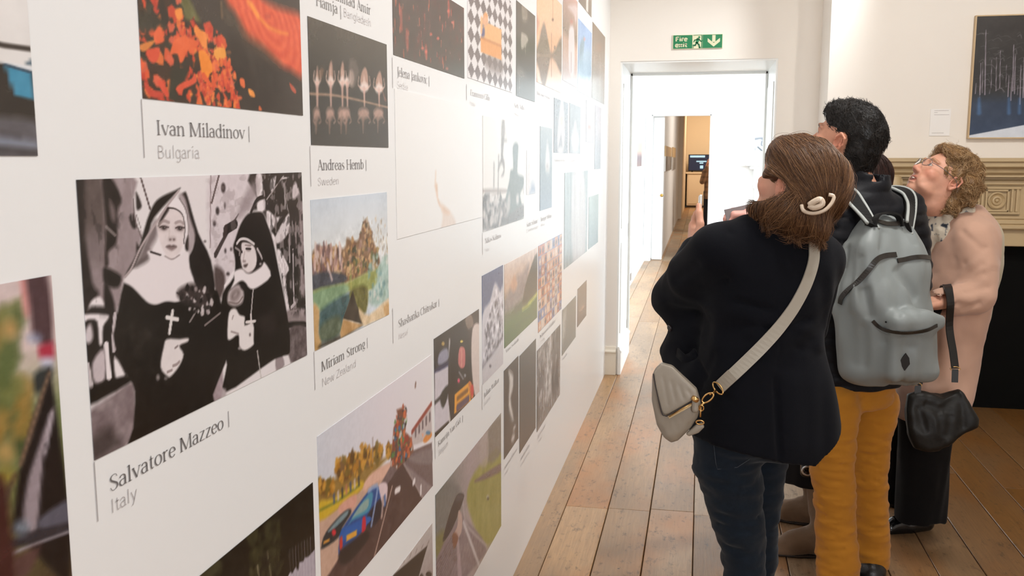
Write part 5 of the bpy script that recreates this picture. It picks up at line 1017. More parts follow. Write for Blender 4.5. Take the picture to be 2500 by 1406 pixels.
# ------------------------------------------------------------------ chimney piece
M_stone = mat('cream_marble', rgb(196, 172, 132), rough=0.45, noise=0.06, nscale=5, bump=0.05, bscale=30, bdist=0.003)
M_board = mat('black_chimney_board', rgb(7, 7, 6), rough=0.8, spec=0.15, noise=0.2, nscale=4)
def fireplace():
    r = empty('fireplace', (1.9, BY, 0), 'cream carved stone fireplace with black board behind the older woman', 'fireplace')
    XL, XR = 0.98, 2.86; F = BY-0.15
    m = MB(); prof = [(BY-0.001, 1.556), (F-0.10, 1.556), (F-0.10, 1.535), (F-0.085, 1.53), (F-0.085, 1.505), (F-0.055, 1.49), (F-0.05, 1.47), (F-0.03, 1.455), (F-0.03, 1.443), (BY-0.001, 1.443)]
    m.prism([(y, z) for y, z in prof], 0, XL, XR); m.build('mantel_shelf', M_stone, r)
    m = MB(); m.box((XL+.08, F+0.03, 1.19), (XR-.08, BY-0.001, 1.443)); m.box((XL+.07, F+0.012, 1.395), (XR-.07, BY-0.001, 1.425), 0.006); m.box((XL+.075, F+0.02, 1.425), (XR-.075, BY-0.001, 1.443), 0.004); m.build('frieze', M_stone, r)
    m = MB(); m.box((XL+.06, F+0.0, 1.13), (XR-.06, BY-0.001, 1.16), 0.008); m.box((XL+.07, F+0.015, 1.16), (XR-.07, BY-0.001, 1.19), 0.006); m.box((XL+.075, F+0.022, 1.19), (XR-.075, BY-0.001, 1.215), 0.006); m.build('architrave', M_stone, r)
    m = MB(); m.box((XL+.09, F+0.035, 1.028), (XR-.09, BY-0.001, 1.13), 0.004); m.build('lintel', M_stone, r)
    for x0, x1 in ((XL+.10, 1.44), (2.42, XR-.10)):
        m = MB(); m.box((x0, F+0.03, 0.0), (x1, BY-0.001, 1.028), 0.004); m.box((x0-.015, F+0.012, 0), (x1+.015, BY-0.001, 0.14), 0.006); m.box((x0+.05, F+0.02, .22), (x1-.05, BY-0.01, .95), 0.006); m.build('jamb', M_stone, r)
    for c0, c1 in ((1.50, 1.862),):
        m = MB(); m.box((c0, F+0.02, 1.222), (c1, BY-.01, 1.385), 0.004); m.box((c0-.0, F+0.006, 1.222), (c1, F+0.03, 1.236), 0.003); m.box((c0, F+0.006, 1.371), (c1, F+0.03, 1.385), 0.003); m.build('corner_block', M_stone, r)
    for cx in (1.567, 1.73, ):
        b = MB()
        s = .066
        for (ax, az, bx, bz) in ((-s, -s, s, -s+.012), (-s, s-.012, s, s), (-s, -s, -s+.012, s), (s-.012, -s, s, s)): b.box((cx+ax, F+0.002, 1.303+az), (cx+bx, F+0.024, 1.303+bz), 0.003)
        b.lathe([(.052, .006), (.052, .016), (.044, .022), (.036, .012), (.030, .008), (.026, .018), (.018, .020), (.012, .012), (.008, .022), (.002, .026)], (cx, F+0.024, 1.303), (0, -1, 0), 28); b.build('roundel', M_stone, r, False)
    for x in (1.648, 1.812, 1.84): MB().box((x-.007, F+0.002, 1.236), (x+.007, F+0.024, 1.371), 0.003).build('fluting', M_stone, r)
    b = MB(); b.box((1.90, F+0.012, 1.225), (XR-.12, BY-.02, 1.385), 0.004); b.build('centre_tablet', mat('pale_marble', rgb(214, 194, 156), rough=0.4, noise=0.05, nscale=6), r)
    # scrolled console at the left end
    b = MB(); pts = smooth_path([(1.13, F-0.03, 1.43), (1.135, F-0.055, 1.37), (1.16, F-0.01, 1.29), (1.18, F+0.0, 1.23)], 14); b.tube(pts, np.linspace(.05, .028, 14), 10); b.lathe([(.002, -.05), (.036, -.05), (.04, 0), (.036, .05), (.002, .05)], (1.13, F-0.03, 1.40), (1, 0, 0), 18); b.build('console_scroll', M_stone, r, True)
    MB().box((1.44, BY-0.012, 0.0), (2.42, BY-0.002, 1.028), 0.002).build('chimney_board', M_board, r)
fireplace()

# ------------------------------------------------------------------ framed tree picture on the chimney breast and its label card
M_frame = mat('pale_oak_frame', rgb(206, 178, 136), rough=0.45, noise=0.08, nscale=20, stretch=(1, 1, .2))
def tree_picture():
    x0, x1, z0, z1 = 1.572, 2.36, 1.672, 2.398; yb = BY-0.001; yf = BY-0.035
    r = empty('framed_picture', ((x0+x1)/2, BY, z0), 'framed night photograph of pale dead trees in blue water above the fireplace', 'picture')
    m = MB(); f = .007
    m.box((x0, yf, z0), (x0+f, yb, z1)); m.box((x1-f, yf, z0), (x1, yb, z1)); m.box((x0+f, yf, z0), (x1-f, yb, z0+f)); m.box((x0+f, yf, z1-f), (x1-f, yb, z1)); m.build('frame', M_frame, r)
    p = Pic(lambda a, b: tuple(on_y(a, b, yf)[[0, 2]]), x0+f, x1-f, z0+f, z1-f, 240, 220)
    p.grad([(0, (54, 70, 96)), (.28, (50, 62, 82)), (.40, (44, 42, 40)), (1, (52, 46, 42))]); p.at(2250, 20, 1065/250.)
    R = random.Random(3)
    for _ in range(170):      # frosted branches
        u, v = R.uniform(0, 1), R.uniform(.38, .88); L = R.uniform(.02, .09); g = R.uniform(90, 170)
        p.line([(u, v), (u+L*.6, v+R.uniform(.0, .02)), (u+L, v+R.uniform(-.03, .01))], R.uniform(1.5, 4), (g, g*.97, g*1.02), R.uniform(.25, .6), 1.5, True)
    T = [(605, 930, 690, 4), (610, 900, 570, 8), (660, 900, 225, 9), (632, 880, 560, 6), (725, 830, 540, 5), (775, 860, 510, 6), (815, 830, 440, 6), (880, 820, 590, 4), (900, 920, 700, 9), (930, 960, 720, 8), (950, 860, 380, 9), (968, 890, 470, 8), (1025, 1000, 590, 9), (1058, 930, 510, 10), (560, 890, 780, 6), (708, 890, 840, 5), (1000, 900, 800, 5)]
    T += [(x+R.randint(480, 520), b+R.randint(-40, 40), t+R.randint(-60, 80), w) for x, b, t, w in T]
    for x, b, t, w in T:
        p.line([(x, b), (x+w*.6, (b+t)/2), (x+w*1.2, t)], [w*.55, w*.5, w*.3], (176, 164, 178), .85, 1.2)
    for x, w in ((600, 14), (910, 12), (1020, 10), (1420, 12)): p.line([(x, 940), (x, 1090)], [w, w*1.8], (78, 120, 170), .6, 7)
    p.poly([(480, 1325), (800, 1265), (1065, 1215), (1600, 1110), (2400, 960), (2400, 1500), (480, 1500)], (214, 220, 230), 2, curve=False)
    p.noise(22, 10, 3)
    m_, n_ = p.S.shape; v = np.column_stack([p.S.ravel(), np.full(m_*n_, yf+0.004), p.Z.ravel()]); i, j = np.meshgrid(np.arange(m_-1), np.arange(n_-1), indexing='ij'); a = (i*n_+j).ravel()
    link_mesh('print', v, np.column_stack([a, a+1, a+n_+1, a+n_]).tolist(), M_printm, r, cols=p.lin().reshape(-1, 3))
tree_picture()
def label_card():
    a = on_y(2268, 332, BY); b = on_y(2322, 266, BY); x0, x1, z0, z1 = a[0], b[0], a[2], b[2]
    r = empty('label_card', ((x0+x1)/2, BY, z0), 'small white label card on the wall left of the framed tree picture', 'label')
    MB().box((x0, BY-0.005, z0), (x1, BY-0.0005, z1), 0.0005).build('card', mat('white_card', rgb(242, 239, 236), .5, noise=.01), r)
    for v, u0, u1 in ((.93, .18, .88), (.86, .18, .34), (.78, .18, .92), (.10, .12, .7)): MB().box((x0+u0*(x1-x0), BY-0.0056, z0+v*(z1-z0)), (x0+u1*(x1-x0), BY-0.0049, z0+v*(z1-z0)+0.003)).build('print_line', mat('grey_print', rgb(196, 190, 188), .5, noise=.02), r)
label_card()

# ------------------------------------------------------------------ next room: pictures, white fireplace
def next_room():
    s0, s1 = on_x(1550, 360, NX)[1], on_x(1562, 360, NX)[1]; zt, zb = on_x(1556, 318, NX)[2], on_x(1556, 406, NX)[2]
    p = Pic(lambda a, b: tuple(on_x(a, b, NX)[1:]), s0, s1, zb, zt, 24, 40); p.grad([(0, (130, 112, 108)), (.25, (120, 110, 116)), (.45, (206, 176, 160)), (.6, (190, 170, 160)), (1, (206, 196, 194))]); p.noise(3, 14, 2)
    r = empty('canvas_picture', (NX, (s0+s1)/2, zb), 'soft pink and grey picture on the left wall of the bright room', 'picture')
    MB().box((NX+.001, s0, zb), (NX+.03, s1, zt)).build('stretcher', M_paper, r)
    m_, n_ = p.S.shape; v = np.column_stack([np.full(m_*n_, NX+.0305), p.S.ravel(), p.Z.ravel()]); i, j = np.meshgrid(np.arange(m_-1), np.arange(n_-1), indexing='ij'); a = (i*n_+j).ravel()
    link_mesh('canvas_face', v, np.column_stack([a, a+1, a+n_+1, a+n_]).tolist(), M_printm, r, cols=p.lin().reshape(-1, 3))
    def wallpic(xa, ya, xb, yb, paint, label):
        A = on_y(xa, yb, NY); B = on_y(xb, ya, NY); q = Pic(lambda a, b: tuple(on_y(a, b, NY)[[0, 2]]), A[0], B[0], A[2], B[2], 46, 40); paint(q)
        r = empty('wall_picture', ((A[0]+B[0])/2, NY, A[2]), label, 'picture', 'pictures above the white fireplace')
        MB().box((A[0], NY-.02, A[2]), (B[0], NY-.001, B[2])).build('mount_board', M_paper, r)
        m_, n_ = q.S.shape; v = np.column_stack([q.S.ravel(), np.full(m_*n_, NY-.0205), q.Z.ravel()]); i, j = np.meshgrid(np.arange(m_-1), np.arange(n_-1), indexing='ij'); a = (i*n_+j).ravel()
        link_mesh('print', v, np.column_stack([a, a+1, a+n_+1, a+n_]).tolist(), M_printm, r, cols=q.lin().reshape(-1, 3))
    def pa(q):
        q.fill((214, 218, 222)); q.at(1730, 320, 1054/180.)
        q.poly([(655, 95), (850, 88), (850, 155), (790, 150), (740, 120), (690, 130), (655, 130)], (120, 124, 130), 12, .95); q.line([(760, 150), (755, 200), (790, 210)], 26, (100, 104, 110), .9, 10); q.line([(705, 230), (760, 280)], 24, (70, 74, 78), .9, 10); q.ell((662, 260), 10, 20, (120, 124, 128), 12, .9); q.noise(5, 12, 3)
    wallpic(1842, 334, 1876, 369, pa, 'small black and white picture in the bright room left of the brown haired head')
    wallpic(1880, 331, 1915, 369, lambda q: (q.fill((206, 210, 216)), q.line([(0, 0), (.6, 1)], 40, (110, 116, 122), .9, 14, True), q.noise(5, 14, 5)), 'second black and white picture in the bright room, half hidden by the brown haired head')
    r = empty('white_fireplace', (1.35, NY, 0), 'white painted fireplace on the far wall of the bright room', 'fireplace')
    MB().box((0.62, NY-.22, 1.45), (2.3, NY-.001, 1.50), .008).box((0.68, NY-.17, 1.40), (2.24, NY-.001, 1.45), .012).build('mantel_shelf', M_white, r)
    MB().box((0.74, NY-.12, 1.12), (2.18, NY-.001, 1.40), .005).build('frieze', M_white, r)
    for x in (0.76, 1.92): MB().box((x, NY-.12, 0), (x+.24, NY-.001, 1.12), .005).build('jamb', M_white, r)
    MB().box((1.0, NY-.02, 0), (1.92, NY-.001, 1.12)).build('opening_board', M_white, r)
    r = empty('wall_socket', (NX, 11.3, .11), 'small grey socket on the skirting of the bright room', 'socket')
    MB().box((NX+.03, 11.22, .08), (NX+.04, 11.38, .17), .002).build('face_plate', mat('grey_plastic', rgb(120, 112, 106), .4, noise=.02), r)
next_room()

# ------------------------------------------------------------------ far rooms: pictures, screen, cupboard
def far_rooms():
    for k, (pxa, pxb, ya, yb, lab) in enumerate(((1622, 1637, 358, 420, 'black and white picture group on the left wall of the far room, nearer one'), (1640, 1647, 360, 418, 'black and white picture on the left wall of the far room, farther one'))):
        s0, s1 = on_x(pxa, 390, GX)[1], on_x(pxb, 390, GX)[1]; zt, zb = on_x((pxa+pxb)/2, ya+24, GX)[2], on_x((pxa+pxb)/2, yb-4, GX)[2]; zt2 = on_x((pxa+pxb)/2, ya, GX)[2]
        p = Pic(lambda a, b: (0, 0), s0, s1, zb, zt, 40, 30); p.fill((120, 116, 112)); p.noise(4, 70, k); 
        for u in (.35, .7): p.poly([(u, 0), (u+.05, 0), (u+.05, 1), (u, 1)], (214, 210, 204), 5, 1, False, True)
        r = empty('wall_picture', (GX, (s0+s1)/2, zb), lab, 'picture')
        MB().box((GX+.001, s0, zb), (GX+.02, s1, zt)).build('mount_board', M_paper, r)
        MB().box((GX+.001, s0, zt), (GX+.02, s1, zt2)).build('title_panel', mat('ochre_panel', rgb(196, 164, 120), .5, noise=.05), r)
        m_, n_ = p.S.shape; v = np.column_stack([np.full(m_*n_, GX+.0205), p.S.ravel(), p.Z.ravel()]); i, j = np.meshgrid(np.arange(m_-1), np.arange(n_-1), indexing='ij'); a = (i*n_+j).ravel()
        link_mesh('print', v, np.column_stack([a, a+1, a+n_+1, a+n_]).tolist(), M_printm, r, cols=p.lin().reshape(-1, 3))
    y = FY-0.45
    a, b = on_y(1680, 420, y), on_y(1737, 377, y)
    r = empty('screen', ((a[0]+b[0])/2, y, a[2]), 'dark flat screen with pale blue lines of text on the far cupboard', 'screen')
    x0, x1, z0, z1 = a[0], b[0]+.12, a[2]+.03, b[2]
    MB().box((x0, y-.03, z0), (x1, y+.03, z1), .006).build('screen_casing', mat('black_plastic', rgb(18, 18, 20), .35, noise=.03), r)
    MB().box((x0+.02, y-.0325, z0+.03), (x1-.02, y-.03, z1-.02)).build('display', mat('lit_display', rgb(10, 12, 18), .3, emit=(rgb(44, 50, 70), .8)), r)
    m = MB()
    for u0, u1, v0, v1 in ((.06, .62, .82, .94), (.30, .68, .55, .62), (.42, .56, .45, .52), (.44, .56, .16, .34)): m.box((x0+u0*(x1-x0), y-.0335, z0+v0*(z1-z0)), (x0+u1*(x1-x0), y-.0325, z0+v1*(z1-z0)))
    m.build('display_text', mat('display_text', rgb(150, 190, 220), .3, emit=(rgb(150, 190, 215), .9)), r)
    for x in (x0+.1, x1-.15): MB().box((x, y-.06, z0-.03), (x+.05, y+.06, z0+.0)).build('foot', MATS['black_plastic'], r)
    c0 = on_y(1676, 420, y)[0]
    r = empty('cupboard', (.0, y, 0), 'cream painted cupboard carrying the dark screen at the end of the far room', 'cupboard')
    zt = a[2]-.002
    MB().box((c0-.02, y-.3, zt-.05), (.75, FY-.002, zt), .008).build('cupboard_top', M_far, r)
    MB().box((c0+.03, y-.26, .07), (.70, FY-.002, zt-.05), .004).build('carcass', M_far, r)
    for k in range(2): MB().box((c0+.06+k*.56, y-.275, .12), (c0+.06+k*.56+.53, y-.26, zt-.09), .004).build('door', M_far, r)
    MB().box((c0+.04, y-.25, 0), (.69, FY-.01, .07)).build('plinth', mat('dark_plinth', rgb(60, 44, 30), .6, noise=.1), r)
far_rooms()
# ------------------------------------------------------------------ modelling toolkit for people and soft things: smooth distance fields -> one continuous mesh
FAR = 0.16
def nrm(v): v = np.asarray(v, float); return v/(np.linalg.norm(v)+1e-12)
def rotz(a): c, s = math.cos(a), math.sin(a); return np.array([[c, -s, 0], [s, c, 0], [0, 0, 1.0]])
def rotx(a): c, s = math.cos(a), math.sin(a); return np.array([[1.0, 0, 0], [0, c, -s], [0, s, c]])
def roty(a): c, s = math.cos(a), math.sin(a); return np.array([[c, 0, s], [0, 1.0, 0], [-s, 0, c]])
def smin(a, b, k):
    if k <= 0: return np.minimum(a, b)
    h = np.clip(0.5+0.5*(b-a)/k, 0, 1); return b*(1-h)+a*h-k*h*(1-h)
def smax(a, b, k): return -smin(-a, -b, k)
def _h3(ix, iy, iz, s):
    n = (ix*374761393+iy*668265263+iz*2147483647+s*1274126177) & 0x7fffffff
    n = ((n ^ (n >> 13))*1103515245) & 0x7fffffff; return ((n ^ (n >> 16)) & 0xffff)/65535.0
def noise3(P, s=0):
    I = np.floor(P).astype(np.int64); f = P-I; f = f*f*(3-2*f); x, y, z = I.T; a, b, c = f.T; r = 0
    for i in (0, 1):
        for j in (0, 1):
            for k in (0, 1): r = r+_h3(x+i, y+j, z+k, s)*(a if i else 1-a)*(b if j else 1-b)*(c if k else 1-c)
    return r-0.5
class Shape:
    def __init__(s): s.ops = []; s.R = np.eye(3); s.o = np.zeros(3)
    def frame(s, o=(0, 0, 0), R=None): s.o = np.asarray(o, float); s.R = np.eye(3) if R is None else R; return s
    def W(s, p): return s.o+s.R@np.asarray(p, float)
    def _add(s, kind, fn, lo, hi, k): s.ops.append((kind, fn, np.asarray(lo)-k-0.002, np.asarray(hi)+k+0.002, k)); return s
    def cone(s, a, b, ra, rb, k=0.01, kind='u'):
        """tapered limb segment with round ends"""
        a, b = s.W(a), s.W(b); ab = b-a; L2 = ab@ab+1e-12; m = max(ra, rb)
        def fn(P):
            t = np.clip((P-a)@ab/L2, 0, 1); return np.linalg.norm(P-a-t[:, None]*ab, axis=1)-(ra+(rb-ra)*t)
        return s._add(kind, fn, np.minimum(a, b)-m, np.maximum(a, b)+m, k)
    def chain(s, pts, rs, k=0.01, kind='u', sub=0):
        pts = [np.asarray(p, float) for p in pts]
        if sub: rs = np.interp(np.linspace(0, len(rs)-1, sub), range(len(rs)), rs); pts = list(smooth_path(pts, sub))
        A = [s.W(p) for p in pts]; rs = list(rs); m = max(rs)
        def fn(P):
            d = np.full(len(P), 9.0)
            for i in range(len(A)-1):
                a, b = A[i], A[i+1]; ab = b-a; t = np.clip((P-a)@ab/(ab@ab+1e-12), 0, 1)
                d = smin(d, np.linalg.norm(P-a-t[:, None]*ab, axis=1)-(rs[i]+(rs[i+1]-rs[i])*t), 0.004 if i else 0)
            return d
        Q = np.array(A); return s._add(kind, fn, Q.min(0)-m, Q.max(0)+m, k)
    def ell(s, c, r, k=0.01, R=None, kind='u'):
        c = s.W(c); M = s.R if R is None else s.R@R; r = np.broadcast_to(np.asarray(r, float), (3,)); m = r.max()
        def fn(P):
            q = (P-c)@M; k0 = np.linalg.norm(q/r, axis=1); k1 = np.linalg.norm(q/(r*r), axis=1)+1e-9; return np.maximum(k0*(k0-1)/k1, -r.min())
        return s._add(kind, fn, c-m, c+m, k)
    def box(s, c, h, rad=0.01, k=0.01, R=None, kind='u'):
        c = s.W(c); M = s.R if R is None else s.R@R; h = np.asarray(h, float); m = np.linalg.norm(h)
        def fn(P):
            q = np.abs((P-c)@M)-(h-rad); return np.linalg.norm(np.maximum(q, 0), axis=1)+np.minimum(q.max(1), 0)-rad
        return s._add(kind, fn, c-m, c+m, k)
    def loft(s, rows, k=0.01, n=2.3, kind='u', cap=0.012):
        """rows: (z, cx, cy, half width, half depth) in the current frame, stacked ellipses"""
        rows = sorted(rows); T = np.array(rows, float); zs = np.linspace(T[0, 0], T[-1, 0], 60)
        # smooth interpolation (monotone cubic is overkill: smoothed linear)
        I = np.array([np.interp(zs, T[:, 0], T[:, j]) for j in range(1, 5)])
        ker = np.hanning(9); ker /= ker.sum()
        for j in range(4): I[j] = np.convolve(np.pad(I[j], 4, mode='reflect', reflect_type='odd'), ker, 'valid')
        o, M = s.o, s.R
        def fn(P):
            q = (P-o)@M; z = np.clip(q[:, 2], zs[0], zs[-1])
            cx, cy, a, b = [np.interp(z, zs, I[j]) for j in range(4)]
            x = np.abs(q[:, 0]-cx)/a; y = np.abs(q[:, 1]-cy)/b
            r = (x**n+y**n)**(1/n); d = (r-1)*np.minimum(a, b)*np.where(r > 1, 1.0, 1.0)
            dz = np.maximum(zs[0]-q[:, 2], q[:, 2]-zs[-1]); return smax(d, dz, cap)
        L = np.array([o+M@np.array((T[:, 1].mean()+sx*(T[:, 3].max()+abs(T[:, 1]).max()), T[:, 2].mean()+sy*(T[:, 4].max()+abs(T[:, 2]).max()), z)) for sx in (-1, 1) for sy in (-1, 1) for z in (zs[0], zs[-1])])
        return s._add(kind, fn, L.min(0), L.max(0), k)
    def extrude(s, poly, h, rad, k=0.01, kind='u', bulge=0.0):
        """flat outline (x, y of the current frame) given thickness 2h along z with rounded edges; bulge swells the middle"""
        Q = np.asarray(poly, float); o, M = s.o, s.R; c = Q.mean(0); ext = np.abs(Q-c).max()
        def fn(P):
            q = (P-o)@M; x, y, z = q.T; d2 = np.full(len(P), 1e9); ins = np.zeros(len(P), bool)
            for (ax, ay), (bx, by) in zip(Q, np.roll(Q, -1, 0)):
                ex, ey = bx-ax, by-ay; t = np.clip(((x-ax)*ex+(y-ay)*ey)/(ex*ex+ey*ey+1e-15), 0, 1); d2 = np.minimum(d2, (x-ax-t*ex)**2+(y-ay-t*ey)**2)
                ins ^= ((ay > y) != (by > y)) & (x < ex*(y-ay)/(ey+1e-15)+ax)
            d = np.where(ins, -np.sqrt(d2), np.sqrt(d2))+rad; hh = h
            if bulge: hh = h+bulge*np.clip(1-(((q[:, :2]-c)/ext)**2).sum(1), 0, 1)
            w = np.abs(z)-hh+rad; return np.minimum(np.maximum(d, w), 0)+np.hypot(np.maximum(d, 0), np.maximum(w, 0))-rad
        L = np.array([s.W((a, b, e)) for a in (Q[:, 0].min(), Q[:, 0].max()) for b in (Q[:, 1].min(), Q[:, 1].max()) for e in (-h-bulge, h+bulge)]); return s._add(kind, fn, L.min(0), L.max(0), k)
    def plane(s, p, n, k=0.004):
        """keep the side the normal points away from"""
        p = s.W(p); n = s.R@nrm(n); return s._add('i', lambda P: (P-p)@n, (-99,)*3, (99,)*3, k)
    def fn(s, f, lo, hi, k=0.01, kind='u'): return s._add(kind, f, lo, hi, k)
    def disp(s, f): return s._add('d', f, (-99,)*3, (99,)*3, 0)
    def folds(s, amp, scale, stretch=(1, 1, 1), seed=0, lo=None, hi=None, R=None, sharp=1.0):
        """soft cloth folds; stretch < 1 lengthens them along that axis of the frame"""
        M = s.R if R is None else R; st = np.asarray(stretch, float)*scale
        def f(P):
            q = (P@M)*st; w = noise3(q*0.5, seed+5)[:, None]*1.5
            a = noise3(q+w, seed); b = noise3(q*2.1+w, seed+1); v = (a+0.45*b)*amp*2
            if sharp != 1.0: v = amp*np.sign(v)*np.abs(v/amp)**sharp
            if lo is not None:
                z = P[:, 2]; v = v*np.clip((z-lo)/0.06, 0, 1)*np.clip((hi-z)/0.06, 0, 1)
            return v
        return s.disp(f)
    def crease(s, a, b, depth, w):
        """a pressed-in line between two points (a seam or fold)"""
        a, b = s.W(a), s.W(b); ab = b-a; L2 = ab@ab
        def f(P):
            t = np.clip((P-a)@ab/L2, 0, 1); d2 = ((P-a-t[:, None]*ab)**2).sum(1); return depth*np.exp(-d2/(w*w))*np.minimum(1, 8*np.minimum(t, 1-t)+.25)
        return s.disp(f)
    def __call__(s, P):
        d = np.full(len(P), FAR); lo, hi = P.min(0), P.max(0)
        for kind, fn, a, b, k in s.ops:
            if kind in 'us' and (np.any(a > hi+FAR) or np.any(b < lo-FAR)): continue
            v = fn(P)
            d = smin(d, v, k) if kind == 'u' else smax(d, -v, k) if kind == 's' else smax(d, v, k) if kind == 'i' else d+v
        return d
    def grad(s, P, e=0.002):
        g = np.stack([s(P+np.eye(3)[i]*e)-s(P-np.eye(3)[i]*e) for i in range(3)], 1); return g/(np.linalg.norm(g, axis=1)[:, None]+1e-9)
    def mesh(s, h, lo=None, hi=None, B=16, relax=1):
        """naive surface nets on the blocks that touch the surface"""
        A = np.array([o[2] for o in s.ops if o[0] == 'u']); C = np.array([o[3] for o in s.ops if o[0] == 'u'])
        lo = A.min(0)-2*h if lo is None else np.asarray(lo, float); hi = C.max(0)+2*h if hi is None else np.asarray(hi, float)
        n = np.ceil((hi-lo)/(B*h)).astype(int)+1; N = n*B+2
        bi = np.stack(np.meshgrid(*[np.arange(k) for k in n], indexing='ij'), -1).reshape(-1, 3)
        act = []
        for b in bi:
            c = lo+(b+0.5)*B*h
            if abs(s(c[None])[0]) < B*h*0.866*1.25+0.02: act.append(b)
        loc = np.stack(np.meshgrid(*[np.arange(B+1)]*3, indexing='ij'), -1).reshape(-1, 3)
        ids = []; pos = []; quads = []
        cid = lambda c: (c[..., 0]*N[1]+c[..., 1])*N[2]+c[..., 2]
        E = [((0,0,0),(1,0,0)),((0,1,0),(1,1,0)),((0,0,1),(1,0,1)),((0,1,1),(1,1,1)),((0,0,0),(0,1,0)),((1,0,0),(1,1,0)),((0,0,1),(0,1,1)),((1,0,1),(1,1,1)),((0,0,0),(0,0,1)),((1,0,0),(1,0,1)),((0,1,0),(0,1,1)),((1,1,0),(1,1,1))]
        for b in act:
            g0 = b*B+1; F = s(lo+(loc+g0-1)*h).reshape(B+1, B+1, B+1); I = F < 0
            if I.all() or not I.any(): continue
            c8 = [I[i:B+i, j:B+j, k:B+k] for i in (0,1) for j in (0,1) for k in (0,1)]; sm = sum(c.astype(np.int8) for c in c8); mixed = (sm > 0) & (sm < 8)
            acc = np.zeros((B, B, B, 3)); cnt = np.zeros((B, B, B))
            for (p, q) in E:
                f0 = F[p[0]:B+p[0], p[1]:B+p[1], p[2]:B+p[2]]; f1 = F[q[0]:B+q[0], q[1]:B+q[1], q[2]:B+q[2]]
                m = (f0 < 0) != (f1 < 0); t = np.where(m, f0/np.where(m, f0-f1, 1), 0)
                for ax in range(3): acc[..., ax] += np.where(m, p[ax]+t*(q[ax]-p[ax]), 0)
                cnt += m
            cc = np.argwhere(mixed); pp = acc[mixed]/cnt[mixed][:, None]
            ids.append(cid(cc+g0)); pos.append(lo+(cc+g0-1+pp)*h)
            for ax in range(3):
                o1, o2 = [(1, 2), (2, 0), (0, 1)][ax]; sl = [slice(0, B)]*3; s2 = list(sl); s2[ax] = slice(1, B+1)
                a0 = I[tuple(sl)]; a1 = I[tuple(s2)]; m = np.argwhere(a0 != a1)
                if not len(m): continue
                flip = a0[a0 != a1]; g = m+g0; e1 = np.eye(3, dtype=int)[o1]; e2 = np.eye(3, dtype=int)[o2]
                Q = np.stack([cid(g-e1-e2), cid(g-e2), cid(g), cid(g-e1)], 1); Q[~flip] = Q[~flip][:, ::-1]; quads.append(Q)
        ids = np.concatenate(ids); pos = np.concatenate(pos); Q = np.concatenate(quads)
        u, first = np.unique(ids, return_index=True); V = pos[first]; j = np.searchsorted(u, Q); j = np.clip(j, 0, len(u)-1); ok = (u[j] == Q).all(1); j = j[ok]
        for _ in range(relax):
            nb = np.zeros_like(V); ct = np.zeros(len(V))
            for a_, b_ in ((0, 1), (1, 2), (2, 3), (3, 0)):
                np.add.at(nb, j[:, a_], V[j[:, b_]]); np.add.at(ct, j[:, a_], 1)
            V = V*0.5+0.5*nb/np.maximum(ct, 1)[:, None]
        return V, j
def soft(name, shape, h, m, parent, cols=None, label=None, lo=None, hi=None, relax=1):
    V, F = shape.mesh(h, lo, hi, relax=relax)
    c = cols(V) if callable(cols) else cols
    return link_mesh(name, V, F.tolist(), m, parent, True, label, c)

def strands(shape, seeds, flow, length, seg, rad, colors, rng, lift=0.003, jitter=0.25, curl=0.0, curlf=60.0, settle=0.6, taper=True, avoid=None):
    """hair strands: walk along flow projected on the hair volume's surface; returns verts, faces, colours"""
    P = np.array(seeds, float); n = len(P); L = length*(rng.uniform(.6, 1.2, n)); st = L/seg
    off = rng.uniform(-.3, 1.0, n)*lift; jit = rng.normal(0, jitter, (n, 3)); path = []
    ph = rng.uniform(0, 6.28, n); acc = np.zeros(n)
    for k in range(seg+1):
        d = shape(P); g = shape.grad(P); P = P-g*(d-off)[:, None]*settle
        path.append(P.copy())
        v = flow(P)+jit; v = v-g*(v*g).sum(1)[:, None]*0.85
        if curl: 
            s_ = np.cross(g, v); v = v+s_*(np.sin(ph+acc*curlf)*curl)[:, None]
        v /= np.linalg.norm(v, axis=1)[:, None]+1e-9; P = P+v*st[:, None]; acc += st
    path = np.array(path)
    if avoid is not None:
        q = path.reshape(-1, 3); bad = np.zeros(len(q), bool)
        for c, r, M in avoid: bad |= ((((q-c)@M)/np.asarray(r))**2).sum(1) < 1
        ok = ~bad.reshape(seg+1, n).any(0); path = path[:, ok]; n = int(ok.sum())
    T = np.gradient(path, axis=0); T /= np.linalg.norm(T, axis=2)[:, :, None]+1e-9
    G = np.cross(T, rng.normal(0, 1, (1, n, 3))); G /= np.linalg.norm(G, axis=2)[:, :, None]+1e-9; H = np.cross(T, G)
    r = rad*rng.uniform(.7, 1.2, n)[None, :]*(np.linspace(1, .35, seg+1)[:, None] if taper else 1)
    V = np.stack([path+(G*math.cos(a)+H*math.sin(a))*r[..., None] for a in (0, 2.09, 4.19)], 2)       # seg+1, n, 3, 3
    V = V.transpose(1, 0, 2, 3).reshape(-1, 3); b = (np.arange(n)*(seg+1)*3)[:, None, None]; i = np.arange(seg)[None, :, None]*3; q = np.arange(3)[None, None, :]; q1 = (q+1) % 3
    F = np.stack(np.broadcast_arrays(b+i+q, b+i+q1, b+i+3+q1, b+i+3+q), -1).reshape(-1, 4)
    c = np.array(colors)[rng.integers(0, len(colors), n)]*rng.uniform(.8, 1.2, (n, 1)); return V, F, np.repeat(c, (seg+1)*3, 0)
def surf_seeds(V, n, rng, keep=None):
    W = V if keep is None else V[keep(V)]; return W[rng.integers(0, len(W), n)]
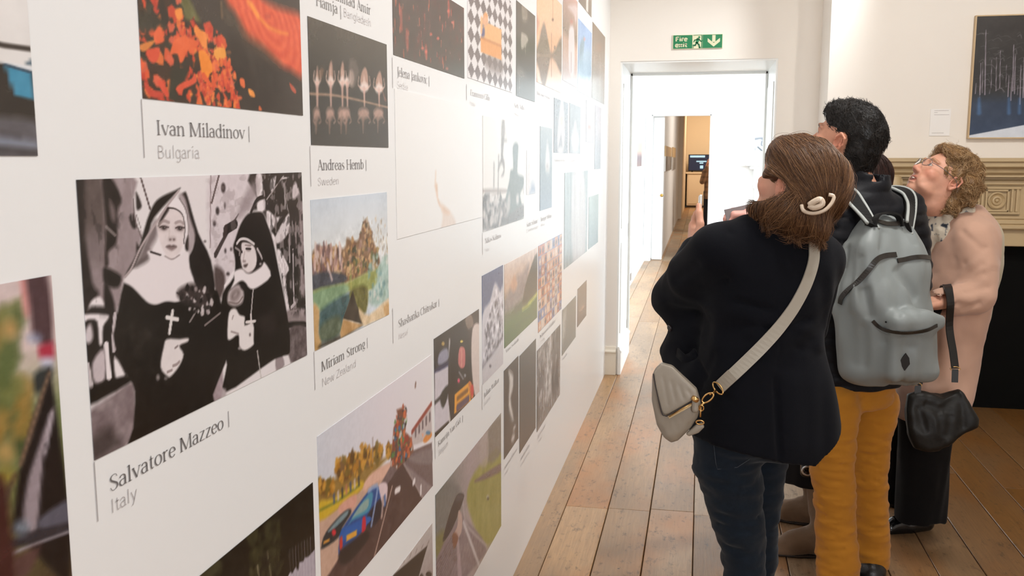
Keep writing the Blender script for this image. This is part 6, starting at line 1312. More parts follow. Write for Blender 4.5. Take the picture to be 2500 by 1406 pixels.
def hair(name, shape, h, parent, base, col, sets, rng, label=None):
    """base volume plus strand sets, one mesh"""
    V, F = shape.mesh(h, relax=1); C = np.tile(np.array(base), (len(V), 1)); Vs, Fs, Cs = [V], [F], [C]; b = len(V)
    for f in sets:
        v, q, c = f(V); Vs.append(v); Fs.append(q+b); Cs.append(c); b += len(v)
    return link_mesh(name, np.concatenate(Vs), np.concatenate(Fs).tolist(), col, parent, True, label, np.concatenate(Cs))
L3 = lambda *c: np.array(s2l(c))

def add_head(S, o, R, female=False, neck=None, mouth=0.0, age=False, ear=True, sc=1.0):
    """head in its own frame: +y is where the face looks, z up, origin between the ears"""
    S.frame(o, R); k = sc
    e = lambda c, r, kk=0.012, kind='u', RR=None: S.ell(np.array(c)*k, np.array(r)*k, kk, RR, kind)
    w = 0.95 if female else 1.0
    e((0, -.012, .038), (.076*w, .098, .084)); e((0, .012, .0), (.070*w, .088, .085), .02); e((0, .036, -.045), (.055*w, .058, .066), .025)
    e((0, .074, -.098), (.022*w, .018, .016), .025)                                # chin
    for s_ in (-1, 1):
        e((s_*.044*w, .046, -.078), (.016, .03, .014), .022)                       # jaw
        e((s_*.042*w, .066, -.022), (.022, .022, .020), .02)                       # cheek bone
        if age: e((s_*.030, .078, -.058), (.014, .014, .018), .014)
        e((s_*.031*w, .099, .010), (.017, .014, .012), .010, 's')                  # socket
        e((s_*.0305*w, .0815, .008), (.0135, .0125, .0115), .003)                   # eyeball and lids
        S.chain([np.array((s_*.047*w, .079, .010))*k, np.array((s_*.031*w, .0945, .0165))*k, np.array((s_*.016*w, .089, .010))*k], [.0022]*3, .004)   # lid crease
        S.chain([np.array((s_*.052*w, .079, .026))*k, np.array((s_*.032*w, .0945, .031))*k, np.array((s_*.012*w, .094, .026))*k], [.004, .006, .005], .010)     # brow
        e((s_*.0115, .104, -.034), (.0085, .010, .008), .006)                      # nostril wing
        if ear:
            Re = rotz(-s_*.35)@roty(s_*.12)
            e((s_*.080*w, -.012, .002), (.0075, .021, .034), .006, 'u', Re); e((s_*.0865*w, -.008, .004), (.006, .012, .021), .004, 's', Re)
            S.chain([np.array((s_*.086*w, .004, .018))*k, np.array((s_*.089*w, -.010, .034))*k, np.array((s_*.092*w, -.028, .022))*k, np.array((s_*.090*w, -.029, .0))*k, np.array((s_*.083*w, -.014, -.026))*k], [.0035, .004, .004, .0035, .005], .004)
            S.chain([np.array((s_*.085*w, -.018, .014))*k, np.array((s_*.086*w, -.016, -.004))*k, np.array((s_*.082*w, -.004, -.012))*k], [.003, .003, .003], .004)
    S.cone(np.array((0, .088, .014))*k, np.array((0, .113, -.026))*k, .0075*k, .0105*k, .010); e((0, .113, -.029), (.0115, .011, .010), .006)   # nose
    e((0, .100, -.0385), (.010, .008, .004), .004)
    m = mouth
    e((0, .0925, -.0585), (.022, .0085, .0048), .006); e((0, .0905, -.0710-m), (.019, .0090, .0058), .006)
    S.chain([np.array((-.022, .090, -.0655-m*.4))*k, np.array((0, .1015, -.0640-m*.5))*k, np.array((.022, .090, -.0655-m*.4))*k], [.0012+m*.25, .0016+m*.5, .0012+m*.25], .003, 's')
    if neck is not None:
        S.chain([np.array((0, -.022, -.02))*k, np.array((0, -.030, -.085))*k], [.060*w, .054*w], .02)
        S.frame(); S.chain([o+R@(np.array((0, -.022, -.05))*k), np.asarray(neck)], [.056*w, .062*w], .022)
    S.frame()
def head_paint(o, R, skin, lips, brow=None, iris=(.05, .035, .02), sc=1.0, blush=None, female=False, stubble=None):
    w = 0.95 if female else 1.0
    def f(V):
        c = np.tile(np.array(skin), (len(V), 1)); q = ((V-o)@R)/sc
        def put(m, col): c[:] = c*(1-m[:, None])+np.asarray(col)*m[:, None]
        n = noise3(V*70, 3)+noise3(V*180, 4)*.6; c *= (1+n*.10)[:, None]
        g = lambda p, r: np.exp(-(((q-np.array(p))/np.array(r))**2).sum(1))
        if blush is not None:
            for s_ in (-1, 1): put(.5*g((s_*.042, .07, -.025), (.022, .03, .02)), blush); put(.5*g((s_*.09, -.01, .0), (.012, .03, .035)), blush)
            put(.5*g((0, .115, -.03), (.014, .014, .014)), blush)
        if stubble is not None: put(.35*np.clip(g((0, .07, -.085), (.06, .06, .04)), 0, 1), stubble)
        put(np.clip(1.6*g((0, .098, -.0585), (.021, .02, .0065)), 0, 1), lips); put(np.clip(1.6*g((0, .098, -.0715), (.019, .02, .007)), 0, 1), lips)
        for s_ in (-1, 1):
            ey = np.array((s_*.0305*w, .0935, .006)); d = q-ey
            m = ((d[:, 0]/.0118)**2+(d[:, 2]/.0052)**2 < 1) & (np.abs(d[:, 1]) < .012); c[m] = (.62, .58, .54)
            m2 = (d[:, 0]**2+d[:, 2]**2 < .0047**2) & m; c[m2] = iris
            ring = np.abs((d[:, 0]/.0125)**2+(d[:, 2]/.0058)**2-1.05) < .22; c[ring & (np.abs(d[:, 1]) < .012) & (d[:, 2] > -.002)] *= .45
            if brow is not None:
                b = np.exp(-((q[:, 0]-s_*.033*w)/.019)**4-((q[:, 2]-.030+.15*np.abs(np.abs(q[:, 0])-.03))/.0055)**2)*(q[:, 1] > .05); put(np.clip(b, 0, 1)*.85, brow)
        return c
    return f
def add_hand(S, wrist, R, curl=(.5, .6, .7, .8), thumb=.3, s=1.0, left=True, spread=.06):
    """palm along local +y from the wrist, back of the hand is +z, thumb on the +x side (mirror with left)"""
    sg = 1 if left else -1
    S.frame(wrist, R)
    S.chain([np.array((0, -.015, 0))*s, np.array((0, .02, 0))*s], [.025*s, .027*s], .01)
    S.box(np.array((0, .050, 0))*s, np.array((.040, .048, .0135))*s, .013*s, .012)
    S.ell(np.array((sg*.026, .030, -.010))*s, np.array((.020, .032, .014))*s, .012)
    for i, (x, ln, r) in enumerate(((.031, .074, .0088), (.010, .082, .0092), (-.012, .076, .0088), (-.032, .060, .0078))):
        c = curl[i]; p = np.array((sg*x, .090-.008*(i == 3)-.003*(i == 0), 0.0)); pts = [p]; a = 0.15; d0 = sg*spread*(x/.03)
        for f, l in zip((.9, 1.1, .7), (.45, .31, .24)):
            a += c*f; p = p+ln*l*np.array((math.sin(d0)*math.cos(a), math.cos(d0)*math.cos(a), -math.sin(a))); pts.append(p)
        S.chain([q*s for q in pts], [r*1.1*s, r*s, r*.92*s, r*.8*s], .006)
    t = thumb; b = np.array((sg*.034, .018, -.008)); p1 = b+.040*np.array((sg*.72, .62, -.25-.3*t)); p2 = p1+.032*np.array((sg*(.45-.5*t), .85, -.15-.5*t)); p3 = p2+.024*np.array((sg*(.25-.7*t), .9, -.2-.5*t))
    S.chain([b*s, p1*s, p2*s, p3*s], [.014*s, .0115*s, .0105*s, .0085*s], .008)
    S.frame()
# ------------------------------------------------------------------ visitors
def face_frame(c, z, up=(0, 0, 1), roll=0.0):
    z = nrm(z); x = nrm(np.cross(up, z)); y = np.cross(z, x); c_, s_ = math.cos(roll), math.sin(roll); return np.stack([x*c_+y*s_, -x*s_+y*c_, z], 1)
def on_plane(x, y, c, R, d=0.0):
    """measured point of the photograph -> (u, v) on the plane through c + d * normal"""
    r = _ray(x, y); n = R[:, 2]; p0 = c+n*d; t = ((p0-_O)@n)/(r@n); q = (_O+r*t-c)@R; return q[:2]
def soft_dirs(g, n=9):
    k = np.hanning(n+2)[1:-1]; k /= k.sum(); g = np.stack([np.convolve(np.pad(g[:, i], n//2, mode='edge'), k, 'valid') for i in range(3)], 1); return g/np.linalg.norm(g, axis=1)[:, None]
def strap(mb, pts, shape, w, th, n=40, off=.003):
    P = smooth_path(np.array(pts), n); g = soft_dirs(shape.grad(P)); T = np.gradient(P, axis=0); mb.strip(P+g*off, np.cross(g, T), w, th)
def hit(shape, x, y, lo=1.2, off=0.0):
    """first point of a shape met from the camera at a measured point of the photograph"""
    r = _ray(x, y); r = r/np.linalg.norm(r); t = lo
    for _ in range(160):
        d = float(shape((_O+r*t)[None])[0])
        if d < 0.0006: break
        t += max(d*0.7, 0.0005)
        if t > 9: return None
    p = _O+r*t; return p+shape.grad(p[None])[0]*off
def hits(shape, pts, lo=1.2, off=0.0): return np.array([q for q in (hit(shape, x, y, lo, off) for x, y in pts) if q is not None])
def down(p, shape=None): return p
M_skin = mat('skin', rgb(210, 150, 120), rough=0.5, attr='col', sss=0.12, bump=0.06, bscale=220, bdist=0.002)
M_hair = mat('hair', rgb(80, 50, 30), rough=0.42, attr='col', spec=0.45)
M_gold = mat('gold_metal', rgb(214, 172, 112), rough=0.28, metal=1.0)
M_steel = mat('steel_metal', rgb(190, 190, 190), rough=0.3, metal=1.0)
def cloth(name, c, bump=0.25, bscale=420, sheen=0.15, rough=0.85, noise=0.05, nscale=30): return mat(name, c, rough=rough, bump=bump, bscale=bscale, bdist=0.0015, sheen=sheen, noise=noise, nscale=nscale, spec=0.15)

# ---- woman in the navy jacket, nearest the camera
def person_navy():
    rng = np.random.default_rng(5); RB = rotz(math.radians(30)); C = np.array((0.185, 2.53, 0.0))
    root = empty('person', (C[0], C[1], 0), 'brown haired person in navy jacket and jeans raising a phone, nearest the camera', 'person', None)
    o = np.array((0.243, 2.505, 1.480)); RH = rotz(math.radians(47))@rotx(math.radians(20))
    sh = C+RB@np.array((-.165, 0, 1.315)); el = on_y(1655, 722, 2.66); wr = on_y(1699, 610, 2.76)
    hx = np.array((0.05, -.55, .83)); hy = nrm((-.14, .86, .50)); hx = nrm(hx-hy*(hx@hy)); RHd = np.stack([hx, hy, np.cross(hx, hy)], 1)
    B = Shape(); add_head(B, o, RH, True, C+np.array((.0, -.005, 1.34)))
    B.frame(C, RB); B.loft([(1.0, 0, 0, .12, .08), (1.2, 0, 0, .14, .085), (1.32, 0, 0, .13, .07), (1.38, 0, -.01, .06, .05)], .02); B.frame()
    B.chain([sh, el, wr], [.042, .036, .026], .02); add_hand(B, wr, RHd, (.10, .12, .15, .2), -.35, 1.0, True)
    sk = L3(216, 160, 134)
    soft('body', B, 0.0034, M_skin, root, head_paint(o, RH, sk, L3(180, 92, 84), None, blush=L3(214, 120, 96), female=True))
    # hair
    H = Shape(); H.frame(o, RH); H.ell((0, -.016, .040), (.092, .112, .090), .02); H.ell((0, .03, .068), (.074, .080, .054), .03); H.ell((0, -.068, .0), (.085, .056, .078), .03); H.frame()
    H.ell(on_y(1886, 486, 2.455), (.044, .048, .074), .03); H.ell(on_y(1862, 500, 2.47), (.026, .028, .040), .02); H.ell(on_y(1925, 512, 2.44), (.054, .050, .052), .03)
    H.ell(on_y(1968, 530, 2.43), (.046, .042, .044), .025); H.ell(on_y(1998, 556, 2.425), (.027, .030, .030), .02); H.ell(on_y(2026, 452, 2.47), (.038, .055, .052), .03)
    H.frame(o, RH); H.ell((-.060, .085, -.045), (.052, .062, .072), .012, kind='s'); H.ell((.02, .11, -.05), (.09, .07, .085), .012, kind='s'); H.ell((-.104, .004, -.004), (.042, .028, .030), .022, kind='s'); H.ell((-.094, .036, -.024), (.038, .036, .032), .022, kind='s')
    H.frame(); H.folds(.0045, 26, (1, 1, .25), 3)
    clip = on_y(1994, 505, 2.385)
    cs = [L3(112, 76, 48), L3(94, 62, 38), L3(128, 90, 58), L3(76, 49, 30), L3(152, 112, 76)]
    def flow(P):
        tc = clip-P; d = np.linalg.norm(tc, axis=1)[:, None]; w = np.clip((P[:, 2:3]-1.435)/.05, 0, 1); lf = np.clip((.285-P[:, :1])/.10, 0, 1)
        up = RH@np.array((.05, -1, -.30))*.8+tc/(d+.02)*1.1; low = np.array((-.50, -.10, -.75))*lf+np.array((.10, -.1, -1.0))*(1-lf); return up*w+low*(1-w)
    AV = [(o+RH@np.array((-.096, .014, -.012)), (.030, .040, .036), RH), (o+RH@np.array((-.05, .085, -.03)), (.05, .05, .065), RH)]
    s1 = lambda V: strands(H, surf_seeds(V, 6500, rng, lambda V: V[:, 2] > 1.40), flow, .17, 12, .00052, cs, rng, .003, .13, settle=.32, avoid=AV)
    s2 = lambda V: strands(H, surf_seeds(V, 260, rng), flow, .13, 10, .0005, cs, rng, .011, .45, avoid=AV)
    s4 = lambda V: strands(H, surf_seeds(V, 500, rng, lambda V: (V[:, 2] > 1.43) & (V[:, 2] < 1.475) & (V[:, 0] < .25)), lambda P: np.tile((-.62, -.12, -.62), (len(P), 1)), .11, 9, .0006, cs, rng, .008, .16, avoid=AV)
    s3 = lambda V: strands(H, surf_seeds(V, 260, rng, lambda V: (V[:, 2] < 1.39) & (V[:, 0] > .2)), lambda P: np.tile((-.15, -.12, -1.), (len(P), 1)), .055, 6, .0006, cs, rng, .010, .45, settle=.12)
    hair('hair', H, .005, root, L3(78, 50, 30), M_hair, [s1, s2, s3, s4], rng)
    # claw clip in the hair
    ce = empty_child('hair_clip', root, clip)
    m = MB(); M_clip = mat('pale_horn', rgb(206, 186, 164), rough=0.3, noise=.12, nscale=60)
    face = nrm(_O-clip); rr = nrm(np.cross((0, 0, 1), face)); uu = np.cross(face, rr)
    pt = lambda a, b, d=0: clip+rr*a+uu*b+face*(d+.012)
    m.tube(smooth_path([pt(-.036, .004), pt(-.030, -.010, .006), pt(-.008, -.016, .012), pt(.018, -.008, .012), pt(.034, .010, .006), pt(.038, .026, 0), pt(.026, .030, 0)], 22), .0048, 7); m.build('clip_bow', M_clip, ce, True)
    m = MB(); m.tube(smooth_path([pt(-.018, .004, .012), pt(-.004, .014, .016), pt(.008, .018, .014), pt(.012, .006, .014), pt(-.006, -.002, .014), pt(-.018, .004, .012)], 18), .0075, 7); m.build('clip_jaw', M_clip, ce, True)
    # jacket
    J = Shape(); J.frame(C, RB)
    J.loft([(.74, .012, .0, .225, .156), (.80, .010, .0, .218, .152), (.90, .0, .0, .200, .142), (1.0, -.015, .0, .172, .130), (1.08, -.02, .0, .156, .120), (1.18, -.005, 0, .172, .122), (1.27, 0, -.004, .190, .112), (1.33, .0, -.008, .170, .095), (1.37, 0, -.012, .125, .078), (1.395, 0, -.014, .085, .066)], .02, 2.4)
    J.frame(); J.chain([on_y(1720, 800, 2.62), on_y(1680, 858, 2.64), on_y(1712, 930, 2.55)], [.075, .066, .07], .05); J.chain([on_y(1650, 822, 2.68), on_y(1634, 856, 2.68), on_y(1690, 940, 2.58)], [.022, .024, .05], .03); J.frame(C, RB)
    J.ell((.150, -.005, 1.285), (.055, .058, .05), .03); J.chain([(-.165, 0, 1.312), (-.085, -.01, 1.352), (0, -.02, 1.375)], [.056, .050, .05], .03); J.chain([(.15, 0, 1.285), (.085, -.01, 1.345), (0, -.02, 1.375)], [.05, .048, .05], .03)
    J.frame(); J.chain([C+RB@np.array((.155, .01, 1.28)), C+RB@np.array((.185, .08, 1.08)), C+RB@np.array((.07, .27, 1.16))], [.058, .052, .046], .03)
    J.chain([sh, (sh+el)/2+np.array((-.01, -.01, .0)), el], [.064, .070, .066], .05); J.chain([el, (el+wr)/2, wr+(wr-el)*-.03], [.066, .056, .045], .03)
    J.frame(C, RB); J.plane((.06, 0, .770), (.66, .05, -1)); J.plane((.04, 0, .770), (-.22, .05, -1)); J.frame()
    J.folds(.010, 9, (1, 1, .5), 4, 1.0, 1.28); J.folds(.007, 15, (.7, .7, 1.2), 9, 1.02, 1.22); J.folds(.012, 7, (1.2, 1.2, .25), 6, .76, 1.04)
    v0, v1 = hit(J, 1893, 925), hit(J, 1905, 1100); J.crease(v0, v1+np.array((0, 0, -.03)), .032, .006)                  # back vent
    a0, a1 = hit(J, 1782, 560), hit(J, 1775, 700); J.crease(a0, a1, .006, .010); J.crease(hit(J, 1930, 600), hit(J, 1895, 920), .003, .004)
    for a, b, dd in (((1790, 732), (1890, 760), .007), ((1855, 806), (1985, 778), .007), ((1815, 832), (1965, 852), .005), ((1800, 790), (1930, 800), .005), ((1650, 790), (1740, 770), .007), ((1640, 690), (1710, 640), .006), ((1700, 880), (1790, 985), .006), ((1745, 860), (1700, 960), .005)):
        p, q = hit(J, *a), hit(J, *b)
        if p is not None and q is not None: J.crease(p, q, dd, .010)
    M_navy = cloth('navy_wool', rgb(10, 11, 17), .3, 500, .03, .95)
    soft('jacket', J, .0062, M_navy, root)
    m = MB(); bp = hit(J, 1637, 800, off=.002); nb = J.grad(bp[None])[0]; m.lathe([(.0, .004), (.007, .005), (.010, .003), (.010, -.002)], bp, nb, 18); m.build('button', mat('dark_button', rgb(40, 34, 36), .3, noise=.05), root, True)
    # collar and pocket flap as stitched pieces on the surface
    m = MB(); pf = hits(J, [(1655, 862), (1672, 880), (1690, 876), (1704, 862)], off=.003); m.strip(pf, (0, 0, 1), .030, .005); m.build('pocket_flap', M_navy, root, True)
    # jeans
    T = Shape()
    T.frame(C, RB); T.loft([(.76, -.02, .0, .140, .112), (.82, -.015, -.01, .165, .128), (.90, 0, -.005, .168, .118), (.98, 0, 0, .15, .105)], .03); T.frame()
    LL = [on_y(1776, 1040, 2.50), on_y(1776, 1130, 2.49), on_y(1803, 1270, 2.50), on_y(1817, 1372, 2.51)]; LL += [LL[-1]*(1, 1, 0)+(-.005, -.03, .25), LL[-1]*(1, 1, 0)+(-.01, -.04, .06)]
    RL = [on_y(1850, 1030, 2.66), on_y(1844, 1130, 2.66), on_y(1846, 1270, 2.66), on_y(1848, 1372, 2.67)]; RL += [RL[-1]*(1, 1, 0)+(0, -.02, .25), RL[-1]*(1, 1, 0)+(0, -.03, .06)]
    T.chain(LL, [.094, .092, .070, .058, .052, .044], .03); T.chain(RL, [.092, .088, .066, .056, .052, .044], .02)
    T.folds(.005, 20, (.6, .6, 1.6), 3); T.folds(.004, 34, (.5, .5, 1.8), 8)
    for a, b in (((1700, 1130), (1850, 1080)), ((1730, 1190), (1850, 1168)), ((1752, 1280), (1855, 1258)), ((1765, 1370), (1860, 1348)), ((1768, 1330), (1820, 1345))):
        p, q = hit(T, *a), hit(T, *b)
        if p is not None and q is not None: T.crease(p, q, .006, .007)
    soft('jeans', T, .0065, cloth('dark_denim', rgb(19, 28, 38), .4, 700, .1, .85, .18, 60), root)
    m = MB(); sp = hits(T, [(1742, 1075), (1748, 1130), (1752, 1145), (1800, 1140), (1830, 1120)], off=.001)
    if len(sp) > 2: m.tube(sp, .0009, 5); m.build('pocket_seam', mat('denim_thread', rgb(60, 66, 74), .8, noise=.1), root, True)
    for L_, nm in ((LL, 'shoe'), (RL, 'shoe')):
        S = Shape(); f = L_[-1]*(1, 1, 0); d = RB@np.array((0, 1, 0)); S.chain([f+(0, 0, .10), f+(0, 0, .05), f+d*.11+(0, 0, .035), f+d*.17+(0, 0, .028)], [.045, .048, .040, .028], .02); S.plane(f+(0, 0, .002), (0, 0, -1)); soft(nm, S, .007, mat('dark_leather', rgb(26, 22, 20), .35, noise=.1, nscale=30, bump=.1, bscale=200), root)
    # phone in the raised hand
    pc = on_y(1709, 533, 2.835); pz = nrm((-1, -.04, .0)); py = nrm(np.array((-.10, .10, 1))); py = nrm(py-pz*(py@pz)); RHd = np.stack([np.cross(py, pz), py, pz], 1); ph = empty('phone', tuple(pc), 'white phone seen edge on, held up by the navy jacketed person', 'phone')
    def obox(mb, c, R, h, bev=.002):
        n0 = len(mb.v); mb.box(-np.array(h), np.array(h), bev); mb.v[n0:] = [tuple(c+R@np.array(v)) for v in mb.v[n0:]]
    m = MB(); obox(m, pc, RHd, (.034, .069, .0046), .003); m.build('phone_case', mat('white_plastic', rgb(238, 236, 230), .25, noise=.01), ph)
    m = MB(); obox(m, pc+RHd@np.array((0, 0, -.0042)), RHd, (.033, .067, .0004), .0002); m.build('phone_screen', mat('phone_glass', rgb(18, 20, 24), .08, noise=.02), ph)
    m = MB(); obox(m, pc+RHd@np.array((.022, .055, .0046)), RHd, (.008, .012, .0010), .0006); m.build('phone_lens', mat('phone_glass', rgb(18, 20, 24), .08), ph)
    return root, J, T
def empty_child(name, parent, loc):
    o = bpy.data.objects.new(name, None); COL.objects.link(o); o.parent = parent; o.location = np.asarray(loc)-parent_loc(parent); o.empty_display_size = .03; return o
NAVY, JACKET, JEANS = person_navy()
# ---- crossbody bag of the navy jacketed person
def crossbody_bag():
    c = on_y(1652, 985, 2.335); R = face_frame(c, np.array((-.06, -1, .10)), roll=math.radians(-30)); up2 = lambda pts, d=0.0: np.array([on_plane(x, y, c, R, d) for x, y in pts])
    root = empty('handbag', tuple(c+np.array((0, 0, -.09))), 'greige leather crossbody bag with gold clasps hanging on the navy jacketed person', 'handbag')
    M_l = mat('greige_leather', rgb(148, 138, 124), rough=.42, noise=.04, nscale=20, bump=.14, bscale=420, bdist=.001)
    M_d = mat('dark_edge_paint', rgb(48, 38, 34), rough=.5, noise=.05); M_in = mat('pale_zip_tape', rgb(206, 178, 132), rough=.6, noise=.05)
    S = Shape(); S.frame(c-R[:, 2]*.012, R)
    S.extrude(up2([(1592, 915), (1600, 898), (1614, 886), (1640, 893), (1700, 950), (1710, 985), (1704, 1018), (1684, 1048), (1655, 1076), (1638, 1081), (1620, 1068), (1603, 1036), (1591, 975)]), .030, .022, .01, bulge=.008); S.frame()
    for k in range(5):
        a = hit(S, 1612+k*17, 1010-k*6+26, off=0); b = hit(S, 1622+k*15, 1062-k*5, off=0)
        if a is not None and b is not None: S.crease(a, b, .0022, .005)
    soft('bag_body', S, .0042, M_l, root)
    F = Shape(); F.frame(c+R[:, 2]*.029, R); F.extrude(up2([(1595, 909), (1616, 887), (1642, 895), (1700, 952), (1703, 970), (1634, 1010), (1623, 1013), (1614, 1004), (1600, 945)], .03), .0055, .004, bulge=.004); F.frame()
    for k in range(4):
        a = hit(F, 1618+k*20, 915+k*12, off=0); b = hit(F, 1632+k*19, 995-k*9, off=0)
        if a is not None and b is not None: F.crease(a, b, .0014, .004)
    soft('flap', F, .003, M_l, root)
    at = lambda x, y, d: c+R@np.array((*on_plane(x, y, c, R, d), d))
    m = MB(); m.tube(smooth_path([at(1595, 912, .034), at(1601, 945, .036), at(1615, 1005, .037), at(1624, 1014, .037), at(1636, 1011, .036), at(1704, 972, .032)], 40), .0019, 6); m.build('flap_edge', M_d, root, True)
    m = MB(); m.strip(np.array([at(1632, 1018, .030), at(1668, 998, .032), at(1702, 978, .026)]), R[:, 1], .0085, .002); m.build('zip_tape', M_in, root)
    m = MB(); m.tube(np.array([at(1634, 1017, .033), at(1668, 996, .035), at(1701, 977, .029)]), .0017, 6); m.build('zip_teeth', M_gold, root, True)
    # gusset tab at the side and lower hanging loop
    G = Shape(); G.chain([at(1697, 977, .030), at(1697, 1000, .030)], [.0085, .0085], .004); soft('side_tab', G, .0028, M_l, root)
    m = MB(); m.lathe([(.008, -.006), (.010, -.003), (.010, .003), (.008, .006)], at(1697, 974, .038), R[:, 1], 18); m.build('tab_cap', M_gold, root, True)
    G = Shape(); G.frame(c, R); G.extrude(up2([(1674, 1058), (1700, 1036), (1714, 1030), (1720, 1042), (1706, 1056), (1682, 1064)]), .012, .006, .006); G.frame(); soft('lower_loop', G, .003, M_l, root)
    def ring(mb, p, a, b, ra, rb, r):
        T = np.linspace(0, 2*math.pi, 22); mb.tube([p+a*ra*math.cos(t)+b*rb*math.sin(t) for t in T], r, 7)
    X, Y_ = R[:, 0], R[:, 1]; uz = nrm(np.array((.0, -.2, 1))); ux = nrm(np.cross(uz, R[:, 2]))
    m = MB(); ring(m, at(1728, 971, .022), nrm(X*.3+Y_*.9), nrm(X*.9-Y_*.3), .017, .0085, .0022); m.tube([at(1720, 983, .022), at(1710, 990, .022)], .003, 8); m.build('snap_hook', M_gold, root, True)
    m = MB(); m.tube([at(1711, 990, .02), at(1710, 1018, .02)], .0026, 8); ring(m, at(1712, 996, .022), ux, uz, .006, .008, .0018); ring(m, at(1709, 1031, .02), ux, uz, .0095, .0055, .0020); m.build('lower_clasp', M_gold, root, True)
    # shoulder strap, over the jacket
    pts = list(hits(JACKET, [(1984, 596), (1986, 625), (1972, 680), (1936, 750), (1890, 812), (1842, 864), (1796, 910), (1760, 945)], off=.002))
    top = [np.array((.262, 2.665, 1.22)), np.array((.270, 2.645, 1.30))]
    q = [np.array((.292, 2.62, 1.352)), np.array((.296, 2.56, 1.372)), np.array((.292, 2.51, 1.362))]
    for p in q: 
        d = JACKET(p[None])[0]; p -= JACKET.grad(p[None])[0]*(d-.002)
    P = smooth_path(np.array(q+pts), 60); g = soft_dirs(JACKET.grad(P), 13); P = P-g*(JACKET(P)-.005)[:, None]; P[:, :] = np.stack([np.convolve(np.pad(P[:, i], 3, mode='reflect', reflect_type='odd'), np.ones(7)/7, 'valid') for i in range(3)], 1)
    m = MB(); T = np.gradient(P, axis=0); m.strip(P, np.cross(g, T), .033, .0035); m.build('shoulder_strap', mat('strap_leather', rgb(166, 158, 144), rough=.5, noise=.03, bump=.1, bscale=400), root)
    m = MB(); Q = P[-6:]; gq = g[-6:]; m.strip(Q+gq*.0025, np.cross(gq, np.gradient(Q, axis=0)), .034, .003); m.build('strap_end', MATS['greige_leather'], root)
    e = P[-1]+g[-1]*.004; t = nrm(P[-1]-P[-4]); w = nrm(np.cross(g[-1], t)); m = MB(); ring(m, e+t*.004, w, t, .019, .009, .0022); m.build('strap_ring', M_gold, root, True)
    m = MB(); m.tube(smooth_path([e+t*.012, (e+t*.012+at(1728, 971, .022))/2+R[:, 2]*.004, at(1733, 962, .022)], 6), .0028, 8); m.build('hook_swivel', M_gold, root, True)
crossbody_bag()
